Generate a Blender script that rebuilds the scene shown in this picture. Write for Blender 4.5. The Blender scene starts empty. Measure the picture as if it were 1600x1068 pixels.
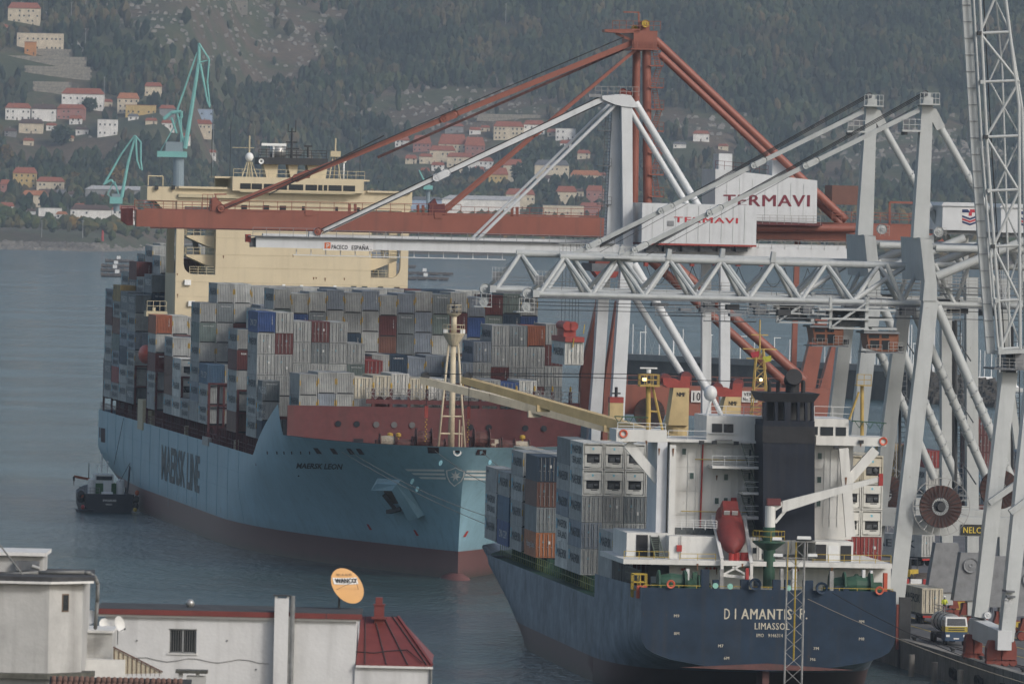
import bpy, bmesh, math, random
import numpy as np
from mathutils import Vector, Matrix
from mathutils.bvhtree import BVHTree
SC = bpy.context.scene
R = math.radians
# ------------------------------------------------------------------ camera
FPX, CH, HZ, ROLL = 14300.0, 52.7, 285.0, 0.022
PITCH = math.atan((534 - HZ) / FPX)
_f = Vector((0, math.cos(PITCH), -math.sin(PITCH)))
_r0, _u0 = Vector((1, 0, 0)), Vector((0, math.sin(PITCH), math.cos(PITCH)))
_r = _r0 * math.cos(ROLL) + _u0 * math.sin(ROLL)
_u = _u0 * math.cos(ROLL) - _r0 * math.sin(ROLL)
cd = bpy.data.cameras.new('camera'); cam = bpy.data.objects.new('camera', cd)
SC.collection.objects.link(cam); SC.camera = cam
cam.matrix_world = Matrix(((_r.x, _u.x, -_f.x, 0), (_r.y, _u.y, -_f.y, 0), (_r.z, _u.z, -_f.z, CH), (0, 0, 0, 1)))
cd.sensor_width = 36; cd.lens = FPX / 1600 * 36; cd.clip_start = 10; cd.clip_end = 30000
cd.dof.use_dof = True; cd.dof.focus_distance = 1180; cd.dof.aperture_fstop = 4.0
# ------------------------------------------------------------------ sky, sun, exposure
SUN_EL, SUN_AZ = R(32), R(132)          # azimuth measured clockwise from +Y (view direction)
w = bpy.data.worlds.new('World'); SC.world = w; w.use_nodes = True
nt = w.node_tree; bg = nt.nodes['Background']
sky = nt.nodes.new('ShaderNodeTexSky'); sky.sky_type = 'NISHITA'; sky.sun_disc = False
sky.sun_elevation = SUN_EL; sky.sun_rotation = SUN_AZ; sky.air_density = 1.0; sky.dust_density = 3.2; sky.ozone_density = 1.0; sky.altitude = 50
hsv = nt.nodes.new('ShaderNodeHueSaturation'); hsv.inputs['Saturation'].default_value = .8; nt.links.new(sky.outputs[0], hsv.inputs['Color']); nt.links.new(hsv.outputs[0], bg.inputs[0]); bg.inputs[1].default_value = 0.135
sl = bpy.data.lights.new('sun', 'SUN'); sl.energy = 1.5; sl.angle = R(10); sl.color = (1, 0.97, 0.945)
so = bpy.data.objects.new('sun', sl); SC.collection.objects.link(so)
sd = Vector((math.sin(SUN_AZ) * math.cos(SUN_EL), math.cos(SUN_AZ) * math.cos(SUN_EL), math.sin(SUN_EL)))
so.rotation_euler = sd.to_track_quat('Z', 'Y').to_euler()
SC.view_settings.view_transform = 'Standard'; SC.view_settings.look = 'None'
SC.view_settings.exposure = 0.1; SC.view_settings.gamma = 1
SC.cycles.volume_bounces = 0; SC.cycles.max_bounces = 6; SC.cycles.diffuse_bounces = 2; SC.cycles.glossy_bounces = 3
SC.cycles.volume_step_rate = 10; SC.cycles.transparent_max_bounces = 6
# ------------------------------------------------------------------ pixel rays (1600x1068 frame of the photograph)
CAM = Vector((0, 0, CH))
def ray(px, py):
    return _f * FPX + _r * (px - 800) - _u * (py - 534)
def P(px, py, Y):
    d = ray(px, py); return CAM + d * (Y / d.y)
def G(px, py, z=0.0):
    d = ray(px, py); return CAM + d * ((z - CH) / d.z)
# ------------------------------------------------------------------ object helpers
COL = SC.collection
def empty(name, loc=(0, 0, 0), rz=0.0):
    o = bpy.data.objects.new(name, None); COL.objects.link(o); o.location = loc; o.rotation_euler = (0, 0, rz)
    o.empty_display_size = 1; return o
def tag(o, label=None, cat=None, group=None, kind=None):
    if label: o['label'] = label
    if cat: o['category'] = cat
    if group: o['group'] = group
    if kind: o['kind'] = kind
    return o
def thing(name, loc, rz, label, cat, group=None):
    return tag(empty(name, loc, rz), label, cat, group)
class MB:
    def __init__(s): s.v = []; s.f = []; s.m = []; s.cur = 0
    def add(s, vs, fs, mi=None):
        n = len(s.v); s.v += [tuple(v) for v in vs]
        s.f += [tuple(i + n for i in f) for f in fs]; s.m += [s.cur if mi is None else mi] * len(fs)
        return s
    def box(s, a, b, mi=None):
        x0, y0, z0 = a; x1, y1, z1 = b
        if x0 > x1: x0, x1 = x1, x0
        if y0 > y1: y0, y1 = y1, y0
        if z0 > z1: z0, z1 = z1, z0
        return s.add([(x0,y0,z0),(x1,y0,z0),(x1,y1,z0),(x0,y1,z0),(x0,y0,z1),(x1,y0,z1),(x1,y1,z1),(x0,y1,z1)],
              [(0,3,2,1),(4,5,6,7),(0,1,5,4),(1,2,6,5),(2,3,7,6),(3,0,4,7)], mi)
    def hexa(s, p, mi=None):   # 8 corners, bottom ring then top ring, counter-clockwise from above
        return s.add(p, [(0,3,2,1),(4,5,6,7),(0,1,5,4),(1,2,6,5),(2,3,7,6),(3,0,4,7)], mi)
    def tube(s, a, b, r, r2=None, n=8, caps=True, mi=None):
        a = Vector(a); b = Vector(b); d = b - a
        if d.length < 1e-6: return s
        r2 = r if r2 is None else r2
        d.normalize(); e1 = d.orthogonal().normalized(); e2 = d.cross(e1)
        vs = []
        for (c, rr) in ((a, r), (b, r2)):
            for i in range(n):
                t = 2 * math.pi * i / n; vs.append(c + (e1 * math.cos(t) + e2 * math.sin(t)) * rr)
        fs = [(i, (i + 1) % n, n + (i + 1) % n, n + i) for i in range(n)]
        if caps: fs += [tuple(range(n - 1, -1, -1)), tuple(range(n, 2 * n))]
        return s.add(vs, fs, mi)
    def beam(s, a, b, w, h=None, w2=None, h2=None, up=(0, 0, 1), mi=None):   # rectangular bar, w across, h along 'up'
        a = Vector(a); b = Vector(b); h = w if h is None else h; w2 = w if w2 is None else w2; h2 = h if h2 is None else h2
        d = (b - a).normalized(); up = Vector(up); x = d.cross(up)
        if x.length < 1e-3: x = d.cross(Vector((0, 1, 0)))
        x.normalize(); y = x.cross(d)
        vs = []
        for (c, ww, hh) in ((a, w, h), (b, w2, h2)):
            vs += [c - x*ww/2 - y*hh/2, c + x*ww/2 - y*hh/2, c + x*ww/2 + y*hh/2, c - x*ww/2 + y*hh/2]
        return s.add(vs, [(0,3,2,1),(4,5,6,7),(0,1,5,4),(1,2,6,5),(2,3,7,6),(3,0,4,7)], mi)
    def poly(s, pts, mi=None): return s.add(pts, [tuple(range(len(pts)))], mi)
    def prism(s, pts, vec, mi=None):
        n = len(pts); vec = Vector(vec); pts = [Vector(p) for p in pts]
        return s.add(pts + [p + vec for p in pts], [tuple(range(n)), tuple(range(2*n-1, n-1, -1))] + [(i, i+n, (i+1) % n + n, (i+1) % n) for i in range(n)], mi)
    def sph(s, c, r, n=10, k=6, sc=(1,1,1), mi=None):
        c = Vector(c); vs = []; fs = []
        for j in range(1, k):
            t = math.pi * j / k
            for i in range(n):
                p = 2 * math.pi * i / n
                vs.append(c + Vector((math.sin(t)*math.cos(p)*r*sc[0], math.sin(t)*math.sin(p)*r*sc[1], math.cos(t)*r*sc[2])))
        top = len(vs); vs.append(c + Vector((0, 0, r*sc[2]))); vs.append(c - Vector((0, 0, r*sc[2])))
        for j in range(k - 2):
            for i in range(n): fs.append((j*n+i, (j+1)*n+i, (j+1)*n+(i+1) % n, j*n+(i+1) % n))
        for i in range(n):
            fs.append((top, i, (i+1) % n)); fs.append((top+1, (k-2)*n+(i+1) % n, (k-2)*n+i))
        return s.add(vs, fs, mi)
    def lathe(s, prof, c, axis=(0,0,1), n=16, mi=None):   # prof: (radius, along)
        c = Vector(c); d = Vector(axis).normalized(); e1 = d.orthogonal().normalized(); e2 = d.cross(e1); vs = []
        for (r, h) in prof:
            for i in range(n):
                t = 2*math.pi*i/n; vs.append(c + d*h + (e1*math.cos(t)+e2*math.sin(t))*r)
        fs = [(j*n+i, j*n+(i+1) % n, (j+1)*n+(i+1) % n, (j+1)*n+i) for j in range(len(prof)-1) for i in range(n)]
        return s.add(vs, fs, mi)
    def rail(s, pts, h=1.1, step=1.8, r=.03, bars=2, n=4):   # handrail along a polyline
        for a, b in zip(pts[:-1], pts[1:]):
            a = Vector(a); b = Vector(b); L = (b-a).length; k = max(1, round(L/step))
            for i in range(k+1):
                p = a.lerp(b, i/k); s.tube(p, p+Vector((0,0,h)), r, n=n, caps=False)
            for j in range(bars):
                o = Vector((0,0,h*(j+1)/bars)); s.tube(a+o, b+o, r, n=n, caps=False)
        return s
    def mesh(s, name, mats, smooth=False):
        me = bpy.data.meshes.new(name); me.from_pydata(s.v, [], s.f)
        for m in (mats if isinstance(mats, (list, tuple)) else [mats]): me.materials.append(m)
        if any(s.m): me.polygons.foreach_set('material_index', s.m)
        if smooth: me.polygons.foreach_set('use_smooth', [True]*len(s.f))
        me.update(); return me
    def build(s, name, mats, parent=None, smooth=False, loc=None, rz=None):
        return link(name, s.mesh(name, mats, smooth), parent, loc, rz)
def link(name, me, parent=None, loc=None, rz=None, color=None):
    o = bpy.data.objects.new(name, me); COL.objects.link(o)
    if parent is not None: o.parent = parent
    if loc is not None: o.location = loc
    if rz is not None: o.rotation_euler = (0, 0, rz)
    if color is not None: o.color = (*color, 1)
    return o
def smooth_by_angle(o, deg=35):
    me = o.data; me.polygons.foreach_set('use_smooth', [True]*len(me.polygons)); me.update()
    me.set_sharp_from_angle(angle=R(deg))
# ------------------------------------------------------------------ materials
def rgb(h):   # sRGB hex -> linear
    c = [int(h[i:i+2], 16)/255 for i in (0, 2, 4)]
    return tuple(x/12.92 if x <= .04045 else ((x+.055)/1.055)**2.4 for x in c)
MATS = {}
def paint(name, col=(.5,.5,.5), rough=.55, var=.12, scale=.6, rust=0.0, streak=0.0, bump=0.0, bscale=8, metal=0.0, objcol=False, spec=.4, boot=None):
    if name in MATS: return MATS[name]
    m = bpy.data.materials.new(name); m.use_nodes = True; MATS[name] = m
    t = m.node_tree; N = t.nodes; L = t.links; b = N['Principled BSDF']
    b.inputs['Roughness'].default_value = rough; b.inputs['Metallic'].default_value = metal
    b.inputs['Specular IOR Level'].default_value = spec
    tc = N.new('ShaderNodeTexCoord'); vec = tc.outputs['Object']
    if objcol:
        oi = N.new('ShaderNodeObjectInfo'); base = oi.outputs['Color']
        add = N.new('ShaderNodeVectorMath'); add.operation = 'ADD'
        mulr = N.new('ShaderNodeMath'); mulr.operation = 'MULTIPLY'; mulr.inputs[1].default_value = 97
        L.new(oi.outputs['Random'], mulr.inputs[0]); L.new(vec, add.inputs[0]); L.new(mulr.outputs[0], add.inputs[1]); vec = add.outputs[0]
    else:
        c = N.new('ShaderNodeRGB'); c.outputs[0].default_value = (*col, 1); base = c.outputs[0]
    n1 = N.new('ShaderNodeTexNoise'); n1.inputs['Scale'].default_value = scale; n1.inputs['Detail'].default_value = 6; n1.inputs['Roughness'].default_value = .65
    L.new(vec, n1.inputs['Vector'])
    mr = N.new('ShaderNodeMapRange'); mr.inputs['From Min'].default_value = .3; mr.inputs['From Max'].default_value = .7
    mr.inputs['To Min'].default_value = 1-var*1.3; mr.inputs['To Max'].default_value = 1+var*.7
    L.new(n1.outputs['Fac'], mr.inputs['Value'])
    mul = N.new('ShaderNodeVectorMath'); mul.operation = 'SCALE'; L.new(base, mul.inputs[0]); L.new(mr.outputs[0], mul.inputs['Scale'])
    out = mul.outputs[0]
    def mixin(out, facsock, colr):
        mx = N.new('ShaderNodeMix'); mx.data_type = 'RGBA'; L.new(facsock, mx.inputs['Factor']); L.new(out, mx.inputs['A']); mx.inputs['B'].default_value = (*colr, 1)
        return mx.outputs['Result']
    if streak:
        mp = N.new('ShaderNodeMapping'); mp.inputs['Scale'].default_value = (1.3, 1.3, .08); L.new(vec, mp.inputs['Vector'])
        n2 = N.new('ShaderNodeTexNoise'); n2.inputs['Scale'].default_value = 1.0; n2.inputs['Detail'].default_value = 5; L.new(mp.outputs[0], n2.inputs['Vector'])
        r2 = N.new('ShaderNodeMapRange'); r2.inputs['From Min'].default_value = .5; r2.inputs['From Max'].default_value = .78; r2.inputs['To Max'].default_value = streak
        L.new(n2.outputs['Fac'], r2.inputs['Value']); out = mixin(out, r2.outputs[0], (.045, .04, .036))
    if rust:
        mp = N.new('ShaderNodeMapping'); mp.inputs['Scale'].default_value = (1, 1, .45); L.new(vec, mp.inputs['Vector'])
        n3 = N.new('ShaderNodeTexNoise'); n3.inputs['Scale'].default_value = 2.2; n3.inputs['Detail'].default_value = 8; n3.inputs['Roughness'].default_value = .75; L.new(mp.outputs[0], n3.inputs['Vector'])
        r3 = N.new('ShaderNodeMapRange'); r3.inputs['From Min'].default_value = .66-.12*rust; r3.inputs['From Max'].default_value = .72; r3.inputs['To Max'].default_value = .85
        L.new(n3.outputs['Fac'], r3.inputs['Value']); out = mixin(out, r3.outputs[0], (.10, .045, .02))
    if boot:      # painted waterline: colour below a height, with a ragged scum line
        sp = N.new('ShaderNodeSeparateXYZ'); L.new(tc.outputs['Object'], sp.inputs[0]); nb = N.new('ShaderNodeTexNoise'); nb.inputs['Scale'].default_value = .5; nb.inputs['Detail'].default_value = 6; L.new(vec, nb.inputs['Vector'])
        ad = N.new('ShaderNodeMath'); ad.operation = 'MULTIPLY_ADD'; ad.inputs[1].default_value = boot[2]; L.new(nb.outputs['Fac'], ad.inputs[0]); L.new(sp.outputs['Z'], ad.inputs[2])
        rb = N.new('ShaderNodeMapRange'); rb.inputs['From Min'].default_value = boot[0]-.06; rb.inputs['From Max'].default_value = boot[0]+.06; rb.inputs['To Min'].default_value = 1; rb.inputs['To Max'].default_value = 0
        L.new(ad.outputs[0], rb.inputs['Value']); out = mixin(out, rb.outputs[0], boot[1])
        rb2 = N.new('ShaderNodeMapRange'); rb2.inputs['From Min'].default_value = .35; rb2.inputs['From Max'].default_value = 1.3; rb2.inputs['To Min'].default_value = .75; rb2.inputs['To Max'].default_value = 0; L.new(ad.outputs[0], rb2.inputs['Value']); out = mixin(out, rb2.outputs[0], (.05, .045, .035))
    if boot:      # painted waterline: colour below a height, with a ragged scum line
        sp = N.new('ShaderNodeSeparateXYZ'); L.new(tc.outputs['Object'], sp.inputs[0]); nb = N.new('ShaderNodeTexNoise'); nb.inputs['Scale'].default_value = .5; nb.inputs['Detail'].default_value = 6; L.new(vec, nb.inputs['Vector'])
        rb = N.new('ShaderNodeMapRange'); rb.inputs['From Min'].default_value = boot[0]-.05; rb.inputs['From Max'].default_value = boot[0]+.05; rb.inputs['To Min'].default_value = 1; rb.inputs['To Max'].default_value = 0
        L.new(sp.outputs['Z'], rb.inputs['Value']); out = mixin(out, rb.outputs[0], boot[1])
        ad = N.new('ShaderNodeMath'); ad.operation = 'MULTIPLY_ADD'; ad.inputs[1].default_value = boot[2]*3; L.new(nb.outputs['Fac'], ad.inputs[0]); L.new(sp.outputs['Z'], ad.inputs[2])
        for lo, hi, am, cc in ((boot[0]+.2, boot[0]+2.4, .35, (.07, .08, .08)), (.9, 2.2, .7, (.05, .045, .035))):
            rb2 = N.new('ShaderNodeMapRange'); rb2.inputs['From Min'].default_value = lo; rb2.inputs['From Max'].default_value = hi; rb2.inputs['To Min'].default_value = am; rb2.inputs['To Max'].default_value = 0; L.new(ad.outputs[0], rb2.inputs['Value']); out = mixin(out, rb2.outputs[0], cc)
    L.new(out, b.inputs['Base Color'])
    if bump:
        n4 = N.new('ShaderNodeTexNoise'); n4.inputs['Scale'].default_value = bscale; n4.inputs['Detail'].default_value = 4; L.new(vec, n4.inputs['Vector'])
        bp = N.new('ShaderNodeBump'); bp.inputs['Strength'].default_value = bump; bp.inputs['Distance'].default_value = .1; L.new(n4.outputs['Fac'], bp.inputs['Height']); L.new(bp.outputs[0], b.inputs['Normal'])
    return m
def emis(name, col, s):
    m = bpy.data.materials.new(name); m.use_nodes = True; b = m.node_tree.nodes['Principled BSDF']
    b.inputs['Base Color'].default_value = (*col, 1); b.inputs['Emission Color'].default_value = (*col, 1); b.inputs['Emission Strength'].default_value = s; return m
GLASS = paint('dark_glass', (.02, .025, .03), .12, .1, spec=.8)
DARK = paint('dark_steel', (.035, .037, .04), .6, .3, 1)
CABLE = paint('black_cable', (.02, .02, .022), .7, .1)
# ------------------------------------------------------------------ text meshes
_tx = {}
def text_mesh(s, bold=0.0, space=1.0):
    k = (s, bold, space)
    if k not in _tx:
        c = bpy.data.curves.new('lettering', 'FONT'); c.body = s; c.offset = bold; c.space_character = space; c.resolution_u = 2
        o = bpy.data.objects.new('lettering', c); COL.objects.link(o)
        dg = bpy.context.evaluated_depsgraph_get(); dg.update(); me = bpy.data.meshes.new_from_object(o.evaluated_get(dg))
        vs = [v.co.copy() for v in me.vertices]; fs = [tuple(p.vertices) for p in me.polygons]
        bpy.data.objects.remove(o); bpy.data.curves.remove(c); bpy.data.meshes.remove(me)
        x0 = min(v.x for v in vs); x1 = max(v.x for v in vs); y0 = min(v.y for v in vs); y1 = max(v.y for v in vs)
        _tx[k] = ([((v.x-x0)/(x1-x0), (v.y-y0)/(y1-y0)) for v in vs], fs)
    return _tx[k]
def text_on(mb, s, o, ux, uy, bold=0.0, space=1.0, mi=None):
    """lettering filling the parallelogram o, ux (reading direction), uy (up)"""
    vs, fs = text_mesh(s, 0, space); o = Vector(o); ux = Vector(ux); uy = Vector(uy)
    if bold > .015:      # heavier strokes: a second copy a hair's breadth in front and beside
        nn = ux.cross(uy).normalized()*.004
        for k in (1, 2): mb.add([o + ux*a + uy*b + ux*(.055*k/max(2, len(s)))*min(1.4, bold/.03) + nn*k for a, b in vs], fs, mi)
    return mb.add([o + ux*a + uy*b for a, b in vs], fs, mi)
# ================================================================== SETTING: water, land, haze
from mathutils import noise as mn
rnd = random.Random(7)
def sstep(a, b, x):
    t = min(1, max(0, (x-a)/(b-a))); return t*t*(3-2*t)
def shoreY(X): return 6180 + 380*sstep(-285, -225, X) + 18*mn.noise(Vector((X*.01, 3, 0)))
def terr(X, Y):
    ds = Y - shoreY(X)
    if ds < 0: return max(-4, ds*.05)
    z = 2.5*sstep(0, 14, ds) + .062*min(ds, 850)
    if ds > 850: z += .235*(ds-850) 
    k = sstep(150, 900, ds)
    z += k*(26*mn.noise(Vector((X*.0035, Y*.0035, 1))) + 9*mn.noise(Vector((X*.012, Y*.012, 5))))
    z += 11*sstep(0, 60, ds)*(1-sstep(60, 200, ds))*sstep(-250, -330, X)*(.6+.6*mn.noise(Vector((X*.02, 1, 1))))
    return z
def GT(px, py):
    d = ray(px, py); Y = 6150; p = P(px, py, Y)
    while Y < 9000:
        p = P(px, py, Y)
        if p.z < terr(p.x, p.y): return Vector((p.x, p.y, terr(p.x, p.y)))
        Y += 6
    return p
# water: one sheet
m = bpy.data.materials.new('sea_water'); m.use_nodes = True; t = m.node_tree; b = t.nodes['Principled BSDF']
b.inputs['Base Color'].default_value = (.03, .065, .066, 1); b.inputs['Roughness'].default_value = .1; b.inputs['IOR'].default_value = 1.33
tc = t.nodes.new('ShaderNodeTexCoord')
h = None
for (sc, st) in (((.8, .32, 1), 1.9), ((.2, .1, 1), 2.2), ((.03, .02, 1), 2.5)):
    mp = t.nodes.new('ShaderNodeMapping'); mp.inputs['Scale'].default_value = sc; mp.inputs['Rotation'].default_value = (0, 0, .25); t.links.new(tc.outputs['Object'], mp.inputs['Vector'])
    n = t.nodes.new('ShaderNodeTexNoise'); n.inputs['Scale'].default_value = 1; n.inputs['Detail'].default_value = 5; n.inputs['Roughness'].default_value = .6; t.links.new(mp.outputs[0], n.inputs['Vector'])
    bp = t.nodes.new('ShaderNodeBump'); bp.inputs['Strength'].default_value = .9; bp.inputs['Distance'].default_value = st*.55
    t.links.new(n.outputs['Fac'], bp.inputs['Height'])
    if h is not None: t.links.new(h, bp.inputs['Normal'])
    h = bp.outputs[0]
t.links.new(h, b.inputs['Normal'])
nr = t.nodes.new('ShaderNodeTexNoise'); nr.inputs['Scale'].default_value = .02; nr.inputs['Detail'].default_value = 4; t.links.new(tc.outputs['Object'], nr.inputs['Vector'])
mr_ = t.nodes.new('ShaderNodeMapRange'); mr_.inputs['From Min'].default_value = .35; mr_.inputs['From Max'].default_value = .65; mr_.inputs['To Min'].default_value = .07; mr_.inputs['To Max'].default_value = .18; t.links.new(nr.outputs['Fac'], mr_.inputs['Value']); t.links.new(mr_.outputs[0], b.inputs['Roughness'])
WATER = m
tag(MB().poly([(-1300, -100, 0), (1300, -100, 0), (1300, 8800, 0), (-1300, 8800, 0)]).build('water', WATER), kind='structure')
# far hillside
m = bpy.data.materials.new('hillside_soil'); m.use_nodes = True; t = m.node_tree; b = t.nodes['Principled BSDF']; b.inputs['Roughness'].default_value = 1
tc = t.nodes.new('ShaderNodeTexCoord')
def noise_node(t, tc, sc, det=6, r=.6):
    n = t.nodes.new('ShaderNodeTexNoise'); n.inputs['Scale'].default_value = sc; n.inputs['Detail'].default_value = det; n.inputs['Roughness'].default_value = r; t.links.new(tc.outputs['Object'], n.inputs['Vector']); return n
def ramp(t, src, stops):
    r = t.nodes.new('ShaderNodeValToRGB'); e = r.color_ramp.elements
    while len(e) < len(stops): e.new(.5)
    for i, (p, c) in enumerate(stops): e[i].position = p; e[i].color = (*c, 1)
    t.links.new(src, r.inputs[0]); return r
n = noise_node(t, tc, .012); r = ramp(t, n.outputs['Fac'], [(.3, (.028, .04, .016)), (.48, (.05, .055, .022)), (.58, (.085, .06, .038)), (.75, (.11, .085, .055))])
n2 = noise_node(t, tc, .16, 8, .75); mx = t.nodes.new('ShaderNodeMix'); mx.data_type = 'RGBA'; mx.blend_type = 'MULTIPLY'; mx.inputs['Factor'].default_value = .8
r2 = ramp(t, n2.outputs['Fac'], [(.3, (.35, .35, .35)), (.7, (1.5, 1.5, 1.5))]); t.links.new(r.outputs[0], mx.inputs['A']); t.links.new(r2.outputs[0], mx.inputs['B']); t.links.new(mx.outputs['Result'], b.inputs['Base Color'])
SOIL = m
nx, ny = 150, 230; X0, X1, Y0, Y1 = -760, 760, 6120, 8700
vs = []; fs = []
for j in range(ny+1):
    v = j/ny; Y = Y0 + (Y1-Y0)*(v**1.25)
    for i in range(nx+1):
        X = X0 + (X1-X0)*i/nx; vs.append((X, Y, terr(X, Y)))
for j in range(ny):
    for i in range(nx): a = j*(nx+1)+i; fs.append((a, a+1, a+nx+2, a+nx+1))
mb = MB(); mb.v = vs; mb.f = fs; mb.m = [0]*len(fs)
tag(mb.build('hillside', SOIL, smooth=True), kind='structure')
# near ground under the town houses
GR = paint('town_ground', (.12, .115, .1), .95, .3, .1)
vs = [(-260, -60, 30), (260, -60, 30), (-260, 300, 24), (260, 300, 24), (-260, 470, 19), (260, 470, 19), (-260, 620, 1.5), (260, 620, 1.5), (-260, 625, -3), (260, 625, -3)]
mb = MB(); mb.add(vs, [(0, 1, 3, 2), (2, 3, 5, 4), (4, 5, 7, 6), (6, 7, 9, 8)]); tag(mb.build('ground', GR), kind='structure')
# quay
ASPH = paint('quay_asphalt', (.105, .105, .108), .85, .25, .12, bump=.2, bscale=2)
CONC = paint('quay_concrete', (.22, .21, .19), .9, .3, .25, streak=.6, bump=.3, bscale=3)
def quayX(Y): return 42.8 - .138*(Y-1019)
QZ = 3.0
mb = MB(); pts = [(quayX(628), 628), (330, 628), (330, 1575), (quayX(1575), 1575)]
mb.poly([(x, y, QZ) for x, y in pts])
for a, b2 in zip(pts, pts[1:]+pts[:1]): mb.poly([(a[0], a[1], -4), (b2[0], b2[1], -4), (b2[0], b2[1], QZ), (a[0], a[1], QZ)], 1)
quay = tag(mb.build('quay', [ASPH, CONC]), kind='structure')
mb = MB()
for y0 in np.arange(640, 1560, 12.0):
    mb.hexa([(quayX(y0)-.02, y0, QZ-.6), (quayX(y0)+.9, y0, QZ-.6), (quayX(y0+11.9)+.9, y0+11.9, QZ-.6), (quayX(y0+11.9)-.02, y0+11.9, QZ-.6),
             (quayX(y0)-.05, y0, QZ+.22), (quayX(y0)+.9, y0, QZ+.22), (quayX(y0+11.9)+.9, y0+11.9, QZ+.22), (quayX(y0+11.9)-.05, y0+11.9, QZ+.22)])
tag(mb.build('quay_kerb', CONC), kind='structure')
RAILM = paint('rail_steel', (.06, .045, .04), .6, .3)
mb = MB()
for off in (3.2, 3.9, 29, 29.7): mb.beam((quayX(640)+off, 640, QZ+.03), (quayX(1560)+off, 1560, QZ+.03), .14, .1)
YEL = paint('yellow_marking', (.5, .36, .03), .8, .3, 1)
for off in (7.5, 11.2, 15, 19): mb.beam((quayX(640)+off, 640, QZ+.008), (quayX(1560)+off, 1560, QZ+.008), .16, .008, mi=1)
tag(mb.build('crane_rails', [RAILM, YEL]), kind='structure')
# haze
hz = MB().box((-1420, -140, -7), (1420, 8900, 640)).build('haze', None); hz.data.materials.clear()
m = bpy.data.materials.new('haze_air'); m.use_nodes = True; t = m.node_tree; t.nodes.remove(t.nodes['Principled BSDF'])
pv = t.nodes.new('ShaderNodeVolumePrincipled'); pv.inputs['Color'].default_value = (.64, .77, .9, 1); pv.inputs['Density'].default_value = 4.7e-5; pv.inputs['Anisotropy'].default_value = .1
t.links.new(pv.outputs[0], t.nodes['Material Output'].inputs['Volume']); hz.data.materials.append(m); tag(hz, kind='stuff')

# ------------------------------------------------------------------ far village
WALLC = {'white': (.72, .7, .66), 'cream': (.58, .5, .37), 'yellow': (.5, .36, .14), 'pink': (.32, .15, .12), 'grey': (.22, .22, .22), 'orange': (.45, .2, .06), 'blue': (.3, .38, .5), 'stone': (.2, .18, .15)}
ROOFC = {'red': (.27, .085, .045), 'orange': (.36, .14, .06), 'brown': (.09, .055, .042), 'grey': (.13, .13, .135), 'pale': (.4, .4, .4)}
FW = paint('house_render', objcol=True, rough=.9, var=.15, scale=.25, streak=.25)
FR = paint('roof_tiles', objcol=True, rough=.9, var=.25, scale=.6)
win_me = MB().box((-.62, -.12, 0), (.62, .04, 1.45)).mesh('window', GLASS)
frame_me = MB().box((-.8, -.2, -.18), (.8, .02, -.02)).mesh('window_sill', paint('sill_white', (.5, .5, .48), .8))
door_me = MB().box((-.55, -.1, 0), (.55, .04, 2.1)).mesh('door', paint('brown_door', (.07, .04, .025), .7))
CLEAR = set()
def clear(x, y, W, near, far):
    for i in range(int((x-W)//4), int((x+W)//4)+1):
        for j in range(int((y-near)//4), int((y+far)//4)+1): CLEAR.add((i, j))
def house(x0, x1, yt, yb, wall, roof, label, floors=2, rh=.28, group='houses of the village across the water', flat=False, nwin=None, name='house', cat='house'):
    """x0..x1 and yt (roof top) .. yb (foot) give its size as seen on the far slope"""
    g = GT((x0+x1)/2, yb); Y = g.y; k = Y/FPX; W = (x1-x0)*k; H = (yb-yt)*k; D = max(8, min(13, W*.7))
    t = thing(name, (g.x, Y, g.z), 0, label, cat, group); clear(g.x, Y, W/2+2.5, 55, 14)
    rhh = 0 if flat else H*rh; wh = H-rhh
    link('wall', MB().box((-W/2, 0, -4), (W/2, D, wh)).mesh('wall', FW), t, color=WALLC[wall])
    if flat:
        link('roof', MB().box((-W/2-.3, -.3, wh), (W/2+.3, D+.3, wh+.35)).mesh('roof', FR), t, color=ROOFC[roof])
    else:
        o = .6; mb = MB()
        a = [(-W/2-o, -o, wh-.15), (W/2+o, -o, wh-.15), (W/2+o, D+o, wh-.15), (-W/2-o, D+o, wh-.15), (-W/2+W*.1, D/2, wh+rhh), (W/2-W*.1, D/2, wh+rhh)]
        mb.add(a, [(0, 1, 5, 4), (2, 3, 4, 5), (1, 2, 5), (3, 0, 4), (0, 3, 2, 1)])
        for i in range(int(W/1.6)): mb.beam((-W/2+.6+i*1.6, -o, wh-.1), (max(-W/2+W*.1, min(W/2-W*.1, -W/2+.6+i*1.6)), D/2, wh+rhh+.02), .22, .12)
        link('roof', mb.mesh('roof', FR), t, color=ROOFC[roof])
        cx = rnd.uniform(-.3, .3)*W
        link('chimney', MB().box((cx-.45, D*.55, wh), (cx+.45, D*.55+.9, wh+rhh+1.1)).mesh('chimney', FW), t, color=WALLC['stone'])
    n = nwin or max(2, int(W/3.6)); fh = wh/floors
    for f in range(floors):
        for i in range(n):
            if rnd.random() < .22: continue
            x = -W/2 + W*(i+.5+rnd.uniform(-.15, .15))/n; z = f*fh + fh*.28
            if f == 0 and i == n//2:
                link('door', door_me, t, (x, 0, 0)); continue
            wd = link('window', win_me, t, (x, 0, z)); link('window_sill', frame_me, wd)
    return t
H = house
H(12, 62, 6, 38, 'cream', 'red', 'tall cream house with stepped red roofs at the top left corner', 3)
H(26, 98, 52, 80, 'cream', 'grey', 'wide cream house with terraces above the stone retaining walls', 2, flat=True)
H(38, 56, 68, 88, 'orange', 'red', 'small orange building on top of the pale retaining wall', 1, flat=True)
H(96, 162, 140, 172, 'white', 'red', 'row of white terraced houses under one long red roof, left of the tall green crane', 2, nwin=7)
H(8, 47, 165, 192, 'white', 'red', 'white house with red gable roof at the left edge below the retaining walls', 2)
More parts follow.
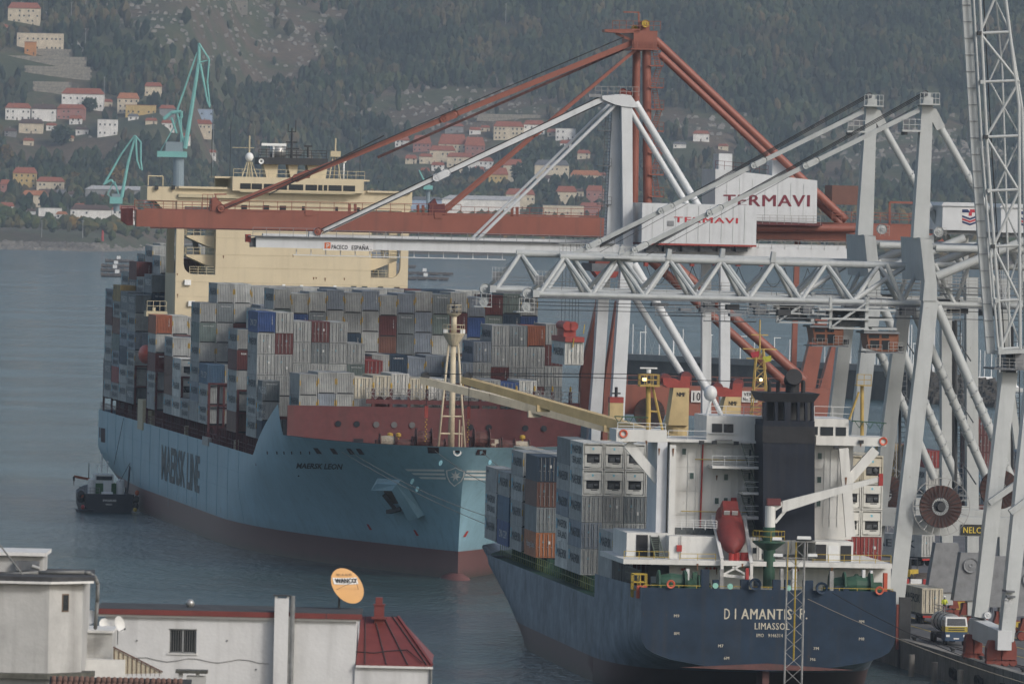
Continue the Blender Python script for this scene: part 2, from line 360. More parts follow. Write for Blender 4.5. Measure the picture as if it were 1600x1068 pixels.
H(49, 87, 163, 190, 'white', 'brown', 'white house with pale gable between the red roofed house and the brick-red house', 2)
H(89, 133, 163, 187, 'pink', 'red', 'brick-red house standing right of the white gabled house', 2)
H(29, 67, 190, 213, 'cream', 'brown', 'low cream house with dark brown roof and porch', 1)
H(183, 216, 146, 178, 'cream', 'orange', 'cream house with orange roof behind the yellow flat-roofed house', 3)
H(226, 252, 130, 152, 'cream', 'red', 'small lone cream house standing highest beside the green crane', 1)
H(196, 243, 166, 182, 'yellow', 'orange', 'long yellow flat-roofed house below the orange roof', 1, flat=True)
H(249, 273, 165, 184, 'grey', 'red', 'grey house with a red roof just behind the green crane', 1)
H(304, 332, 171, 194, 'blue', 'pale', 'pale blue and white flat-topped house right of the green crane', 2, flat=True)
H(302, 330, 190, 213, 'cream', 'red', 'cream house with red roof under the pale blue house', 2)
H(152, 183, 190, 216, 'white', 'grey', 'modern white flat-roofed house with dark open floors', 2, flat=True)
H(20, 56, 262, 294, 'yellow', 'red', 'three-storey yellow house with red roof near the shore', 3)
H(57, 99, 277, 302, 'cream', 'red', 'house with a broad red roof and dormer beside the yellow house', 2)
H(0, 15, 281, 306, 'pink', 'red', 'red house cut by the left edge of the picture near the shore', 2)
H(34, 73, 298, 324, 'cream', 'orange', 'cream house with orange roof above the grassy bank', 2)
H(61, 88, 296, 323, 'cream', 'brown', 'narrow cream gabled house right behind the grassy bank', 2)
H(86, 104, 297, 323, 'cream', 'grey', 'narrow house with steep grey gable next to the brown-roofed one', 2, rh=.4)
H(105, 117, 300, 316, 'grey', 'brown', 'small grey shed at the end of the gabled row', 1)
H(110, 172, 320, 346, 'white', 'brown', 'long white house with brown hipped roof by the waterfront', 2, nwin=6)
H(60, 95, 325, 338, 'white', 'grey', 'low white flat building behind the green bank', 1, flat=True)
H(146, 173, 305, 322, 'pink', 'red', 'house with a low red roof in front of the grey warehouse', 1)
H(174, 214, 322, 345, 'white', 'red', 'white waterfront house half hidden by the tip of the orange boom', 2)
H(133, 228, 291, 318, 'grey', 'pale', 'long grey shipyard warehouse with pale roof below the small green crane', 1, rh=.2, name='warehouse', cat='warehouse', nwin=5)
H(645, 673, 214, 240, 'pink', 'red', 'pink house with steep red roof, left end of the terrace', 2, rh=.5)
H(685, 729, 213, 244, 'cream', 'red', 'large cream house under a big plain red roof', 2, rh=.5)
H(726, 757, 215, 245, 'pink', 'red', 'pinkish house with red roof right of the big plain red roof', 2, rh=.45)
H(671, 711, 229, 256, 'cream', 'red', 'cream house with a small red roof in front of the big roof', 2)
H(655, 675, 241, 257, 'cream', 'red', 'tiny cream house at the low left of the terrace', 1)
H(698, 739, 240, 263, 'cream', 'red', 'cream two-storey house lowest in the red roofed terrace', 2)
H(730, 771, 246, 266, 'white', 'red', 'white house with red roof close above the grey forestay', 2)
H(695, 724, 195, 210, 'grey', 'red', 'low grey house with dull red roof on the upper road', 1)
H(771, 818, 190, 219, 'cream', 'red', 'wide cream apartment house behind the red forestay', 3, nwin=7)
H(818, 851, 191, 214, 'white', 'red', 'bright white house right of the wide cream apartment house', 2)
H(868, 899, 203, 221, 'white', 'grey', 'white flat-roofed house with a long balcony', 2, flat=True)
H(763, 793, 262, 301, 'yellow', 'red', 'three-storey yellow house with balconies over the white warehouse', 3)
H(786, 816, 249, 284, 'cream', 'red', 'cream house directly behind the yellow balcony house', 2)
H(835, 889, 250, 279, 'cream', 'grey', 'broad cream house with grey roof between two pines', 2)
H(891, 938, 266, 293, 'cream', 'orange', 'cream house with wide orange roof left of the grey crane mast', 2)
H(869, 900, 291, 322, 'cream', 'red', 'square cream house with four windows and hipped roof', 2, nwin=3)
H(916, 943, 290, 319, 'pink', 'red', 'pink house against the ladder side of the grey crane mast', 2)
H(790, 835, 296, 328, 'cream', 'red', 'cream house with broad red roof right of the white warehouse', 2)
H(848, 912, 322, 340, 'cream', 'grey', 'row of low cream sheds just above the orange boom', 1, flat=True, nwin=9)
H(905, 945, 318, 340, 'pink', 'red', 'low pink house right above the orange boom', 1)
H(642, 690, 308, 336, 'blue', 'grey', 'blue-grey warehouse left of the big white warehouse', 1, rh=.15, name='warehouse', cat='warehouse', nwin=2)
H(690, 812, 306, 336, 'white', 'pale', 'big white warehouse with shallow roof behind the orange boom', 1, rh=.2, name='warehouse', cat='warehouse', nwin=3)
H(1083, 1108, 205, 222, 'white', 'red', 'small white house beside the hill road right of the orange mast', 1)
H(358, 386, 0, 16, 'stone', 'grey', 'square stone hut on the bare hilltop', 1, flat=True)
SMALL = [  # x, foot y, width, height, wall, roof, label
 (70, 66, 16, 12, 'white', 'red', 'small white house just below the wide cream terrace house'), (6, 52, 12, 12, 'cream', 'red', 'small cream house at the left edge under the tall cream house'),
 (118, 196, 20, 14, 'white', 'red', 'small white house under the brick-red house'), (16, 214, 18, 14, 'grey', 'brown', 'small grey house below the white house at the left edge'), (80, 208, 16, 12, 'white', 'red', 'low white house right of the brown-roofed porch house'),
 (168, 168, 14, 12, 'cream', 'red', 'small cream house right of the white terraced row'), (208, 188, 16, 10, 'white', 'grey', 'low white outhouse in front of the yellow flat-roofed house'), (236, 196, 18, 10, 'cream', 'red', 'low cream house below the yellow flat-roofed house'), (262, 200, 20, 12, 'white', 'red', 'white house behind the lever of the tall teal crane'),
 (128, 214, 20, 12, 'white', 'brown', 'white house left of the modern flat-roofed one'), (108, 222, 14, 10, 'cream', 'orange', 'tiny cream house with orange roof above the wood'), (290, 220, 14, 12, 'white', 'red', 'tiny white house right of the tall teal crane'), (44, 228, 16, 12, 'cream', 'red', 'small cream house alone above the lower wood'),
 (10, 330, 22, 14, 'white', 'red', 'white house in the lower left corner of the village'), (124, 330, 16, 12, 'cream', 'red', 'cream house left of the long waterfront house roof'), (48, 336, 14, 9, 'white', 'brown', 'small white hut behind the green bank'), (190, 340, 18, 12, 'white', 'red', 'white house between warehouse and orange boom tip'), (212, 350, 16, 10, 'cream', 'red', 'cream house nearest the water beside the orange boom tip'), (96, 342, 16, 11, 'white', 'orange', 'white hut with orange roof at the bank end'),
 (628, 232, 22, 16, 'white', 'red', 'white house left end of the red-roofed terrace'), (642, 256, 18, 14, 'cream', 'red', 'cream house below the left end of the terrace'), (684, 268, 20, 14, 'white', 'red', 'white house below the big red roof'), (716, 272, 18, 12, 'cream', 'brown', 'small cream house just under the forestay'), (748, 276, 18, 14, 'white', 'red', 'white house left of the three-storey yellow one'), (664, 274, 14, 10, 'grey', 'red', 'grey hut lowest below the terrace'),
 (742, 214, 18, 12, 'white', 'red', 'white house on the upper road between two terraces'), (758, 206, 14, 10, 'cream', 'red', 'small cream house left of the wide apartment house'), (862, 216, 14, 12, 'cream', 'red', 'cream house right of the bright white house'), (884, 232, 18, 12, 'white', 'red', 'white house under the balcony house'), (912, 250, 20, 14, 'cream', 'red', 'cream house above the wide orange roof'), (930, 316, 18, 14, 'white', 'red', 'white house between pink house and grey mast'), (832, 302, 20, 16, 'cream', 'red', 'cream house behind the palm tree'), (858, 288, 18, 14, 'white', 'brown', 'white house above the palm tree'), (905, 308, 14, 12, 'cream', 'brown', 'narrow cream house right of the square four-window house'), (772, 316, 20, 12, 'cream', 'red', 'cream house over the right end of the white warehouse'),
 (940, 284, 14, 14, 'white', 'red', 'white house just left of the grey mast'), (1062, 232, 20, 10, 'white', 'grey', 'low white building beside the orange mast tubes'), (1130, 236, 16, 10, 'cream', 'red', 'cream hut on the hill road behind the backstays'), (330, 246, 14, 10, 'white', 'red', 'tiny white house above the ship bridge roof')]
for (x, yf, wd, hh, wc, rc, lb_) in SMALL: H(x-wd/2, x+wd/2, yf-hh, yf, wc, rc, lb_, 1 if hh < 13 else 2, rh=rnd.uniform(.3, .45))
# retaining walls: stone blocks in courses
STONE = paint('pale_stone', (.27, .245, .2), .95, .35, .4)
def retwall(x0, x1, yt, yb, label):
    g = GT((x0+x1)/2, yb); k = g.y/FPX; W = (x1-x0)*k; Hh = (yb-yt)*k
    t = thing('retaining_wall', tuple(g), 0, label, 'wall', 'stone retaining walls on the far slope')
    clear(g.x, g.y, W/2, 45, 6); n = max(2, int(Hh/1.6)); mb = MB()
    for j in range(n):
        for i in range(int(W/2.4)):
            o = (j % 2)*1.2; x = -W/2+i*2.4+o
            mb.box((x, rnd.uniform(-.12, .1), -2+j*(Hh+2)/n), (x+2.3, 2, -2+(j+.94)*(Hh+2)/n))
    tag(mb.build('stone_courses', STONE, t), kind='stuff'); MB().box((-W/2, .3, -2), (W/2, 2.4, Hh-.1)).build('wall_core', paint('mortar', (.1, .09, .075), .95), t)
retwall(38, 112, 79, 92, 'pale stone wall directly under the small orange building')
retwall(6, 135, 92, 104, 'long stone terrace wall, upper one of the middle pair')
retwall(38, 141, 107, 124, 'stepped stone terrace wall reaching furthest right')
retwall(51, 112, 128, 146, 'lowest stone retaining wall above the white terraced houses')
retwall(745, 860, 180, 188, 'stone terrace wall above the wide cream apartment house')
retwall(640, 730, 245, 252, 'low grey wall along the street under the red roofed terrace')
# hill road
mb = MB(); pts = [GT(78, 22), GT(92, 40), GT(104, 58), GT(118, 72), GT(132, 86)]
ps = []
for a in pts: ps.append((a+Vector((-4, 0, 1.0)), a+Vector((4, 0, 1.0))))
for (a, b2), (c, d2) in zip(ps[:-1], ps[1:]): mb.add([a, b2, d2, c], [(0, 1, 2, 3)])
tag(mb.build('hill_road', paint('pale_road', (.3, .28, .25), .95)), kind='structure')
# ------------------------------------------------------------------ far woods: crowns as one mass, scrub and rocks
def woods(name, n, xr, dr, hr, wr, dens, cols, seed):
    rg = np.random.RandomState(seed); V = []; F = []; T = []; base = 0
    k = 6
    for _ in range(n):
        X = rg.uniform(*xr); ds = rg.uniform(*dr)
        if abs(X) > (ds+6200)*0.064: continue
        Y = shoreY(X)+ds
        if (int(X//4), int(Y//4)) in CLEAR: continue
        if rg.rand() > dens(X, Y, ds): continue
        z = terr(X, Y); h = rg.uniform(*hr); wd = rg.uniform(*wr)*h/hr[1]+.6; lean = rg.normal(0, .05, 2)*h
        a0 = rg.rand()*6.28; ring = []
        prof = ((.12, .55), (.38, 1.0), (.72, .8)) 
        for (hh, ww) in prof:
            for i in range(k):
                a = a0 + 6.283*i/k + rg.normal(0, .2); r = wd*ww*rg.uniform(.6, 1.2); zz = h*(hh+rg.normal(0, .05))
                V.append((X+math.cos(a)*r+lean[0]*hh, Y+math.sin(a)*r+lean[1]*hh, z+zz))
        V.append((X+lean[0], Y+lean[1], z+h*.95)); V.append((X, Y, z-.5))
        for j in range(2):
            for i in range(k):
                a = base+j*k+i; b2 = base+j*k+(i+1) % k; F.append((a, b2, b2+k, a+k))
        for i in range(k): F.append((base+2*k+i, base+2*k+(i+1) % k, base+3*k)); F.append((base+(i+1) % k, base+i, base+3*k+1))
        T += [min(1, max(0, .5+.33*rg.normal()*.8+.75*mn.noise(Vector((X*.016, Y*.011, 4)))))]*(3*k+2); base += 3*k+2
    me = bpy.data.meshes.new(name); me.from_pydata(V, [], F)
    at = me.attributes.new('tint', 'FLOAT', 'POINT'); at.data.foreach_set('value', T)
    m = bpy.data.materials.new(name+'_foliage'); m.use_nodes = True; t = m.node_tree; b = t.nodes['Principled BSDF']; b.inputs['Roughness'].default_value = 1; b.inputs['Specular IOR Level'].default_value = .1
    an = t.nodes.new('ShaderNodeAttribute'); an.attribute_name = 'tint'; r = ramp(t, an.outputs['Fac'], [(i/(len(cols)-1), c) for i, c in enumerate(cols)])
    tc = t.nodes.new('ShaderNodeTexCoord'); n1 = noise_node(t, tc, .012, 4); r2 = ramp(t, n1.outputs['Fac'], [(.32, (.45, .5, .55)), (.5, (.95, .95, .9)), (.68, (1.7, 1.5, 1.25))])
    mx = t.nodes.new('ShaderNodeMix'); mx.data_type = 'RGBA'; mx.blend_type = 'MULTIPLY'; mx.inputs['Factor'].default_value = 1
    t.links.new(r.outputs[0], mx.inputs['A']); t.links.new(r2.outputs[0], mx.inputs['B']); t.links.new(mx.outputs['Result'], b.inputs['Base Color'])
    me.materials.append(m); return tag(link(name, me), kind='stuff')
def scrub(X, Y):     # bare, burnt slopes: a patch map in world space
    s = mn.noise(Vector((X*.005+3.1, Y*.0035, 9))) + .35*mn.noise(Vector((X*.03, Y*.03, 2)))
    z = terr(X, Y)
    a = math.exp(-((X+240)/90)**2-((z-175)/45)**2)*1.4 + math.exp(-((X+60)/95)**2-((z-112)/22)**2)*1.5 + math.exp(-((X-330)/130)**2-((z-90)/45)**2)*.9 + math.exp(-((X-145)/48)**2-((z-104)/9)**2)*1.5
    return s*.5 + a
def dens_high(X, Y, ds):
    return max(.02, min(1, 1.3-1.7*scrub(X, Y)))*(1 if ds > 620 else .25)*(.35 if mn.noise(Vector((X*.022, Y*.016, 8))) > .3 else 1)
woods('far_wood', 60000, (-600, 600), (330, 2300), (6, 17), (2.3, 4.6), dens_high, [(.012, .022, .014), (.03, .04, .02), (.02, .034, .024), (.045, .05, .028), (.06, .05, .03)], 3)
def dens_low(X, Y, ds):
    return .75 if ds > 110 or X > -200 else .12
woods('village_trees', 9500, (-480, 480), (25, 680), (4, 11), (2.2, 6.5), dens_low, [(.022, .038, .016), (.045, .06, .022), (.065, .06, .03), (.035, .05, .022), (.13, .085, .02)], 5)
rg = np.random.RandomState(11); mb = MB()
for _ in range(14000):
    X = rg.uniform(-520, 520); ds = rg.uniform(300, 2000)
    if abs(X) > (ds+6200)*.064: continue
    Y = shoreY(X)+ds
    if rg.rand() > min(1, max(0, scrub(X, Y)-.25)*1.6): continue
    s = rg.uniform(.6, 2.4); z = terr(X, Y)
    p = [(X+s*rg.uniform(-1, 1)*.7+dx*s, Y+dy*s, z+dz*s*rg.uniform(.5, 1.3)) for dx, dy, dz in ((-1,-1,-.3), (1,-1,-.3), (.9,1,-.3), (-1,1,-.3), (-.5,-.6,1), (.6,-.5,1), (.5,.6,1.1), (-.6,.5,.9))]
    mb.hexa(p)
ROCK = paint('granite_rock', (.19, .175, .155), .95, .35, .2)
tag(mb.build('hillside_rocks', ROCK), kind='stuff')
# shore riprap on the left point
mb = MB()
for _ in range(2600):
    X = rg.uniform(-420, -215); ds = rg.uniform(-9, 16) - 26*rg.rand()*(X > -275); Y = shoreY(X)+ds; s = rg.uniform(.6, 1.9); z = max(0, terr(X, Y))-.2
    p = [(X+dx*s, Y+dy*s, z+dz*s*rg.uniform(.6, 1.3)) for dx, dy, dz in ((-1,-1,-.3), (1,-1,-.3), (.9,1,-.3), (-1,1,-.3), (-.5,-.6,1), (.6,-.5,1), (.5,.6,1.1), (-.6,.5,.9))]
    mb.hexa(p)
tag(mb.build('shore_rocks', ROCK), kind='stuff')
# ================================================================== containers
CP = paint('container_paint', objcol=True, rough=.62, var=.24, scale=.5, rust=.45, streak=.35)
CPS = paint('container_paint_plain', objcol=True, rough=.6, var=.1, scale=.4, rust=.1, streak=.2)
YM = paint('height_mark_yellow', (.42, .27, .04), .7, .4, 3)
BLK = paint('soot_black_gap_shade', (.018, .018, .02), .7, .3, 1)
TXW = paint('lettering_white', (.6, .6, .58), .7, .15, 2)
TXD = paint('lettering_grey', (.05, .06, .068), .7, .15, 2)
TXB = paint('emblem_blue', (.16, .42, .52), .6, .1, 2)
STL = paint('galvanised_rod', (.3, .3, .29), .5, .3, 2)
CC = {'grey': (.315, .325, .315), 'pale grey': (.39, .40, .385), 'dark grey': (.17, .19, .195), 'blue-grey': (.225, .255, .29), 'green-grey': (.16, .2, .185), 'maroon': (.12, .035, .033),
      'brown': (.15, .07, .05), 'orange-brown': (.27, .09, .045), 'blue': (.035, .075, .21), 'navy': (.022, .045, .075), 'white': (.56, .56, .52), 'ivory': (.5, .46, .36), 'red': (.26, .04, .035), 'steel blue': (.07, .13, .2), 'tan': (.34, .24, .09), 'orange': (.36, .13, .05)}
CW, CL = 1.22, 12.19
def cont_mesh(h, end, L=CL, mark=False):
    mb = MB(); p = .14
    # left, right, back, top, bottom skins (sides ribbed)
    for sgn in (-1, 1):
        x = sgn*CW; xi = sgn*(CW-.05)
        mb.box((x, 0, 0), (x-sgn*p, p, h)); mb.box((x, L-p, 0), (x-sgn*p, L, h))
        mb.box((x, p, 0), (x-sgn*.1, L-p, .16)); mb.box((x, p, h-.12), (x-sgn*.1, L-p, h))
        n = 10; pts = []
        for i in range(n*2+1): pts.append((xi if i % 2 else sgn*(CW-.015), p+(L-2*p)*i/(n*2)))
        vs = [(a, b, .16) for a, b in pts]+[(a, b, h-.12) for a, b in pts]; k = len(pts)
        mb.add(vs, [(i, i+1, k+i+1, k+i) if sgn > 0 else (i+1, i, k+i, k+i+1) for i in range(k-1)])
    mb.poly([(-CW+.03, .03, h-.04), (CW-.03, .03, h-.04), (CW-.03, L-.03, h-.04), (-CW+.03, L-.03, h-.04)])
    mb.box((-CW+p, L-.1, 0), (CW-p, L-.02, h)); mb.poly([(-CW, 0, .01), (-CW, L, .01), (CW, L, .01), (CW, 0, .01)])
    mb.box((-CW+p, 0, 0), (CW-p, .09, .17), mi=(2 if end == 'wall' else 0)); mb.box((-CW-.002, -.003, -.03), (CW+.002, .1, .03), mi=2); mb.box((-CW+p, 0, h-.13), (CW-p, .09, h))  # black rail and strip paint in the shade between stacked boxes
    if end == 'wall':
        n = 9; W = 2*(CW-p); pts = []
        for i in range(n):
            x = -CW+p+W*i/n; s = W/n
            pts += [(x, .10), (x+s*.35, .10), (x+s*.5, .025), (x+s*.85, .025)]
        pts.append((CW-p, .10)); k = len(pts)
        mb.add([(a, b, .17) for a, b in pts]+[(a, b, h-.13) for a, b in pts], [(i, i+1, k+i+1, k+i) for i in range(k-1)])
    elif end == 'door': mb.poly([(-CW+p, .08, .17), (CW-p, .08, .17), (CW-p, .08, h-.13), (-CW+p, .08, h-.13)], 2)  # black backing: the shade in the gaps round the doors, as colour
    else: mb.poly([(-CW+p, .3, .17), (CW-p, .3, .17), (CW-p, .3, h-.13), (-CW+p, .3, h-.13)])
    if mark:
        for s in (-1, 1): mb.box((s*CW, -.006, h*.45), (s*(CW-.13), 0, h*.45+.75), mi=1)
    return mb.mesh('shipping_container', [CP, YM, BLK])
_cm = {}
def cmesh(h, end, L=CL, mark=False):
    k = (h, end, L, mark)
    if k not in _cm: _cm[k] = cont_mesh(*k)
    return _cm[k]
def door_mesh(h):
    mb = MB(); z0, z1 = .19, h-.15
    mb.box((.035, .02, z0), (1.045, .075, z1))
    for x in (.3, .8): mb.box((x-.09, .012, z0+.05), (x-.06, .02, z1-.05), mi=1)
    for z in (z0+.02, z0+(z1-z0)*.33, z0+(z1-z0)*.66, z1-.1): mb.box((.04, -.01, z), (1.04, .02, z+.08))
    return mb.mesh('door', [CP, BLK])
def rod_mesh(h):
    mb = MB(); mb.tube((0, -.06, .12), (0, -.06, h-.1), .035, n=6)
    mb.box((-.2, -.09, h*.42), (.03, -.05, h*.42+.06))
    return mb.mesh('lock_rod', STL)
_dm = {h: door_mesh(h) for h in (2.9, 2.6)}; _rm = {h: rod_mesh(h) for h in (2.9, 2.6)}
label_me = MB().box((-.11, .005, 0), (.11, .02, .26)).mesh('emblem_plate', TXB)
slabel_me = MB().box((-.13, .0, 0), (.13, .02, .34)).mesh('placard', TXW)
def star_plate(mb, c, ux, uy, s):    # square emblem with a seven-pointed star
    pass
def side_text(words, h, L=CL):
    mb = MB()
    W2 = {'M': [('MAERSK', 1.9, 9.0, .40, .74)], 'MS': [('MAERSK', 2.0, 8.8, .56, .86), ('SEALAND', 2.4, 8.2, .16, .42)], 'HS': [('Hapag-Lloyd', 2.5, 8, .3, .62)], 'CMA': [('CMA CGM', 2.5, 8, .3, .62)], 'OOCL': [('OOCL', 3, 7, .3, .62)], 'SM': [('MAERSK', .8, 2.6, .76, .86)]}[words]
    for s, a, ln, z0, z1 in W2:
        text_on(mb, s, (-CW-.012, L-a, h*z0), (0, -ln, 0), (0, 0, h*(z1-z0)), bold=.02)
    return mb
def side_emblem(h, L=CL):
    mb = MB(); x = -CW-.014; c = Vector((x, L-1.2, h*.66)); s = .55
    mb.box((x, c.y-s, c.z-s), (x+.01, c.y+s, c.z+s)); pts = []
    for i in range(14):
        r = s*.8 if i % 2 == 0 else s*.32; a = math.pi/2+i*math.pi/7
        pts.append((x-.008, c.y+math.cos(a)*r, c.z+math.sin(a)*r))
    mb.poly(pts[::-1], 1); return mb.mesh('emblem', [TXB, TXW])
_st = {}
def stext(words, h, mat, L=CL):
    k = (words, h, mat.name, L)
    if k not in _st: _st[k] = side_text(words, h, L).mesh('lettering', mat)
    return _st[k]
_em = {(h, L): side_emblem(h, L) for h in (2.9, 2.6) for L in (CL, 6.06)}
def front_text(kind, h):
    mb = MB()
    if kind == 'code': text_on(mb, 'MSKU 482 915 7', (.86, -.008, h*.4), (0, 0, h*.42), (-.13, 0, 0), .02)
    elif kind == 'top': text_on(mb, 'P&O Nedlloyd', (-.65, -.008, h*.8), (1.5, 0, 0), (0, 0, .2), .03)
    elif kind == 'cronos': text_on(mb, 'CRONOS', (-.75, -.008, h*.8), (1.4, 0, 0), (0, 0, .2), .03)
    elif kind == 'tex': text_on(mb, 'tex', (-.7, -.008, h*.78), (.8, 0, 0), (0, 0, .28), .04)
    elif kind == 'maersk': text_on(mb, 'MAERSK', (-.9, -.008, h*.78), (1.8, 0, 0), (0, 0, .24), .03)
    return mb.mesh('lettering', TXW if kind != 'maersk' else TXD)
_ft = {(k, h): front_text(k, h) for k in ('code', 'top', 'cronos', 'tex', 'maersk') for h in (2.9, 2.6)}
def reefer_parts(v):
    a = MB(); 
    a.box((-1.02, .06, .3), (1.02, .29, .75)); a.box((-1.02, .02, 1.75), (1.02, .29, 2.6))
    a.box((-1.02, .1, .75), (-.75, .29, 1.75)); a.box((.8, .1, .75), (1.02, .29, 1.75))
    a.tube((-.35, -.01, .24), (.9, -.01, .24), .05, n=6)
    d = MB(); d.box((-.74, .16, .78), (.78, .29, 1.72))
    e = MB()
    if v == 0: e.box((-.6, .03, .85), (.1, .15, 1.35)); e.tube((.2, .12, 1.15), (.62, .12, 1.15), .2, n=8); e.box((-.2, .05, .62), (.6, .1, .72)); f = None
    elif v == 1:
        e.lathe([(.0, .0), (.34, .0), (.38, .06), (.3, .1)], (0, .0, 1.35), (0, 1, 0), 14); f = None
    else: e.box((-.7, .02, .95), (-.1, .15, 1.6)); e.sph((.3, .1, 1.35), .3, 10, 6, (1, .4, 1))
    g = MB(); g.tube((-.95, -.02, 1.72), (-.1, -.02, .5), .035, n=5) if v == 1 else g.tube((-.95, -.02, 1.74), (.95, -.02, 1.74), .03, n=5)
    if v == 1: g.tube((.95, -.02, 1.72), (.1, -.02, .5), .035, n=5)
    return (a.mesh('reefer_panel', CPS), d.mesh('machinery_recess', BLK), e.mesh('cooling_unit', paint('machine_grey', (.06, .065, .07), .6, .4, 4)), g.mesh('guard_bar', STL))
_rf = [reefer_parts(v) for v in range(3)]
NUMW = ['zeroth', 'first', 'second', 'third', 'fourth', 'fifth', 'sixth', 'seventh', 'eighth', 'ninth', 'tenth', 'eleventh', 'twelfth', 'thirteenth', 'fourteenth', 'fifteenth', 'sixteenth', 'seventeenth', 'eighteenth']
crnd = random.Random(3)
def container(M, a, loc, h, colour, end, text, label, group, L=CL, ftext=None, scale=None, detail=True):
    """M: world matrix of the ship / yard frame, a: its heading"""
    c = CC[colour]; j = crnd.uniform(.88, 1.1); c = tuple(min(1, x*j) for x in c)
    e = 'reefer' if end == 'reefer' else end
    o = link('shipping_container', cmesh(h, e, L, mark=(h > 2.8 and end == 'wall' and colour in ('grey', 'pale grey', 'blue-grey'))), color=c)
    o.location = M @ Vector(loc); o.rotation_euler = (0, 0, a); tag(o, label, 'container', group)
    if not detail: return o
    if end == 'door':
        d1 = link('door', _dm[h], o, color=c); d2 = link('door', _dm[h], o, (-1.08, 0, 0), color=c)
        for d, xs in ((d1, (.3, .8)), (d2, (.3, .8))):
            for x in xs: link('lock_rod', _rm[h], d, (x, 0, 0))
        link('emblem_plate', label_me, o, (-.32 if crnd.random() < .8 else .3, -.01, h*.6))
        if crnd.random() < .4: link('placard', slabel_me, o, (.42, -.01, h*crnd.choice([.3, .55])))
    elif end == 'reefer':
        p = _rf[crnd.choice([0, 0, 1, 2])]
        q = link('reefer_panel', p[0], o, color=c); link('machinery_recess', p[1], o); u = link('cooling_unit', p[2], o); link('guard_bar', p[3], o)
        link('emblem_plate', label_me, q, (0, 0, 2.15))
    if ftext: link('lettering', _ft[(ftext, h)], o)
    if text:
        light = colour in ('grey', 'pale grey', 'white', 'ivory', 'green-grey', 'blue-grey', 'tan')
        link('lettering', stext(text, h, TXD if light else TXW, L), o)
        if light and text in ('M', 'MS'): link('emblem', _em[(h, L)], o)
    return o
# ================================================================== the blue container ship
AM = math.atan(.14)
def solve_Y(px, py, z): return G(px, py, z).y
_o = G(398, 711, 14.0)
M_O = Vector((_o.x, _o.y, 0))
MM = Matrix.Translation(M_O) @ Matrix.Rotation(AM, 4, 'Z'); MI = MM.inverted()
def LP(MIv, px, py, d):     # pixel ray meets the local plane y = d
    c = MIv @ CAM; v = MIv.to_3x3() @ ray(px, py); s = (d-c.y)/v.y
    return c + v*s
def ML(px, py, d): return LP(MI, px, py, d)
SHIP = thing('container_ship', M_O, AM, 'huge light blue container ship stacked high with containers, anchored bow towards us', 'ship')
HB = paint('hull_blue', (.25, .41, .49), .45, .1, .12, streak=.22, bump=.02, bscale=.2, boot=(3.7, (.18, .065, .06), .5))
HR = paint('hull_boot_red', (.15, .06, .055), .6, .25, .25, streak=.5)
DKR = paint('deck_oxide_red', (.105, .03, .03), .75, .2, .8, streak=.3, rust=.2)
DKD = paint('deck_dark_red', (.05, .02, .02), .8, .3, .8)
CRM = paint('superstructure_cream', (.55, .47, .32), .55, .06, .15, streak=.12)
CRD = paint('cream_steel', (.48, .42, .28), .6, .12, 1)
def dstem(z): return -63.5 - 9.5*max(0, (z-3)/15)**1.4
def half(s, z):
    w = min(1, max(0, z/18))**1.45; L = 112+(50-112)*w; p = 1.9+.1*w; q = 1-.5*w
    x = min(1, max(0, s/L)); return 21.5*(1-(1-x)**p)**q
def ztop(d):
    if d >= 1: return 14.0
    if d >= -26: return 14+7.9*((1-d)/27)**.72
    if d >= -31: return 21.9-4.1*(-26-d)/5
    return 17.8
ZL = [-3, -1, 0, 1.2, 2.4, 3.5, 5, 6.5, 8, 9.5, 11, 12.4]
dc = [232, 220, 200, 180, 160, 130, 100, 75, 60, 48, 36, 24, 14, 7, 2, 0, -2, -5, -9, -13, -18, -22, -26, -27.2, -29, -31, -34, -38, -42, -46, -50, -54, -58, -61.5, -64.5, -67, -69, -70.8, -72, -72.7, -73]
def hull_grid(side):
    g = []
    for d0 in dc:
        zt = ztop(d0); zs = ZL + [12.4+(zt-12.4)*k for k in (.35, .7, 1)]
        col = []
        for z in zs:
            f = max(0, (40-d0)/(40+73.0)); dd = d0 + (dstem(z)-dstem(18))*f**2.2 if d0 < 40 else d0
            s = max(0, dd-dstem(z)); b = half(s, z) if d0 > -73 else 0
            if d0 > 160: b -= 5.6*max(0, (7.5-z)/7.5)**1.1*((d0-160)/72)**1.3
            col.append((21.5+side*b, dd, z))
        g.append([(t_-1.5*min(1, max(0, (-36-y_)/32))**1.5, y_, z_) for t_, y_, z_ in col])
    return g
mb = MB()
for side in (-1, 1):
    g = hull_grid(side); n = len(g[0]); base = len(mb.v)
    mb.v += [p for c in g for p in c]
    for i in range(len(g)-1):
        for j in range(n-1):
            a = base+i*n+j; q = (a, a+n, a+n+1, a+1)
            mb.f.append(q if side < 0 else q[::-1]); mb.m.append(0)
gl, gr = hull_grid(-1), hull_grid(1)
n = len(gl[0])
for j in range(n-1): mb.poly([gl[0][j], gl[0][j+1], gr[0][j+1], gr[0][j]], 1 if j < 5 else 0)
hull = mb.build('hull', [HB, HR], SHIP); bm = bmesh.new(); bm.from_mesh(hull.data); bmesh.ops.remove_doubles(bm, verts=bm.verts, dist=.01); bmesh.ops.recalc_face_normals(bm, faces=bm.faces); bm.to_mesh(hull.data); bm.free()
smooth_by_angle(hull, 28)
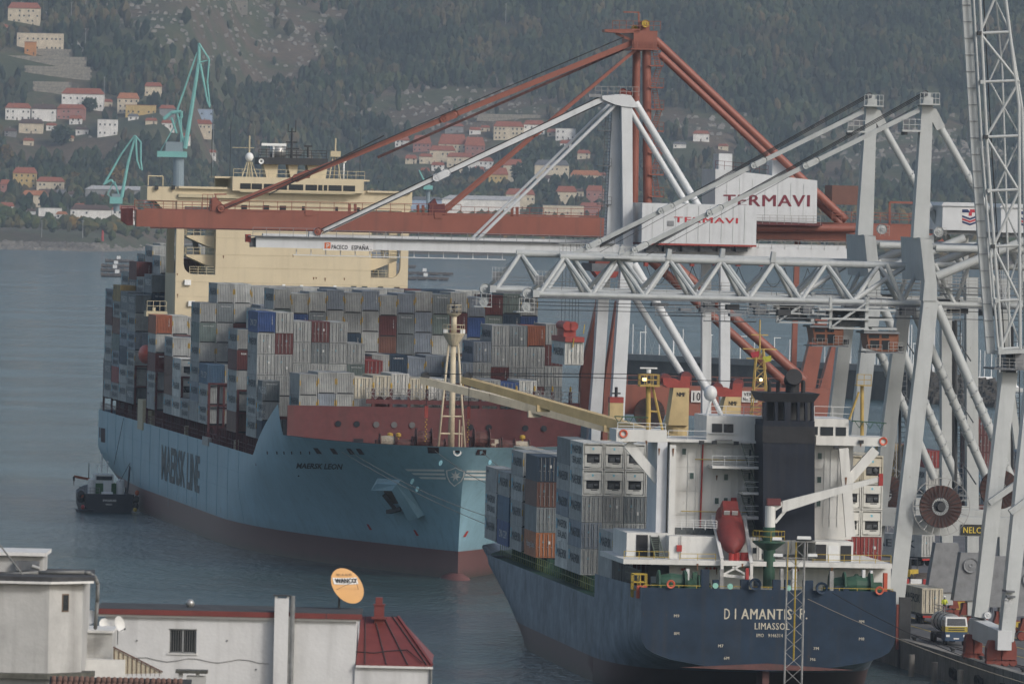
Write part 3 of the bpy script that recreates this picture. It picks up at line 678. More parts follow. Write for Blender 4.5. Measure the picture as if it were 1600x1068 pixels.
# bulwark inner skins and decks
mb = MB()
def halfat(d, z):
    f = max(0, (40-d)/(40+73.0)); dd = d + (dstem(z)-dstem(18))*f**2.2 if d < 40 else d
    return dd, (half(max(0, dd-dstem(z)), z) if d > -73 else 0)
for i in range(len(dc)-1):
    if dc[i] <= -31:
        q = []
        for dcc in (dc[i], dc[i+1]):
            dd, hw = halfat(dcc, 16.4); q.append((max(.02, hw-.45), dd+.35))
        (w0, d0), (w1, d1) = q; c0, c1 = [21.5-1.5*min(1, max(0, (-36-v)/32))**1.5 for v in (d0, d1)]
        mb.poly([(c0-w0, d0, 16.4), (c1-w1, d1, 16.4), (c1+w1, d1, 16.4), (c0+w0, d0, 16.4)])
        for s in (-1, 1): mb.poly([(c0+s*w0, d0, 16.4), (c1+s*w1, d1, 16.4), (c1+s*(w1+.15), d1-.05, 17.74), (c0+s*(w0+.15), d0-.05, 17.74)])
mb.build('forecastle_deck', DKR, SHIP)
MB().box((.4, 2, 12), (42.6, 231.6, 12.6)).box((3.2, -25.5, 12), (39.8, 2, 12.6)).build('main_deck', DKD, SHIP)
mb = MB(); mb.box((1.3, -27.4, 16.2), (41.7, -26.9, 21.75)); bulk = mb.build('breakwater_wall', DKR, SHIP)
# bulb
b = MB(); b.sph((20.3, -61, -2.4), 3.3, 18, 10, (.85, 2.9, 1.0)); o = b.build('bulbous_bow', HR, SHIP, smooth=True)
# hull decals
def world_bvh(o):
    bm = bmesh.new(); bm.from_mesh(o.data); bm.transform(MM); bm.normal_update(); t = BVHTree.FromBMesh(bm); bm.free(); return t
HBV = world_bvh(hull)
def hull_at(px, py, off=.04):
    d = ray(px, py).normalized(); hit = HBV.ray_cast(CAM, d)
    if hit[0] is None: return None
    n = hit[1]; n = n if n.dot(d) < 0 else -n
    return MI @ (hit[0] + n*off)
def decal_text(name, s, c00, c10, c11, c01, mat, bold=.02, off=.04):
    """lettering laid on the hull: corners bottom-left, bottom-right, top-right, top-left"""
    vs, fs = text_mesh(s, bold); c = [Vector(q) for q in (c00, c10, c11, c01)]; out = []
    for (u, v) in vs:
        p = c[0]*(1-u)*(1-v)+c[1]*u*(1-v)+c[2]*u*v+c[3]*(1-u)*v; out.append(hull_at(p.x, p.y, off))
    mb = MB(); mb.add(out, fs); return mb.build(name, mat, SHIP)
LG = paint('hull_letter_grey', (.085, .10, .105), .6, .15, .5)
decal_text('lettering', 'MAERSK LINE', (252.5, 749), (311.5, 771), (313, 712), (253, 693.5), LG, .03, .06)
decal_text('lettering', 'MAERSK LEON', (463, 731), (534, 733), (536, 724), (465, 722.5), paint('hull_letter_black', (.02, .025, .03), .6), .03)
LW = paint('hull_white', (.74, .75, .73), .6, .06)
def decal_poly(name, polys, mat, off=.05):
    """each polygon in picture measure is cut finely and laid on the hull plating"""
    mb = MB()
    for pl in polys:
        n = len(pl)//2 if len(pl) > 4 else 2
        A, B2 = (pl[:2], pl[2:][::-1]) if len(pl) == 4 else (None, None)
        if A:
            k = max(1, int((Vector(A[1])-Vector(A[0])).length/4)); pts = []
            for i in range(k+1):
                for e in (A, B2):
                    q = Vector(e[0]).lerp(Vector(e[1]), i/k); pts.append(hull_at(q.x, q.y, off))
            mb.add(pts, [(2*i, 2*i+2, 2*i+3, 2*i+1) for i in range(k)])
        else: mb.poly([hull_at(x, y, off) for x, y in pl])
    return mb.build(name, mat, SHIP)
for (x0, x1, y0, y1) in ((633, 694, 731.8, 735), (643, 695, 737.9, 741.1), (654, 696.5, 744, 747.2)):
    decal_poly('bow_stripe', [[(x0, y0), (x1, y0+.8), (x1+.5, y1+.8), (x0+4, y1)]], LW)
for (x0, x1, y0, y1) in ((729, 815, 733.8, 737), (727, 815, 739.6, 742.8), (725, 815, 745.6, 748.8)):
    decal_poly('bow_stripe', [[(x0, y0), (x1, y0+1.6), (x1, y1+1.6), (x0-.5, y1)]], LW)
sh = [(697, 734), (704, 732.5), (712, 729), (719, 733), (726.5, 735), (725.5, 743), (721, 751.5), (710, 759.5), (702, 752), (698, 743)]
cx, cy = 712, 743
for i in range(len(sh)):
    a, b2 = sh[i], sh[(i+1) % len(sh)]; q = lambda p: (cx+(p[0]-cx)*.92, cy+(p[1]-cy)*.93)
    decal_poly('shield_edge', [[a, b2, q(b2), q(a)]], LW, .06) if False else None
mb = MB(); pts = []
for k in range(len(sh)):
    a = sh[k]; pts.append(hull_at(a[0], a[1], .06)); pts.append(hull_at(cx+(a[0]-cx)*.86, cy+(a[1]-cy)*.89, .06))
n = len(sh); mb.add(pts, [(2*i, 2*((i+1) % n), 2*((i+1) % n)+1, 2*i+1) for i in range(n)]); mb.build('shield_outline', LW, SHIP)
mb = MB(); c0 = hull_at(cx, cy, .07); ring = []
for i in range(14):
    r = 9 if i % 2 == 0 else 3.6; a = -math.pi/2+i*math.pi/7; ring.append(hull_at(cx+math.cos(a)*r, cy+math.sin(a)*r, .07))
mb.add([c0]+ring, [(0, 1+i, 1+(i+1) % 14) for i in range(14)]); mb.build('star_emblem', LW, SHIP)
RM = paint('hull_red_mark', (.35, .03, .025), .6)
for x, y, s in ((577, 823, 1), (650, 832, 1), (728, 834, -1)):
    decal_poly('thruster_mark', [[(x-4*s, y-5), (x-1*s, y-5), (x+5*s, y+4), (x+1*s, y+4)]], RM)
def chock(pl, mat=DKD, nm='mooring_port'):
    pts = [hull_at(x, y, .05) for x, y in pl]; mb = MB(); mb.poly(pts); mb.build(nm, mat, SHIP)
for x0, y0 in ((489.5, 699), (515, 699.5), (541, 699.8), (556, 700)): chock([(x0, y0), (x0+7, y0+.3), (x0+14, y0+9.5), (x0+6, y0+9)])
chock([(668, 697.5), (686, 698), (686, 707.5), (669, 707)]); chock([(746, 701.5), (760, 702), (759, 710.5), (743, 710)])
for x0 in (840, 852): chock([(x0+4, 708.5), (x0+11, 708.8), (x0+6, 713), (x0-2, 713)])
for x0 in (418, 433, 444, 456, 470, 484): chock([(x0-1, 704.5), (x0+.7, 704.5), (x0+1.2, 709), (x0-.5, 709)])
mb = MB(); p = hull_at(715, 704.5, .1); mb.lathe([(.35, 0), (.55, -.12), (.6, .05)], p, (0, -1, .1), 14); o = mb.build('fairlead', LW, SHIP)
chock([(711.5, 703), (718, 703.2), (718, 706), (711.5, 706)], DKD)
chock([(158, 668), (164.5, 669), (164.5, 691), (158, 690)], DKD, 'side_opening'); chock([(155.6, 667), (157, 667), (157, 683), (155.6, 683)], DKD, 'side_opening')
# anchor pocket: a shelf standing off the flare, open below
def hp(x, y, o): return hull_at(x, y, o)
mb = MB()
A = [(588, 751), (622, 751.5), (661, 803), (650, 806)]      # outer lip
out = [hp(588, 757, 1.1), hp(621, 757, 1.2), hp(649, 805, 1.3), hp(660, 804, .8), hp(624, 751, .7), hp(592, 750, .6)]
inn = [hp(588, 758, -.1), hp(623, 758, -.1), hp(654, 806, -.1), hp(663, 804, -.1), hp(628, 748, -.1), hp(590, 746, -.1)]
mb.add(out+inn, [(0, 1, 4, 5), (1, 2, 3, 4), (5, 4, 10, 11), (4, 3, 9, 10), (0, 5, 11, 6), (2, 8, 9, 3), (1, 0, 6, 7), (2, 1, 7, 8)])
mb.build('anchor_pocket', HB, SHIP)
pr = paint('anchor_rust_shade', (.10, .075, .05), .8, .5, .8, rust=1.2)
def decal_grid(name, c, mat, off, n=7):
    c = [Vector(q) for q in c]; mb = MB()
    for j in range(n+1):
        for i in range(n+1): u, v = i/n, j/n; q = c[0]*(1-u)*(1-v)+c[1]*u*(1-v)+c[2]*u*v+c[3]*(1-u)*v; mb.v.append(tuple(hull_at(q.x, q.y, off)))
    for j in range(n):
        for i in range(n): a = j*(n+1)+i; mb.f.append((a, a+1, a+n+2, a+n+1)); mb.m.append(0)
    return mb.build(name, mat, SHIP)
decal_grid('pocket_recess_shade', [(597, 760), (622, 760), (649, 803), (616, 799)], pr, .1); decal_grid('pocket_lining', [(608, 785), (640, 785), (651, 804), (616, 800)], HB, .16)  # rusty dark patch on the plating, the pocket's inner shade painted in
mb = MB(); a0 = hp(603, 768, .5); a1 = hp(622, 790, .6)
mb.beam(a0, a1, .5, .5); mb.beam(hp(612, 795, .6), hp(634, 790, .6), .7, .5); mb.build('anchor', paint('anchor_black', (.03, .03, .03), .7, .4, 3), SHIP)
o = hp(790, 800, .4)
if o: MB().hexa([hp(774, 812, .0), hp(800, 812, 0), hp(800, 806, 1.5), hp(780, 808, 1.5), hp(776, 804, .0), hp(800, 800, 0), hp(800, 798, 1.2), hp(782, 800, 1.2)]).build('anchor_pocket', HB, SHIP)
# breakwater wall ports, deck gear
DGP = paint('port_grey', (.1, .1, .1), .7)
for x in (528.5, 557.5, 588, 616, 644): 
    c = ML(x+0, 661.5+(x-528)*.02, -27.5); MB().tube(c+Vector((0, .2, 0)), c+Vector((0, -.06, 0)), .42, n=12).build('porthole', GLASS if x < 560 else DGP, SHIP)
for x in (735, 764, 821, 850): c = ML(x, 667+(x-735)*.018, -27.5); MB().tube(c+Vector((0, .2, 0)), c+Vector((0, -.06, 0)), .42, n=12).build('porthole', GLASS, SHIP)
for x in (560, 817): c = ML(x, 692+(x-560)*.02, -27.5); MB().box((c.x-.65, -27.55, c.z-.7), (c.x+.65, -27.3, c.z+.6)).build('wall_opening', GLASS, SHIP)
WIN = paint('winch_rust_brown', (.09, .035, .03), .7, .5, 2, rust=.5); ROPE = paint('mooring_rope', (.36, .32, .25), .9, .3, 6)
def winch(x, y, s, rope):
    c = ML(x, y, -52); c.z = 16.5
    r = empty('mooring_winch'); r.parent = SHIP; r.location = c
    MB().lathe([(.0, -1.1), (1.1*s, -1.1), (1.1*s, -.95), (.45*s, -.95), (.45*s, .95), (1.1*s, .95), (1.1*s, 1.1), (0, 1.1)], (0, 0, 1.25*s), (1, 0, 0), 16).build('drum', WIN, r)
    MB().lathe([(.75*s, -.9), (.82*s, -.3), (.75*s, .9)], (0, 0, 1.25*s), (1, 0, 0), 14).build('rope_coil', ROPE if rope else WIN, r)
    MB().box((-1.6, -.7, 0), (-1.15, .7, 1.5*s)).build('gearbox', WIN, r); MB().box((1.15, -.7, 0), (1.7, .7, 1.3*s)).build('bearing_stand', WIN, r)
for x, s, rp in ((605, 1.0, True), (632, .8, False), (662, 1.35, False), (684, .8, False), (752, 1.4, False), (772, .9, True), (792, .85, False), (815, .8, True)): winch(x, 700, s, rp)
for x in (609, 622, 816): c = ML(x, 700, -50); MB().tube((c.x, c.y, 16.5), (c.x, c.y, 18.6), .12).lathe([(.1, 0), (.4, .1), (.4, .5), (.1, .6)], (c.x, c.y, 18.3), (0, 0, 1), 10).build('yellow_cowl', YM, SHIP)
# foremast
MP = paint('mast_cream', (.52, .45, .32), .6, .15, 1, streak=.3, rust=.25)
base = ML(705, 697, -62); base.z = 16.5
mr = empty('foremast'); mr.parent = SHIP; mr.location = (base.x, base.y, 16.5)
def mz(y): return ML(703, y, -62).z - 16.5
mb = MB(); mb.tube((0, 0, 0), (0, 0, mz(540)), .42, .36, n=14); mb.tube((0, 0, mz(522)), (0, 0, mz(492)), .4, .36, n=14); mb.build('mast_column', MP, mr, True)
for s in (-1, 1):
    MB().tube((s*1.85, -.4, 0), (s*.58, 0, mz(530)), .15, n=8).build('mast_leg', MP, mr, True)
MB().tube((0, 2.2, 0), (0, .4, mz(530)), .2, n=8).build('mast_leg', MP, mr, True)
mb = MB(); mb.lathe([(.5, mz(540)), (.9, mz(533)), (1.45, mz(522)), (1.5, mz(520)), (0, mz(520))], (0, 0, 0), n=16); mb.build('crow_platform', MP, mr)
MB().lathe([(.45, mz(494)), (.9, mz(490)), (.95, mz(489)), (0, mz(489))], (0, 0, 0), n=14).build('upper_platform', MP, mr)
ring = lambda r, z: [(r*math.cos(i*math.pi/4), r*math.sin(i*math.pi/4), z) for i in range(9)]
MB().rail(ring(1.45, mz(520)), 1.1, 1.2, .05).build('platform_rail', MP, mr); MB().rail(ring(.92, mz(489)), 1.1, 1, .05).build('platform_rail', MP, mr)
for y in (650, 668+9): MB().tube((-1.3-.2*(y > 655), -.25, mz(y)), (1.3+.2*(y > 655), -.25, mz(y)), .12, n=6).build('mast_brace', MP, mr)
MB().tube((0, 0, mz(489)), (0, 0, mz(470)), .12, .06, n=6).tube((-.5, 0, mz(474)), (.5, 0, mz(474)), .06, n=5).tube((0, 0, mz(484)), (0, 0, mz(478)), .3, n=8).build('navigation_light', DARK, mr)
MB().tube((1.0, -.3, 0), (1.0, -.3, mz(655)), .1, n=5).tube((1.35, -.3, 0), (1.35, -.3, mz(665)), .07, n=5).build('mast_ladder', MP, mr)
for s in (-1, 1): MB().box((s*1.15-.3, -.6, mz(520)), (s*1.15+.3, -.2, mz(520)+.5)).build('deck_lamp', LW, mr)
# ------------------------------------------------------------------ superstructure (its front stands at d = 156)
SD = 156.0; SUP = empty('superstructure'); SUP.parent = SHIP
def mx(x, d=SD, y=400): return ML(x, y, d).x
def mzz(xc, y, d=SD): return ML(xc, y, d).z
def srect(name, x0, x1, y0, y1, d0=SD, d1=SD+16, mat=CRM, zb=None):
    xc = (x0+x1)/2; a = (mx(x0, d0), d0, mzz(xc, y1, d0) if zb is None else zb); b2 = (mx(x1, d0), d1, mzz(xc, y0, d0))
    return MB().box(a, b2).build(name, mat, SUP)
srect('lower_house', 275, 638, 431.5, 470, zb=12.6)
srect('centre_house', 337, 580, 322, 431.5)
zl = mzz(456, 431.5); zu = mzz(456, 326)
# side columns with the open stair recess between, rounded corner at its foot
for (xa, xb, xo) in ((275, 287, 337), (638, 626, 580)):
    x0, x1, x2 = mx(xa), mx(xb), mx(xo); s = 1 if x1 > x0 else -1; mb = MB()
    pr_ = [(x0, zl), (x1+s*1.6, zl)]+[(x1+s*1.6*(1-math.sin(t)), zl+1.6*(1-math.cos(t))) for t in (.3, .7, 1.1, 1.57)]+[(x1, zu), (x0, zu)]
    mb.prism([(p[0], SD, p[1]) for p in pr_], (0, 1.2, 0)); mb.build('side_pillar', CRM, SUP)
    MB().box((x0, SD+14.6, zl), (x1, SD+16, zu)).build('side_pillar', CRM, SUP)
    for k, y in enumerate((368, 398)):
        z = mzz(456, y+3); q = x2-s*4.4
        mb = MB(); mb.prism([(x2, SD+2, z), (q, SD+2, z), (q, SD+2, z-.25), (x2-s*1, SD+2, z-1.7), (x2, SD+2, z-1.9)], (0, 7, 0)); mb.build('stair_landing', CRM, SUP)
        MB().rail([(x2, SD+2.1, z), (q, SD+2.1, z), (q, SD+9, z)], 1.1, 1.0, .05).build('landing_rail', CRD, SUP)
        MB().beam((x2-s*2.6, SD+4, z), (x2-s*2.6, SD+8, z+3.2), .9, .12).build('stair_flight', STL, SUP)
    MB().rail([(x1+s*1, SD+.3, zl), (x2, SD+.3, zl)], 1.2, 1.2, .05, 3).build('recess_rail', CRD, SUP)
srect('upper_house', 275, 640, 316, 330, zb=zu)
srect('bridge_wing', 228, 640+2, 295.5, 317, SD, SD+11)
# sloped brackets under the wing tips
x0, x1 = mx(228), mx(275); z0 = mzz(434, 316.8)
MB().prism([(x0+1.2, SD+.3, z0), (x1, SD+.3, z0), (x1, SD+.3, z0-3.4)], (0, 9, 0)).build('wing_bracket', CRM, SUP)
srect('wing_recess_band', 277, 372, 303.5, 309, SD-.5, SD+.3, CRD)
srect('wing_cornice', 277, 353, 291.5, 295, SD-.6, SD+3); srect('wing_cornice', 572, 640, 298.5, 301.5, SD-.6, SD+3)
srect('canopy', 333, 362, 275.5, 278.5, SD+1, SD+9); srect('canopy_back', 334, 361, 278.5, 295, SD+6, SD+8, CRD)
srect('canopy', 562, 575, 281, 283.5, SD+1, SD+9)
srect('wheelhouse', 361, 566, 278, 300, SD-1.2, SD+10)
for (a, b2) in ((373, 389.5), (391, 407), (410, 426), (429, 446), (449, 471.5), (475, 493), (495, 501.5), (503.5, 509), (511, 531.5), (534, 552.5)):
    c = (a+b2)/2; MB().box((mx(a, SD-1.2), SD-1.26, mzz(c, 295+(c-373)*.022, SD-1.2)), (mx(b2, SD-1.2), SD-1.1, mzz(c, 286.2+(c-373)*.022, SD-1.2))).build('wheelhouse_window', GLASS, SUP)
srect('window_sill_band', 373, 553, 300.5, 302, SD-1.5, SD-1.15, CRD)
for (x, wd) in ((381.5, 9), (415.5, 10), (442, 10), (474, 4.5), (526, 4.5), (560, 4.5)):
    c = ML(x, 324+(x-381)*.022, SD); MB().box((c.x-wd*.05, SD-.05, c.z-.4), (c.x+wd*.05, SD+.02, c.z+.4)).build('window', GLASS, SUP)
for x in (552.5, 569.5, 594.5, 620):
    c = ML(x, 451+(x-552)*.022, SD); f = MB().box((c.x-.5, SD-.04, c.z-.5), (c.x+.5, SD+.02, c.z+.5)).build('window_frame', CRD, SUP); MB().box((c.x-.42, SD-.07, c.z-.42), (c.x+.42, SD-.03, c.z+.42)).build('window', GLASS, SUP)
for x, y in ((293, 441), (443, 448), (471, 449), (523, 450), (299, 474)):
    c = ML(x, y, SD); wq = .5 if x < 300 else .22; MB().box((c.x-wq, SD-.5, c.z-.4), (c.x+wq, SD+.02, c.z+.4)).build('vent_box', LW, SUP)
# monkey island
srect('black_gallery', 401, 509, 247, 257.5, SD+1, SD+7, DARK)
zt = mzz(455, 257.5, SD+1); zb_ = mzz(455, 279, SD+1)
for (a, b2) in ((414, 429), (452, 460), (482, 506)):
    p0, p1 = mx(a, SD+2), mx(b2, SD+2); MB().prism([(p0, SD+2, zb_), (p1, SD+2, zb_), (p1+.3, SD+2, zt), (p0-.5, SD+2, zt)], (0, 4, 0)).build('gallery_support', CRM, SUP)
MB().rail([(mx(402, SD), SD+1, zt+1), (mx(508, SD), SD+1, zt+1)], 1.3, 1.2, .06, 3).build('gallery_rail', DARK, SUP)
c = ML(408, 252, SD+.8); MB().lathe([(.15, 0), (.25, -.3), (.42, -.35), (.42, -.2)], c, (0, 1, 0), 12).build('horn', LW, SUP)
MET = paint('brushed_metal', (.42, .42, .4), .35, .2, 1, metal=.6)
c = ML(434, 246, SD+3); hgt = mzz(434, 228, SD+3)-c.z
MB().tube(c, c+Vector((0, 0, hgt)), 1.25, n=18).build('exhaust_drum', MET, SUP, True)
c = ML(427, 246, SD+2); z = mzz(428, 226, SD+2); MB().box((c.x-1.9, SD+1.8, z-.2), (c.x+2.0, SD+2.1, z+.2)).tube((c.x, SD+2, c.z), (c.x, SD+2, z), .15).build('radar_scanner', LW, SUP)
c = ML(455, 258, SD+3); zz = mzz(455, 200, SD+3); mb = MB(); mb.tube(c, (c.x, c.y, zz), .25, .1, n=6)
for y, wd in ((242, 1.6), (232, 1.2), (222, .9)): z = mzz(455, y, SD+3); mb.tube((c.x-wd, c.y, z), (c.x+wd, c.y, z), .1, n=5)
z = mzz(455, 206, SD+3); mb.tube((c.x-.6, c.y, z), (c.x-.6, c.y, z+1.2), .07, n=5); mb.tube((c.x+.6, c.y, z), (c.x+.6, c.y, z+1.8), .07, n=5); mb.tube((c.x-.6, c.y, z), (c.x+.6, c.y, z), .07, n=5); mb.build('signal_mast', DARK, SUP)
c = ML(481, 246, SD+2); z = mzz(481, 229, SD+2); MB().tube(c, (c.x, c.y, z), .15).box((c.x-.6, c.y-.2, z-.1), (c.x+.6, c.y+.2, z+.2)).build('small_scanner', DARK, SUP)
c = ML(389, 277, SD+2); z0 = c.z; z = mzz(389, 253, SD+2); mb = MB()
for dx, dy in ((-1.2, -.8), (1.2, -.8), (0, 1), (-.5, -.9), (.5, -.9)): mb.tube((c.x+dx, c.y+dy, z0), (c.x+dx*.3, c.y+dy*.3, z), .09, n=5)
mb.tube((c.x, c.y, z0), (c.x, c.y+.4, mzz(389, 212, SD+2)), .13, n=6); zq = mzz(389, 231, SD+2); mb.tube((c.x-2.7, c.y+.4, zq), (c.x+.8, c.y+.4, zq), .06, n=5); mb.build('dome_tripod', CRD, SUP)
MB().sph((c.x, c.y, z+.75), .66, 14, 9, (1, 1, 1.1)).build('satellite_dome', LW, SUP, True)
c = ML(523, 281, SD+2); mb = MB(); z = mzz(523, 245, SD+2)
for dx in (-.9, 0, .9): mb.tube((c.x+dx, c.y+(0 if dx else 1), c.z), (c.x+dx*.4, c.y, z), .1, n=5)
mb.tube((c.x, c.y, z), (c.x, c.y, mzz(523, 216, SD+2)), .13, n=6); mb.build('side_mast', CRD, SUP); MB().box((c.x-.8, c.y-.5, z), (c.x+.8, c.y+.5, z+.9)).build('mast_box', CRD, SUP)
c = ML(537.5, 250, SD+2); MB().sph((c.x, c.y, c.z), .45, 12, 8, (1, 1, 1.2)).tube((c.x, c.y, c.z-3), (c.x, c.y, c.z), .12).build('satellite_dome', LW, SUP, True)
zr = mzz(463, 278, SD); MB().rail([(mx(361), SD-1, zr), (mx(566), SD-1, zr)], 1.2, 1.4, .05).build('roof_rail', CRD, SUP)
c = ML(240, 290, SD+1); z = mzz(240, 275, SD+1); x0, x1 = mx(229, SD+1), mx(252, SD+1)
MB().tube((x0, SD+1, c.z), (x0, SD+1, z), .1).tube((x1, SD+1, c.z), (x1, SD+1, z), .1).tube((x0, SD+1, z), (x1, SD+1, z), .1).build('wing_gallows', CRD, SUP)
for x in (245, 271): c = ML(x, 293, SD-.4); MB().box((c.x-.25, SD-.6, c.z-.3), (c.x+.25, SD, c.z+.3)).build('floodlight', DARK, SUP)
for x, y, c_ in ((303, 352, 3.3), (523, 260, 3)): pass
mb = MB(); a = ML(511, 260, SD+1); mb.add([a, a+Vector((-.6, 0, -1)), a+Vector((0, .1, -1.1))], [(0, 1, 2)]); 
for px, l in ((330, 12), (359, 9), (562, 8)): 
    c = ML(px, 277, SD+4); MB().tube(c, c+Vector((0, 0, l)), .06, .03, n=4).build('whip_aerial', DARK, SUP)
# ------------------------------------------------------------------ bays of containers
ZB = 16.4
def st(n, k=0): return [2.6]*k+[2.9]*(n-k)
BAYS = {}      # name -> (d of the front face, {row: list of heights}, first row offset)
def bay(name, d, rows, L=CL, t0=0.0, zb=ZB): BAYS[name] = (d, rows, L, t0, zb)
bay('bow', -20.6, {1: st(3, 1), 2: st(3), 3: st(3), 4: st(3, 2), 5: st(3, 1), 6: st(3, 0), 7: st(3, 2), 8: st(3, 2), 9: st(2), 10: st(2), 11: st(3, 2), 12: st(3, 3), 13: st(3, 2), 14: st(2)}, t0=1.1, zb=17.4)
bay('half', -7.2, {0: st(3, 2)}, L=6.06)
bay('P', 0, {0: st(6), 1: st(6), 2: st(6, 4), 3: st(6, 4), 4: st(6, 4), 5: st(5, 4), 6: st(4, 2), 7: st(3), 8: st(3), 9: st(3), 10: st(3), 11: st(4, 2), 12: st(5, 2), 13: st(6, 4), 14: st(6, 4), 15: st(6, 4), 16: st(6, 3)})
bay('O', 12.8, {r: st(4, (r*7) % 3 == 0) for r in range(3, 17)})
bay('N', 25.6, {**{0: st(5), 1: st(6)}, **{r: st(7, [0, 1, 0, 2, 1][r % 5]) for r in range(2, 17)}})
bay('K', 64.5, {0: st(3), 1: st(3), 2: st(3, 1), **{r: st(6) for r in range(3, 17)}})
bay('J', 77.3, {0: st(6), 1: st(7), 2: st(7), 3: st(7, 1), **{r: st(7, 1) for r in range(4, 17)}})
bay('I', 90.2, {0: st(1), **{r: st(3) for r in range(1, 17)}})
bay('H', 103, {0: st(3), **{r: st(3) for r in range(1, 17)}})
bay('G', 115.5, {0: st(4), 1: st(4), **{r: st(5) for r in range(2, 17)}})
bay('F', 128.3, {r: st(4) for r in range(1, 17)})
bay('E', 141.4, {r: st(5, r % 3 == 2) for r in range(17)})
bay('D', 174.6, {0: st(6, 1), 1: st(7), 2: st(7, 1), **{r: st(8, 1) for r in range(3, 17)}})
bay('C', 187.2, {0: st(6), 1: st(7, 2), **{r: st(8) for r in range(2, 17)}})
bay('B', 199.8, {0: st(7, 7), 1: st(8, 4), 2: st(9, 5), 3: st(9, 5), **{r: st(9, 4) for r in range(4, 17)}})
bay('A', 212.8, {0: st(6), 1: st(7), 2: st(8), **{r: st(9, 4) for r in range(3, 17)}})
ORDER = ['bow', 'half', 'P', 'O', 'N', 'K', 'J', 'I', 'H', 'G', 'F', 'E', 'D', 'C', 'B', 'A']
BW = {'bow': 'foremost bay by the red wall', 'half': 'short bay by the rising bulwark', 'P': 'second bay', 'O': 'third bay', 'N': 'fourth bay', 'K': 'fifth bay', 'J': 'sixth bay', 'I': 'seventh bay', 'H': 'eighth bay', 'G': 'ninth bay', 'F': 'tenth bay', 'E': 'last bay before the bridge', 'D': 'first bay behind the bridge', 'C': 'second bay behind the bridge', 'B': 'third bay behind the bridge', 'A': 'sternmost bay'}
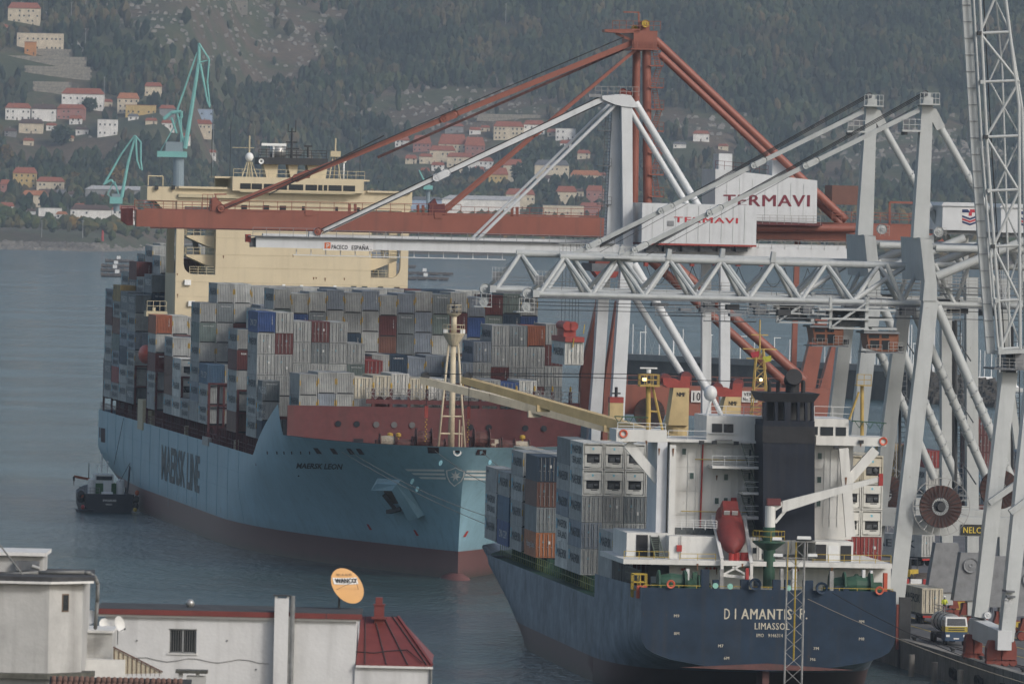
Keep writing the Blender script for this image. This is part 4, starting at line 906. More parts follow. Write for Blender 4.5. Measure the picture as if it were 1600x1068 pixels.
SPEC = {  # (bay,row,tier from bottom 1..): colour, end, side text, front text
 ('P', 0, 6): ('blue', 'wall', 'CMA', 'code'), ('P', 0, 5): ('grey', 'door', 'M', None), ('P', 0, 4): ('grey', 'door', 'SM', None), ('P', 0, 3): ('grey', 'door', 'M', None), ('P', 0, 2): ('pale grey', 'wall', 'MS', None), ('P', 0, 1): ('grey', 'wall', 'M', None),
 ('P', 1, 6): ('pale grey', 'door', None, None), ('P', 1, 5): ('maroon', 'door', None, None), ('P', 1, 4): ('grey', 'door', None, None), ('P', 2, 6): ('grey', 'door', None, None), ('P', 3, 6): ('maroon', 'door', None, None), ('P', 3, 5): ('dark grey', 'door', None, None), ('P', 3, 4): ('pale grey', 'door', None, None),
 ('P', 4, 6): ('grey', 'door', None, None), ('P', 4, 5): ('grey', 'door', None, None), ('P', 5, 5): ('grey', 'door', None, None), ('P', 4, 4): ('pale grey', 'wall', None, None), ('P', 5, 4): ('green-grey', 'wall', None, 'top'), ('P', 6, 4): ('red', 'door', None, None),
 ('P', 13, 6): ('grey', 'door', 'M', None), ('P', 14, 6): ('dark grey', 'door', None, None), ('P', 15, 6): ('orange-brown', 'wall', None, 'code'), ('P', 12, 5): ('blue-grey', 'door', 'M', None), ('P', 16, 6): ('grey', 'door', None, None),
 ('O', 5, 4): ('green-grey', 'wall', None, 'top'), ('O', 6, 4): ('maroon', 'wall', None, 'code'), ('O', 7, 4): ('grey', 'wall', None, None), ('O', 8, 4): ('navy', 'wall', None, 'cronos'), ('O', 9, 4): ('blue-grey', 'wall', None, None),
 ('N', 0, 5): ('grey', 'wall', 'M', None), ('N', 0, 4): ('maroon', 'wall', None, 'tex'), ('N', 0, 3): ('grey', 'wall', 'M', None), ('N', 0, 2): ('pale grey', 'wall', 'M', None), ('N', 0, 1): ('brown', 'wall', None, None),
 ('N', 2, 7): ('grey', 'wall', 'M', None), ('N', 7, 7): ('blue-grey', 'wall', None, 'code'), ('N', 13, 7): ('blue-grey', 'wall', None, 'top'), ('N', 3, 6): ('blue', 'wall', None, 'code'), ('N', 4, 6): ('dark grey', 'wall', None, 'top'), ('N', 5, 6): ('grey', 'wall', None, None), ('N', 8, 6): ('maroon', 'wall', None, 'code'), ('N', 9, 6): ('dark grey', 'wall', None, 'top'), ('N', 11, 6): ('green-grey', 'wall', None, 'top'), ('N', 12, 6): ('maroon', 'wall', None, 'code'), ('N', 13, 6): ('blue', 'wall', None, 'code'), ('N', 14, 6): ('green-grey', 'wall', None, 'top'), ('N', 16, 6): ('blue', 'wall', None, 'code'),
 ('N', 5, 5): ('maroon', 'wall', None, None), ('N', 8, 5): ('brown', 'wall', None, None), ('N', 13, 5): ('grey', 'wall', None, 'maersk'),
 ('K', 0, 3): ('steel blue', 'wall', 'CMA', None), ('K', 0, 2): ('pale grey', 'wall', 'M', None), ('K', 0, 1): ('pale grey', 'wall', 'MS', None),
 ('J', 0, 6): ('grey', 'wall', 'M', None), ('J', 0, 5): ('green-grey', 'wall', 'SM', 'top'), ('J', 0, 4): ('grey', 'wall', 'M', None), ('J', 0, 3): ('grey', 'wall', 'M', None), ('J', 0, 2): ('blue-grey', 'wall', 'M', None), ('J', 0, 1): ('grey', 'wall', None, None),
 ('J', 1, 7): ('grey', 'wall', 'M', None), ('J', 1, 6): ('dark grey', 'wall', None, 'top'), ('J', 2, 7): ('pale grey', 'wall', None, None), ('J', 2, 6): ('pale grey', 'wall', None, None), ('J', 2, 5): ('maroon', 'wall', None, None), ('J', 3, 7): ('pale grey', 'wall', None, None),
 ('I', 0, 1): ('grey', 'wall', 'MS', None), ('H', 0, 3): ('white', 'reefer', 'M', None), ('H', 0, 2): ('white', 'reefer', 'M', None), ('H', 0, 1): ('white', 'reefer', 'M', None), ('H', 1, 3): ('white', 'reefer', None, None),
 ('G', 0, 4): ('grey', 'wall', 'MS', None), ('G', 0, 3): ('brown', 'wall', None, None), ('G', 0, 2): ('brown', 'wall', None, None), ('G', 0, 1): ('grey', 'wall', 'M', None), ('G', 1, 4): ('pale grey', 'wall', None, None),
 ('E', 0, 5): ('orange-brown', 'wall', None, 'code'), ('E', 0, 4): ('pale grey', 'wall', 'M', None), ('E', 0, 3): ('maroon', 'wall', None, 'tex'), ('E', 0, 2): ('grey', 'wall', 'MS', None), ('E', 0, 1): ('grey', 'wall', 'SM', None), ('E', 1, 5): ('pale grey', 'wall', None, None), ('E', 1, 4): ('pale grey', 'wall', None, None),
 ('D', 0, 6): ('dark grey', 'wall', 'MS', None), ('D', 1, 7): ('dark grey', 'wall', 'M', None), ('D', 1, 6): ('navy', 'wall', None, 'top'), ('C', 0, 6): ('dark grey', 'wall', 'M', None),
 ('B', 0, 7): ('tan', 'wall', 'SM', None), ('B', 0, 6): ('grey', 'wall', 'MS', None), ('B', 0, 5): ('brown', 'wall', None, None), ('B', 0, 2): ('red', 'wall', None, None), ('B', 0, 1): ('grey', 'wall', 'MS', None), ('B', 1, 8): ('maroon', 'wall', None, 'code'), ('B', 2, 9): ('pale grey', 'wall', 'M', None), ('B', 3, 9): ('green-grey', 'wall', None, None), ('B', 4, 9): ('dark grey', 'wall', None, 'top'), ('B', 2, 8): ('dark grey', 'wall', None, 'top'),
 ('A', 0, 6): ('blue-grey', 'wall', 'MS', None)}
for r, cl in ((4, 'ivory'), (5, 'ivory'), (6, 'white'), (7, 'ivory'), (8, 'white'), (13, 'white')): SPEC[('bow', r, 3)] = (cl, 'door', None, None)
for r in (1, 2, 3): SPEC[('bow', r, 3)] = ('grey', 'wall', None, None)
allc = []
for bn in ORDER:
    d, rows, L, t0, zb = BAYS[bn]; bi = ORDER.index(bn)
    for r, hs in rows.items():
        z = zb
        for i, h in enumerate(hs):
            k = (bn, r, i+1)
            if k in SPEC: col, end, tx, ft = SPEC[k]
            else:
                q = crnd.random(); col = 'grey' if q < .42 else 'pale grey' if q < .58 else 'blue-grey' if q < .72 else 'dark grey' if q < .81 else 'maroon' if q < .87 else 'brown' if q < .89 else 'navy' if q < .92 else 'green-grey' if q < .97 else 'blue'
                end = 'door' if (bn in ('P',) or (bn == 'bow' and r > 8)) and crnd.random() < .9 else 'wall'
                tx = (crnd.choice(['M', 'M', 'M', 'MS']) if col in ('grey', 'pale grey', 'blue-grey', 'dark grey') else None); ft = None
                if end == 'wall' and col in ('maroon', 'navy', 'blue') : ft = 'code'
                if end == 'wall' and col in ('green-grey', 'dark grey') and crnd.random() < .6: ft = 'top'
            allc.append(dict(bay=bn, r=r, tier=i+1, t=t0+1.265+r*2.53, d=d, z=z, h=h, L=L, col=col, end=end, tx=tx, ft=ft)); z += h+.03
def proj(w_):
    v = Vector(w_)-CAM; y = v.dot(_f); return (800+FPX*v.dot(_r)/y, 534-FPX*v.dot(_u)/y)
IDB = np.full((267*2, 400*2), -1, np.int32)
def rast(quad, idx, sc=.5):
    p = [(x*sc, y*sc) for x, y in quad]; x0 = max(0, int(min(q[0] for q in p))); x1 = min(799, int(max(q[0] for q in p))+1); y0 = max(0, int(min(q[1] for q in p))); y1 = min(533, int(max(q[1] for q in p))+1)
    if x1 <= x0 or y1 <= y0: return
    yy, xx = np.mgrid[y0:y1, x0:x1]; xx = xx+.5; yy = yy+.5; m = np.ones(xx.shape, bool); m2 = np.ones(xx.shape, bool)
    for (ax, ay), (bx, by) in zip(p, p[1:]+p[:1]):
        c = (bx-ax)*(yy-ay)-(by-ay)*(xx-ax); m &= c >= 0; m2 &= c <= 0
    IDB[y0:y1, x0:x1][m | m2] = idx
def faces(c):
    t, d, z, h, L = c['t'], c['d'], c['z'], c['h'], c['L']; a, b2 = t-CW, t+CW
    q = {(i, j, k): proj(MM @ Vector(((a, b2)[i], (d, d+L)[j], (z, z+h)[k]))) for i in (0, 1) for j in (0, 1) for k in (0, 1)}
    return [[q[0, 1, 0], q[0, 0, 0], q[0, 0, 1], q[0, 1, 1]], [q[0, 0, 1], q[1, 0, 1], q[1, 1, 1], q[0, 1, 1]], [q[0, 0, 0], q[1, 0, 0], q[1, 0, 1], q[0, 0, 1]]]
# draw order: far bays first, then right to left, bottom to top; the bridge hides what stands behind it
order = sorted(range(len(allc)), key=lambda i: (-allc[i]['d'], -allc[i]['r'], allc[i]['tier']))
done_sup = False
for i in order:
    c = allc[i]
    if not done_sup and c['d'] < SD:
        rast([(275, 431), (638, 437), (638, 640), (275, 640)], -1); rast([(337, 322), (580, 326), (580, 436), (337, 431)], -1); done_sup = True
    for f in faces(c): rast(f, i)
rast([(455, 636), (895, 652), (895, 900), (455, 900)], -1); rast([(862, 690), (1400, 700), (1400, 1068), (862, 1068)], -1); rast([(750, 715), (862, 715), (862, 1068), (750, 1068)], -1)
ids, cnt = np.unique(IDB[IDB >= 0], return_counts=True); vis = dict(zip(ids.tolist(), cnt.tolist()))
rank = sorted([i for i in vis if vis[i] > 3], key=lambda i: -vis[i]); single = set(rank[:296])
GRP = 'containers stacked on the blue ship'
for i in sorted(single):
    c = allc[i]; eb = {'wall': 'corrugated', 'door': 'door-end', 'reefer': 'refrigerated'}[c['end']]
    lab = f"{c['col']} {eb} container, {NUMW[c['tier']]} tier, {NUMW[c['r']+1]} row from left, {BW[c['bay']]}" + (' of blue ship' if c['bay'] not in ('bow', 'half', 'E', 'D', 'C', 'B') else '')
    container(MM, AM, (c['t'], c['d'], c['z']), c['h'], c['col'], c['end'], c['tx'], lab, GRP, c['L'], c['ft'], detail=vis[i] > 12)
# everything in the stacks that hardly shows: one plain mass
byc = MB(); cols = list(CC); mats_ = [paint('stack_'+k.replace(' ', '_'), CC[k], .65, .15, .5, streak=.3) for k in cols]
for i, c in enumerate(allc):
    if i in single: continue
    byc.box((c['t']-CW, c['d'], c['z']), (c['t']+CW, c['d']+c['L'], c['z']+c['h']), mi=cols.index(c['col']))
o = byc.build('hidden_container_stacks', mats_); o.location = M_O; o.rotation_euler = (0, 0, AM); tag(o, kind='stuff')
# hatch covers, lashing bridges, gunwale gear
mb = MB(); mb.box((2.6, -18, 12.6), (40.4, 153, 16.2)); mb.box((2.6, 173, 12.6), (40.4, 226, 16.2)); mb.build('hatch_coaming', DKD, SHIP)
for k, dd in enumerate([-8.4 if False else -.9, 12.2, 25, 37.9, 51, 63.8, 76.7, 89.6, 102.4, 115, 127.7, 140.7, 154.6, 173.9, 186.6, 199.2, 212.2, 226]):
    mb = MB(); top = 22.4 if dd > 0 else 19.4; ts = [0.25, 2.45, 5.0, 7.6] + ([10+2.53*i*2 for i in range(6)] if 30 < dd < 110 else [])
    for t in ts: mb.beam((t, dd+.25, 12.6), (t, dd+.25, top), .32, .3)
    for z in (16.1, 19.2, top): mb.beam((.1, dd+.25, z), (42.9, dd+.25, z), .3, .22)
    mb.build('lashing_bridge', DKR, SHIP)
mb = MB(); mb.rail([(.25, d_, 14) for d_ in (2, 40, 80, 120, 160, 200, 231)], 1.2, 2.0, .05, 2); mb.build('gunwale_rail', DKR, SHIP)
mb = MB()
for d_ in np.arange(4, 150, 3.2): mb.box((1.0, d_, 12.6), (2.2, d_+.5, 16.2))
tag(mb.build('container_pedestals', DKR, SHIP), kind='stuff')
# lashing bridge in front of the bow bay: posts, cross beam, lattice
for k in range(12):
    x = ML(583+28*k, 620, -22).x
    if k < 12: MB().beam((x, -22, 16.5), (x, -22, mzz(583+28*k, 606+k*.6, -22)), .42, .4).build('lashing_post', DKR, SHIP); c = (x+1.2, -22.6); MB().lathe([(.12, 0), (.16, .5), (.05, .8)], (x, -22, mzz(583+28*k, 606+k*.6, -22)), n=8).build('deck_light', YM, SHIP)
x0 = ML(572, 620, -22).x; x1 = ML(905, 620, -22).x; zc = mzz(700, 629, -22); zt2 = mzz(700, 616, -22)
MB().beam((x0, -22, zc), (x1, -22, zc), .5, .6).build('lashing_beam', DKR, SHIP)
mb = MB(); mb.rail([(x0, -22.3, zc+.3), (x1, -22.3, zc+.3)], 1.5, 1.25, .05, 3)
k = 0
while x0+k*1.25 < x1-1.3: mb.tube((x0+k*1.25, -22.2, zc+.3), (x0+(k+1)*1.25, -22.2, zc+1.9), .05, n=4); mb.tube((x0+(k+1)*1.25, -22.2, zc+.3), (x0+k*1.25, -22.2, zc+1.9), .05, n=4); k += 1
mb.build('lashing_rods', STL, SHIP)
# accommodation ladder housing, green crane and red lifeboat beside the bridge
c = ML(216, 628, SD+3); MB().box((-.2, SD+1, 12.8), (2.6, SD+9, 17.5)).build('ladder_housing', CRD, SHIP)
MB().sph((.9, SD+9, 24.5), 1.5, 10, 7, (.8, 2.4, 1)).build('lifeboat', paint('boat_orange_red', (.5, .1, .06), .5, .1), SHIP, True)
MB().tube((1.2, SD+1, 14), (1.2, SD+1, 32), .3).tube((1.2, SD+1, 28), (2.8, SD+1, 20), .2).rail([(0, SD-.5, 31.5), (3, SD-.5, 31.5)], 1.5, 1, .05).box((-.1, SD-.4, 30.6), (3.2, SD+3, 31.4)).build('provision_crane', CRD, SHIP)
MB().rail([(.3, 2, 14.1), (.3, 0, 14.1)], 1.1).build('gunwale_rail', DKR, SHIP)
c = hull_at(392, 708, .2); MB().sph((c.x-.3, c.y+1.2, c.z+.4), .8, 10, 6, (.5, 1.2, 1)).build('side_light_box', LW, SHIP)
# hoses and lines down to the bunker boat
def sag(mb, a, b2, s, r, n=10):
    a = Vector(a); b2 = Vector(b2); pr_ = None
    for i in range(n+1):
        t = i/n; p = a.lerp(b2, t)-Vector((0, 0, s*4*t*(1-t)))
        if pr_ is not None: mb.tube(pr_, p, r, n=5, caps=False)
        pr_ = p

# plating butts and seams: slim welded straps standing proud of the shell
sm = paint('seam_blue', (.21, .37, .45), .5, .1)
mb = MB()
for i, d0 in enumerate(range(20, 230, 14)):
    pts = []
    for z in (3.9, 5.5, 7.5, 9.5, 11.5, 13.9):
        b = 21.5-(5.6*max(0, (7.5-z)/7.5)**1.1*((d0-160)/72)**1.3 if d0 > 160 else 0); b = min(b, half(d0-dstem(z), z)) if d0 < 60 else b; pts.append((21.5-b-.02, d0, z))
    for a, b in zip(pts[:-1], pts[1:]): mb.beam(a, b, .07, .03)
for z in (8.2, 11.0):
    pts = [(21.5-min(21.5, half(d0-dstem(z), z))-.02, d0, z) for d0 in range(8, 232, 8)]
    for a, b in zip(pts[:-1], pts[1:]): mb.beam(a, b, .02, .1)
tag(mb.build('plate_seams', sm, SHIP), kind='stuff')
mb = MB()
for x, y0_, y1_ in ((263, 772, 790), (300, 776, 800), (234, 700, 720), (345, 792, 800)): a = hull_at(x, y0_, .05); b = hull_at(x+.3, y1_, .05); mb.beam(a, b, .25, .02, up=(1, 0, 0))
tag(mb.build('drain_streaks', paint('pale_streak', (.3, .36, .38), .7), SHIP), kind='stuff')

# seams, rust runs and small fittings on the front of the bridge house
mb = MB()
for y in (372, 398, 418, 440, 463): a = ML(338 if y < 431 else 276, y-.5, SD); b = ML(579 if y < 431 else 637, y-.5+.022*(240 if y < 431 else 360), SD); mb.box((a.x, SD-.03, a.z-.04), (b.x, SD, a.z+.04))
tag(mb.build('weld_seams', paint('cream_seam', (.47, .40, .27), .6), SUP), kind='stuff')
RS = paint('rust_run', (.16, .07, .03), .9, .4, 3)
for x, y, l in ((349, 399, 5), (277, 427, 3), (277.5, 459, 6), (458, 398, 4), (490, 433, 4), (494, 433, 3), (508, 434, 6), (538, 434, 4), (610, 470, 5)):
    c = ML(x, y, SD); MB().prism([(c.x-.12, SD-.02, c.z), (c.x+.12, SD-.02, c.z), (c.x+.04, SD-.02, c.z-l*.1), (c.x-.03, SD-.02, c.z-l*.1)], (0, .015, 0)).build('rust_run', RS, SUP)
# people-sized gear along the edge of the main deck
for k, d_ in enumerate((30, 58, 99, 133, 150)):
    MB().box((.5, d_, 12.6), (1.7, d_+1.6, 15.2)).build('deck_locker', DKR if k % 2 else CRD, SHIP)
c = ML(345, 651, 70); MB().box((-.2, 60, 13.4), (.35, 68, 14.6)).build('gangway_cradle', STL, SHIP)
# ================================================================== the feeder ship seen from astern
AD = math.atan(.1104); _y = 940.0
_p = P(1003, 917, _y); D_O = Vector((_p.x, _p.y, 0)); D_TOP = _p.z
DM = Matrix.Translation(D_O) @ Matrix.Rotation(AD, 4, 'Z'); DI = DM.inverted()
def DL(px, py, d): return LP(DI, px, py, d)
FEED = thing('feeder_ship', D_O, AD, 'small dark blue container ship moored stern towards us, white house and black funnel', 'ship')
FBL = paint('hull_navy', (.014, .03, .055), .6, .3, .3, streak=.4, rust=.25, spec=.25)
# weathered side plating
m = paint('hull_faded_side', (.15, .19, .235), .6, .45, .4, streak=.3, rust=.2, boot=(2.6, (.11, .045, .04), .5))
FRD = paint('hull_boot_brown', (.11, .045, .04), .65, .3, .4, streak=.5, rust=.3)
WH = paint('ship_white', (.6, .6, .57), .5, .07, .5, streak=.22, rust=.12); WHC = paint('ship_white_clean', (.6, .61, .6), .5, .08, 1)
GRN = paint('deck_green', (.025, .075, .045), .6, .3, 1); YEP = paint('rail_yellow', (.42, .3, .04), .6, .2, 2); REDP = paint('fire_red', (.33, .03, .025), .5, .2, 2)
NAVF = paint('funnel_navy', (.016, .02, .03), .65, .25, .5, streak=.4, spec=.2)
tx0, tx1 = 0.0, DL(1400, 927, 0).x; TC = (tx0+tx1)/2; TB = (tx1-tx0)/2
ol = [(1400, 928), (1399, 1003), (1387, 1022), (1355, 1034), (1290, 1044), (1209, 1048)]
tr = [DL(x, y, 0) for x, y in ol]; tr = [(abs(p.x-TC), p.z) for p in tr]; tr[0] = (TB, D_TOP); tr[-1] = (0, tr[-1][1])
def resamp(pl, n):
    L = [0]
    for a, b2 in zip(pl[:-1], pl[1:]): L.append(L[-1]+math.hypot(b2[0]-a[0], b2[1]-a[1]))
    out = []
    for i in range(n):
        s = L[-1]*i/(n-1); k = max(j for j in range(len(L)) if L[j] <= s+1e-9); k = min(k, len(pl)-2); f = (s-L[k])/(L[k+1]-L[k]); out.append((pl[k][0]+(pl[k+1][0]-pl[k][0])*f, pl[k][1]+(pl[k+1][1]-pl[k][1])*f))
    return out
HBM, LN = 14.4, 168.0
NS = 22
def dz(d): return D_TOP if d < 31 else (D_TOP-2.5 if d < 138 else D_TOP-1.9)
def sec(d):
    f = sstep(0, 34, d)
    zt = dz(d); A = resamp(tr, NS)
    # full section: straight side, round bilge
    Bp = [(HBM, zt), (HBM, 2.2), (HBM, -1.5), (HBM-1.5, -3), (0, -3)]; Bq = resamp(Bp, NS)
    out = []
    for (a, b2) in zip(A, Bq):
        za = a[1]+(zt-D_TOP)*max(0, (a[1]-6)/(D_TOP-6)); x = a[0]*(1-f)+b2[0]*f; z = za*(1-f)+b2[1]*f
        if d > 90:
            zz = min(1, max(0, z/zt)); Le = 78*(1-zz**1.3)+26*zz**1.3; s = LN-4*(1-zz)*1.5-d
            q = min(1, max(0, s/Le)); x *= (1-(1-q)**2.0)**(1-.4*zz)
        out.append((x, z))
    return out
ds_ = [0, 3, 6, 10, 15, 20, 25, 30.99, 31.0, 36, 50, 70, 90, 98, 106, 114, 122, 130, 137.99, 138, 144, 150, 155, 159, 162, 164.5, 166, 167.5, 168]
def shell(side, name, mats):
    mb = MB(); G_ = [[(TC+side*x, d, z) for x, z in sec(d)] for d in ds_]
    mb.v = [p for g in G_ for p in g]
    for i in range(len(G_)-1):
        for j in range(NS-1):
            a = i*NS+j; q = (a, a+NS, a+NS+1, a+1); z = sum(mb.v[k][2] for k in q)/4
            mb.f.append(q if side > 0 else q[::-1]); mb.m.append(0)
    return mb
mb = shell(-1, 'hull', None); mb2 = shell(1, 'hull', None); n0 = len(mb.v)
mb.v += mb2.v; mb.f += [tuple(i+n0 for i in f) for f in mb2.f]; mb.m += mb2.m
fh = mb.build('hull', [MATS['hull_faded_side'], FRD], FEED); smooth_by_angle(fh, 30)
mb = MB(); A = resamp(tr, NS); pts = [(TC+x, 0, z) for x, z in A]+[(TC-x, 0, z) for x, z in A[::-1][1:]]
mb.prism([(p[0], -.05, p[2]) for p in pts], (0, .08, 0)); mb.build('transom', FBL, FEED)
x, z = A[-4]; MB().prism([(TC-5, -.07, A[-3][1]+.02), (TC+5, -.07, A[-3][1]+.02), (TC+9, -.07, A[-5][1]+.05), (TC, -.07, A[-2][1]+.75), (TC-9, -.07, A[-5][1]+.05)], (0, .03, 0)).build('transom_boot', FRD, FEED)
MB().box((TC-.35, 1, -2.5), (TC+.35, 5.5, A[-1][1]+.3)).build('rudder', FRD, FEED)
MB().tube((TC-3, 2.5, A[-1][1]+.2), (TC-3, 2.5, A[-1][1]-.1), .1)
# decks
def deckpoly(z, d0, d1, name, mat, inset=.25):
    mb = MB(); dd = [d for d in ds_ if d0 < d < d1]; dd = [d0+.02]+dd+[d1-.02]
    L = []; Rr = []
    for d in dd: s = sec(d); w_ = max(.01, min([x for x, zz in s if zz > z-.8][:3] or [s[0][0]])-inset); L.append((TC-w_, d, z)); Rr.append((TC+w_, d, z))
    mb.add(L+Rr, [(i, i+1, len(L)+i+1, len(L)+i) for i in range(len(L)-1)]); mb.build(name, mat, FEED)
deckpoly(D_TOP-1.2, 0, 31, 'poop_deck', GRN); deckpoly(D_TOP-2.9, 31, 138, 'main_deck', GRN); deckpoly(D_TOP-2.6, 138, 166, 'forecastle_deck', GRN)
# lettering and marks on the transom
def tt(s, x0, x1, y0, y1, mat=TXW, bold=.02):
    a = DL(x0, y1, -.07); b2 = DL(x1, y1+(x1-x0)*.012, -.07); c = DL(x0, y0, -.07); mb = MB(); text_on(mb, s, a, b2-a, (0, 0, c.z-a.z), min(bold, .02), 1.12); mb.build('lettering', mat, FEED)
TXI = paint('lettering_ivory', (.52, .48, .38), .7, .2, 2)
for ch, x0, x1 in (('D', 1131.5, 1140), ('I', 1148, 1150), ('AMANTIS', 1158, 1236.5), ('P.', 1249.5, 1261)): tt(ch, x0, x1, 950, 966.5, TXI, .045)
tt('LIMASSOL', 1179, 1233, 972, 982.5, TXI, .04); tt('IMO   9146314', 1182, 1223, 989, 994.5, TXI, .03)
for x, y, s in ((1053, 959, 'M9'), (1053, 986.5, '8M'), (1122, 1006, 'M7'), (1131, 1025, '6M'), (1271, 1010, '7M'), (1266, 1027, 'M6'), (1342, 968, '9M'), (1342, 995, 'M8')): tt(s, x, x+8, y, y+4.5, TXI, .02)
# bulwark cut-outs on the quarter, fairleads
for x0, x1 in ((956, 960), (963, 975), (978, 992)):
    p = [DL(x, 0, 0) for x in (x0, x1)]
# poop gear
def post(x, y, y2, r, mat, d=1.0, name='bollard_post'):
    a = DL(x, y, d); a.z = D_TOP-1.2; b2 = DL(x, y2, d); return MB().box((a.x-r, d-r, a.z), (a.x+r, d+r, b2.z)).build(name, mat, FEED)
for x, y2, r in ((1101, 889, .42), (1118, 905, .3), (1163, 905, .42), (1183, 907, .35), (1213, 905, .4), (1230, 905, .3), (1262, 906, .5), (1308, 915, .3), (1322, 917, .3)): post(x, 917, y2, r, FBL, .6)
RUB = paint('tyre_rubber', (.03, .03, .03), .8, .2)
for x, y in ((1180, 912), (1284, 918)): c = DL(x, y, -.35); MB().lathe([(.45, -.2), (.62, -.26), (.62, .26), (.45, .2), (.38, 0), (.45, -.2)], c, (0, 1, 0), 18).build('fairlead_ring', FBL, FEED)
for x, y in ((1118, 914.5), (1141, 915.5), (1232, 918)): c = DL(x, y, -.12); MB().tube(c, c+Vector((0, .15, 0)), .3, n=12).build('porthole', paint('port_green', (.25, .5, .42), .4), FEED)
def lifering(x, y, d, parent, MLf): 
    c = MLf(x, y, d); c.y = d-.1; return MB().lathe([(.28, -.07), (.42, -.1), (.46, 0), (.42, .1), (.28, .07), (.25, 0), (.28, -.07)], c, (0, 1, 0), 16).build('lifebuoy', paint('lifebuoy_orange', (.5, .1, .05), .5), parent)
for x, y in ((1048, 912), (1374, 922)): lifering(x, y, -.2, FEED, DL)
def fwinch(x, d, s):
    c = DL(x, 905, d); c.z = D_TOP-1.2; r = empty('mooring_winch'); r.parent = FEED; r.location = c
    MB().lathe([(0, -1.5), (1.1*s, -1.5), (1.1*s, -1.3), (.5*s, -1.3), (.5*s, 1.2), (1.1*s, 1.2), (1.1*s, 1.5), (0, 1.5)], (0, 0, 1.2*s), (1, 0, 0), 16).build('drum', GRN, r)
    MB().lathe([(.7*s, -1.2), (.85*s, -.2), (.75*s, 1.1)], (0, 0, 1.2*s), (1, 0, 0), 14).build('rope_coil', GRN, r); MB().box((1.5, -.6, 0), (2.5, .7, 1.5*s)).build('gearbox', GRN, r); MB().box((-2.1, -.5, 0), (-1.5, .5, 1.2*s)).build('bearing_stand', GRN, r)
fwinch(1050, 4, 1.25); fwinch(1072, 6, 1.0); fwinch(1340, 4, 1.3); fwinch(1318, 5, 1.2)
def drail(pts, d, z=None, mat=YEP, h=1.1, bars=2, name='handrail', step=1.8, r=.04):
    L = []
    for x, y in pts: p = DL(x, y, d); L.append((p.x, d, p.z if z is None else z))
    return MB().rail(L, h, step, r, bars).build(name, mat, FEED)
drail([(1005, 908), (1395, 918)], .25, D_TOP-1.0, h=1.25)
mb = MB(); mb.rail([(.3, d, D_TOP-2.6) for d in (31, 60, 100, 137)], 1.4, 2.0, .05, 2); mb.build('handrail', paint('rail_green_yellow', (.12, .16, .05), .6), FEED)
mb = MB()
for d in np.arange(34, 136, 3.0): mb.box((1.3, d, D_TOP-2.9), (1.9, d+.35, 10.2)).box((tx1-1.2, d, D_TOP-2.9), (tx1-.6, d+.35, 10.2))
for d in np.arange(34, 136, 6.0): mb.beam((1.6, d, D_TOP-2.8), (1.6, d+3, 10.1), .15, .15)
tag(mb.build('container_pedestals', GRN, FEED), kind='stuff')
MB().box((3, 33, D_TOP-2.9), (TC*2-3, 136, 10.15)).build('hatch_coaming', GRN, FEED)
def dbox(name, x0, x1, y0, y1, d0, d1, mat, zb=None, taper=0, parent=None):
    xc = (x0+x1)/2; a = DL(x0, (y0+y1)/2, d0).x; b2 = DL(x1, (y0+y1)/2, d0).x; z1 = DL(xc, y0, d0).z; z0 = DL(xc, y1, d0).z if zb is None else zb
    return MB().box((a, d0, z0), (b2, d1, z1)).build(name, mat, parent or FEED)
HS = empty('deckhouse'); HS.parent = FEED
ZP = D_TOP-1.2
# levels: lower house behind the poop, boat deck, tower of four storeys, bridge
def hb(name, x0, x1, y0, y1, d0, d1, mat, zb=None): return dbox(name, x0, x1, y0, y1, d0, d1, mat, zb, parent=HS)
hb('poop_house', 1046, 1400-8, 884, 906, 9, 24, WH, ZP)
hb('poop_house_wing', 1046, 1062, 880, 906, 8.6, 24, WH, ZP)
hb('boat_deck', 974, 1394, 876.5, 884, 5.5, 26, WH)
hb('lower_house', 1045, 1190, 838, 878, 9.5, 24, WH); hb('lower_house', 1274, 1333, 846, 882, 9.5, 24, WH)
hb('side_house', 979, 1045, 832, 877, 12, 24, WH)
for x0, x1, y0, y1 in ((994, 1012, 835, 874), (1016, 1030, 838, 874)): hb('doorway', x0, x1, y0, y1, 11.93, 12.05, BLK)
for x0, x1, y0, y1 in ((1274.5, 1291, 850, 876), (1313.5, 1330, 852, 877)): hb('doorway', x0, x1, y0, y1, 9.43, 9.6, BLK)
hb('door', 1294, 1310, 852, 880, 9.42, 9.5, WHC)
for x0, x1, y0, y1 in ((1012, 1046, 883, 900), ): hb('doorway', x0, x1, y0, y1, 8.9, 9.1, BLK)
hb('tower', 1045, 1332, 690, 840, 16, 27, WH)
# bulkhead stiffeners and seams stand proud of the plating
mb = MB()
for x in (1057, 1076, 1089, 1114, 1130, 1143, 1154, 1281+8, 1299, 1311):
    p = DL(x, 700, 16); q = DL(x, 822, 16); mb.box((p.x-.05, 15.92, q.z), (p.x+.05, 16, p.z))
for y in (728, 765, 803): p = DL(1046, y, 16); q = DL(1188, y, 16); mb.box((p.x, 15.94, p.z-.04), (q.x, 16, p.z+.04)); p = DL(1275, y+4, 16); q = DL(1330, y+4, 16); mb.box((p.x, 15.94, p.z-.04), (q.x, 16, p.z+.04))
tag(mb.build('plate_stiffeners', WH, HS), kind='stuff')
p = DL(1098, 694, 16); q = DL(1096, 824, 16); MB().tube((p.x, 15.8, p.z), (p.x-.1, 15.8, q.z), .09, n=6).build('red_pipe', REDP, HS)
hb('bridge_deck', 1040, 1382, 688.5, 693, 14.5, 27, WH)
def strut(name, a, b2, w_, h_, d, mat=WH, d2=None):
    A_ = DL(*a, d); B_ = DL(*b2, d if d2 is None else d2); return MB().beam(A_, B_, w_, h_, up=(0, 1, 0)).build(name, mat, HS)
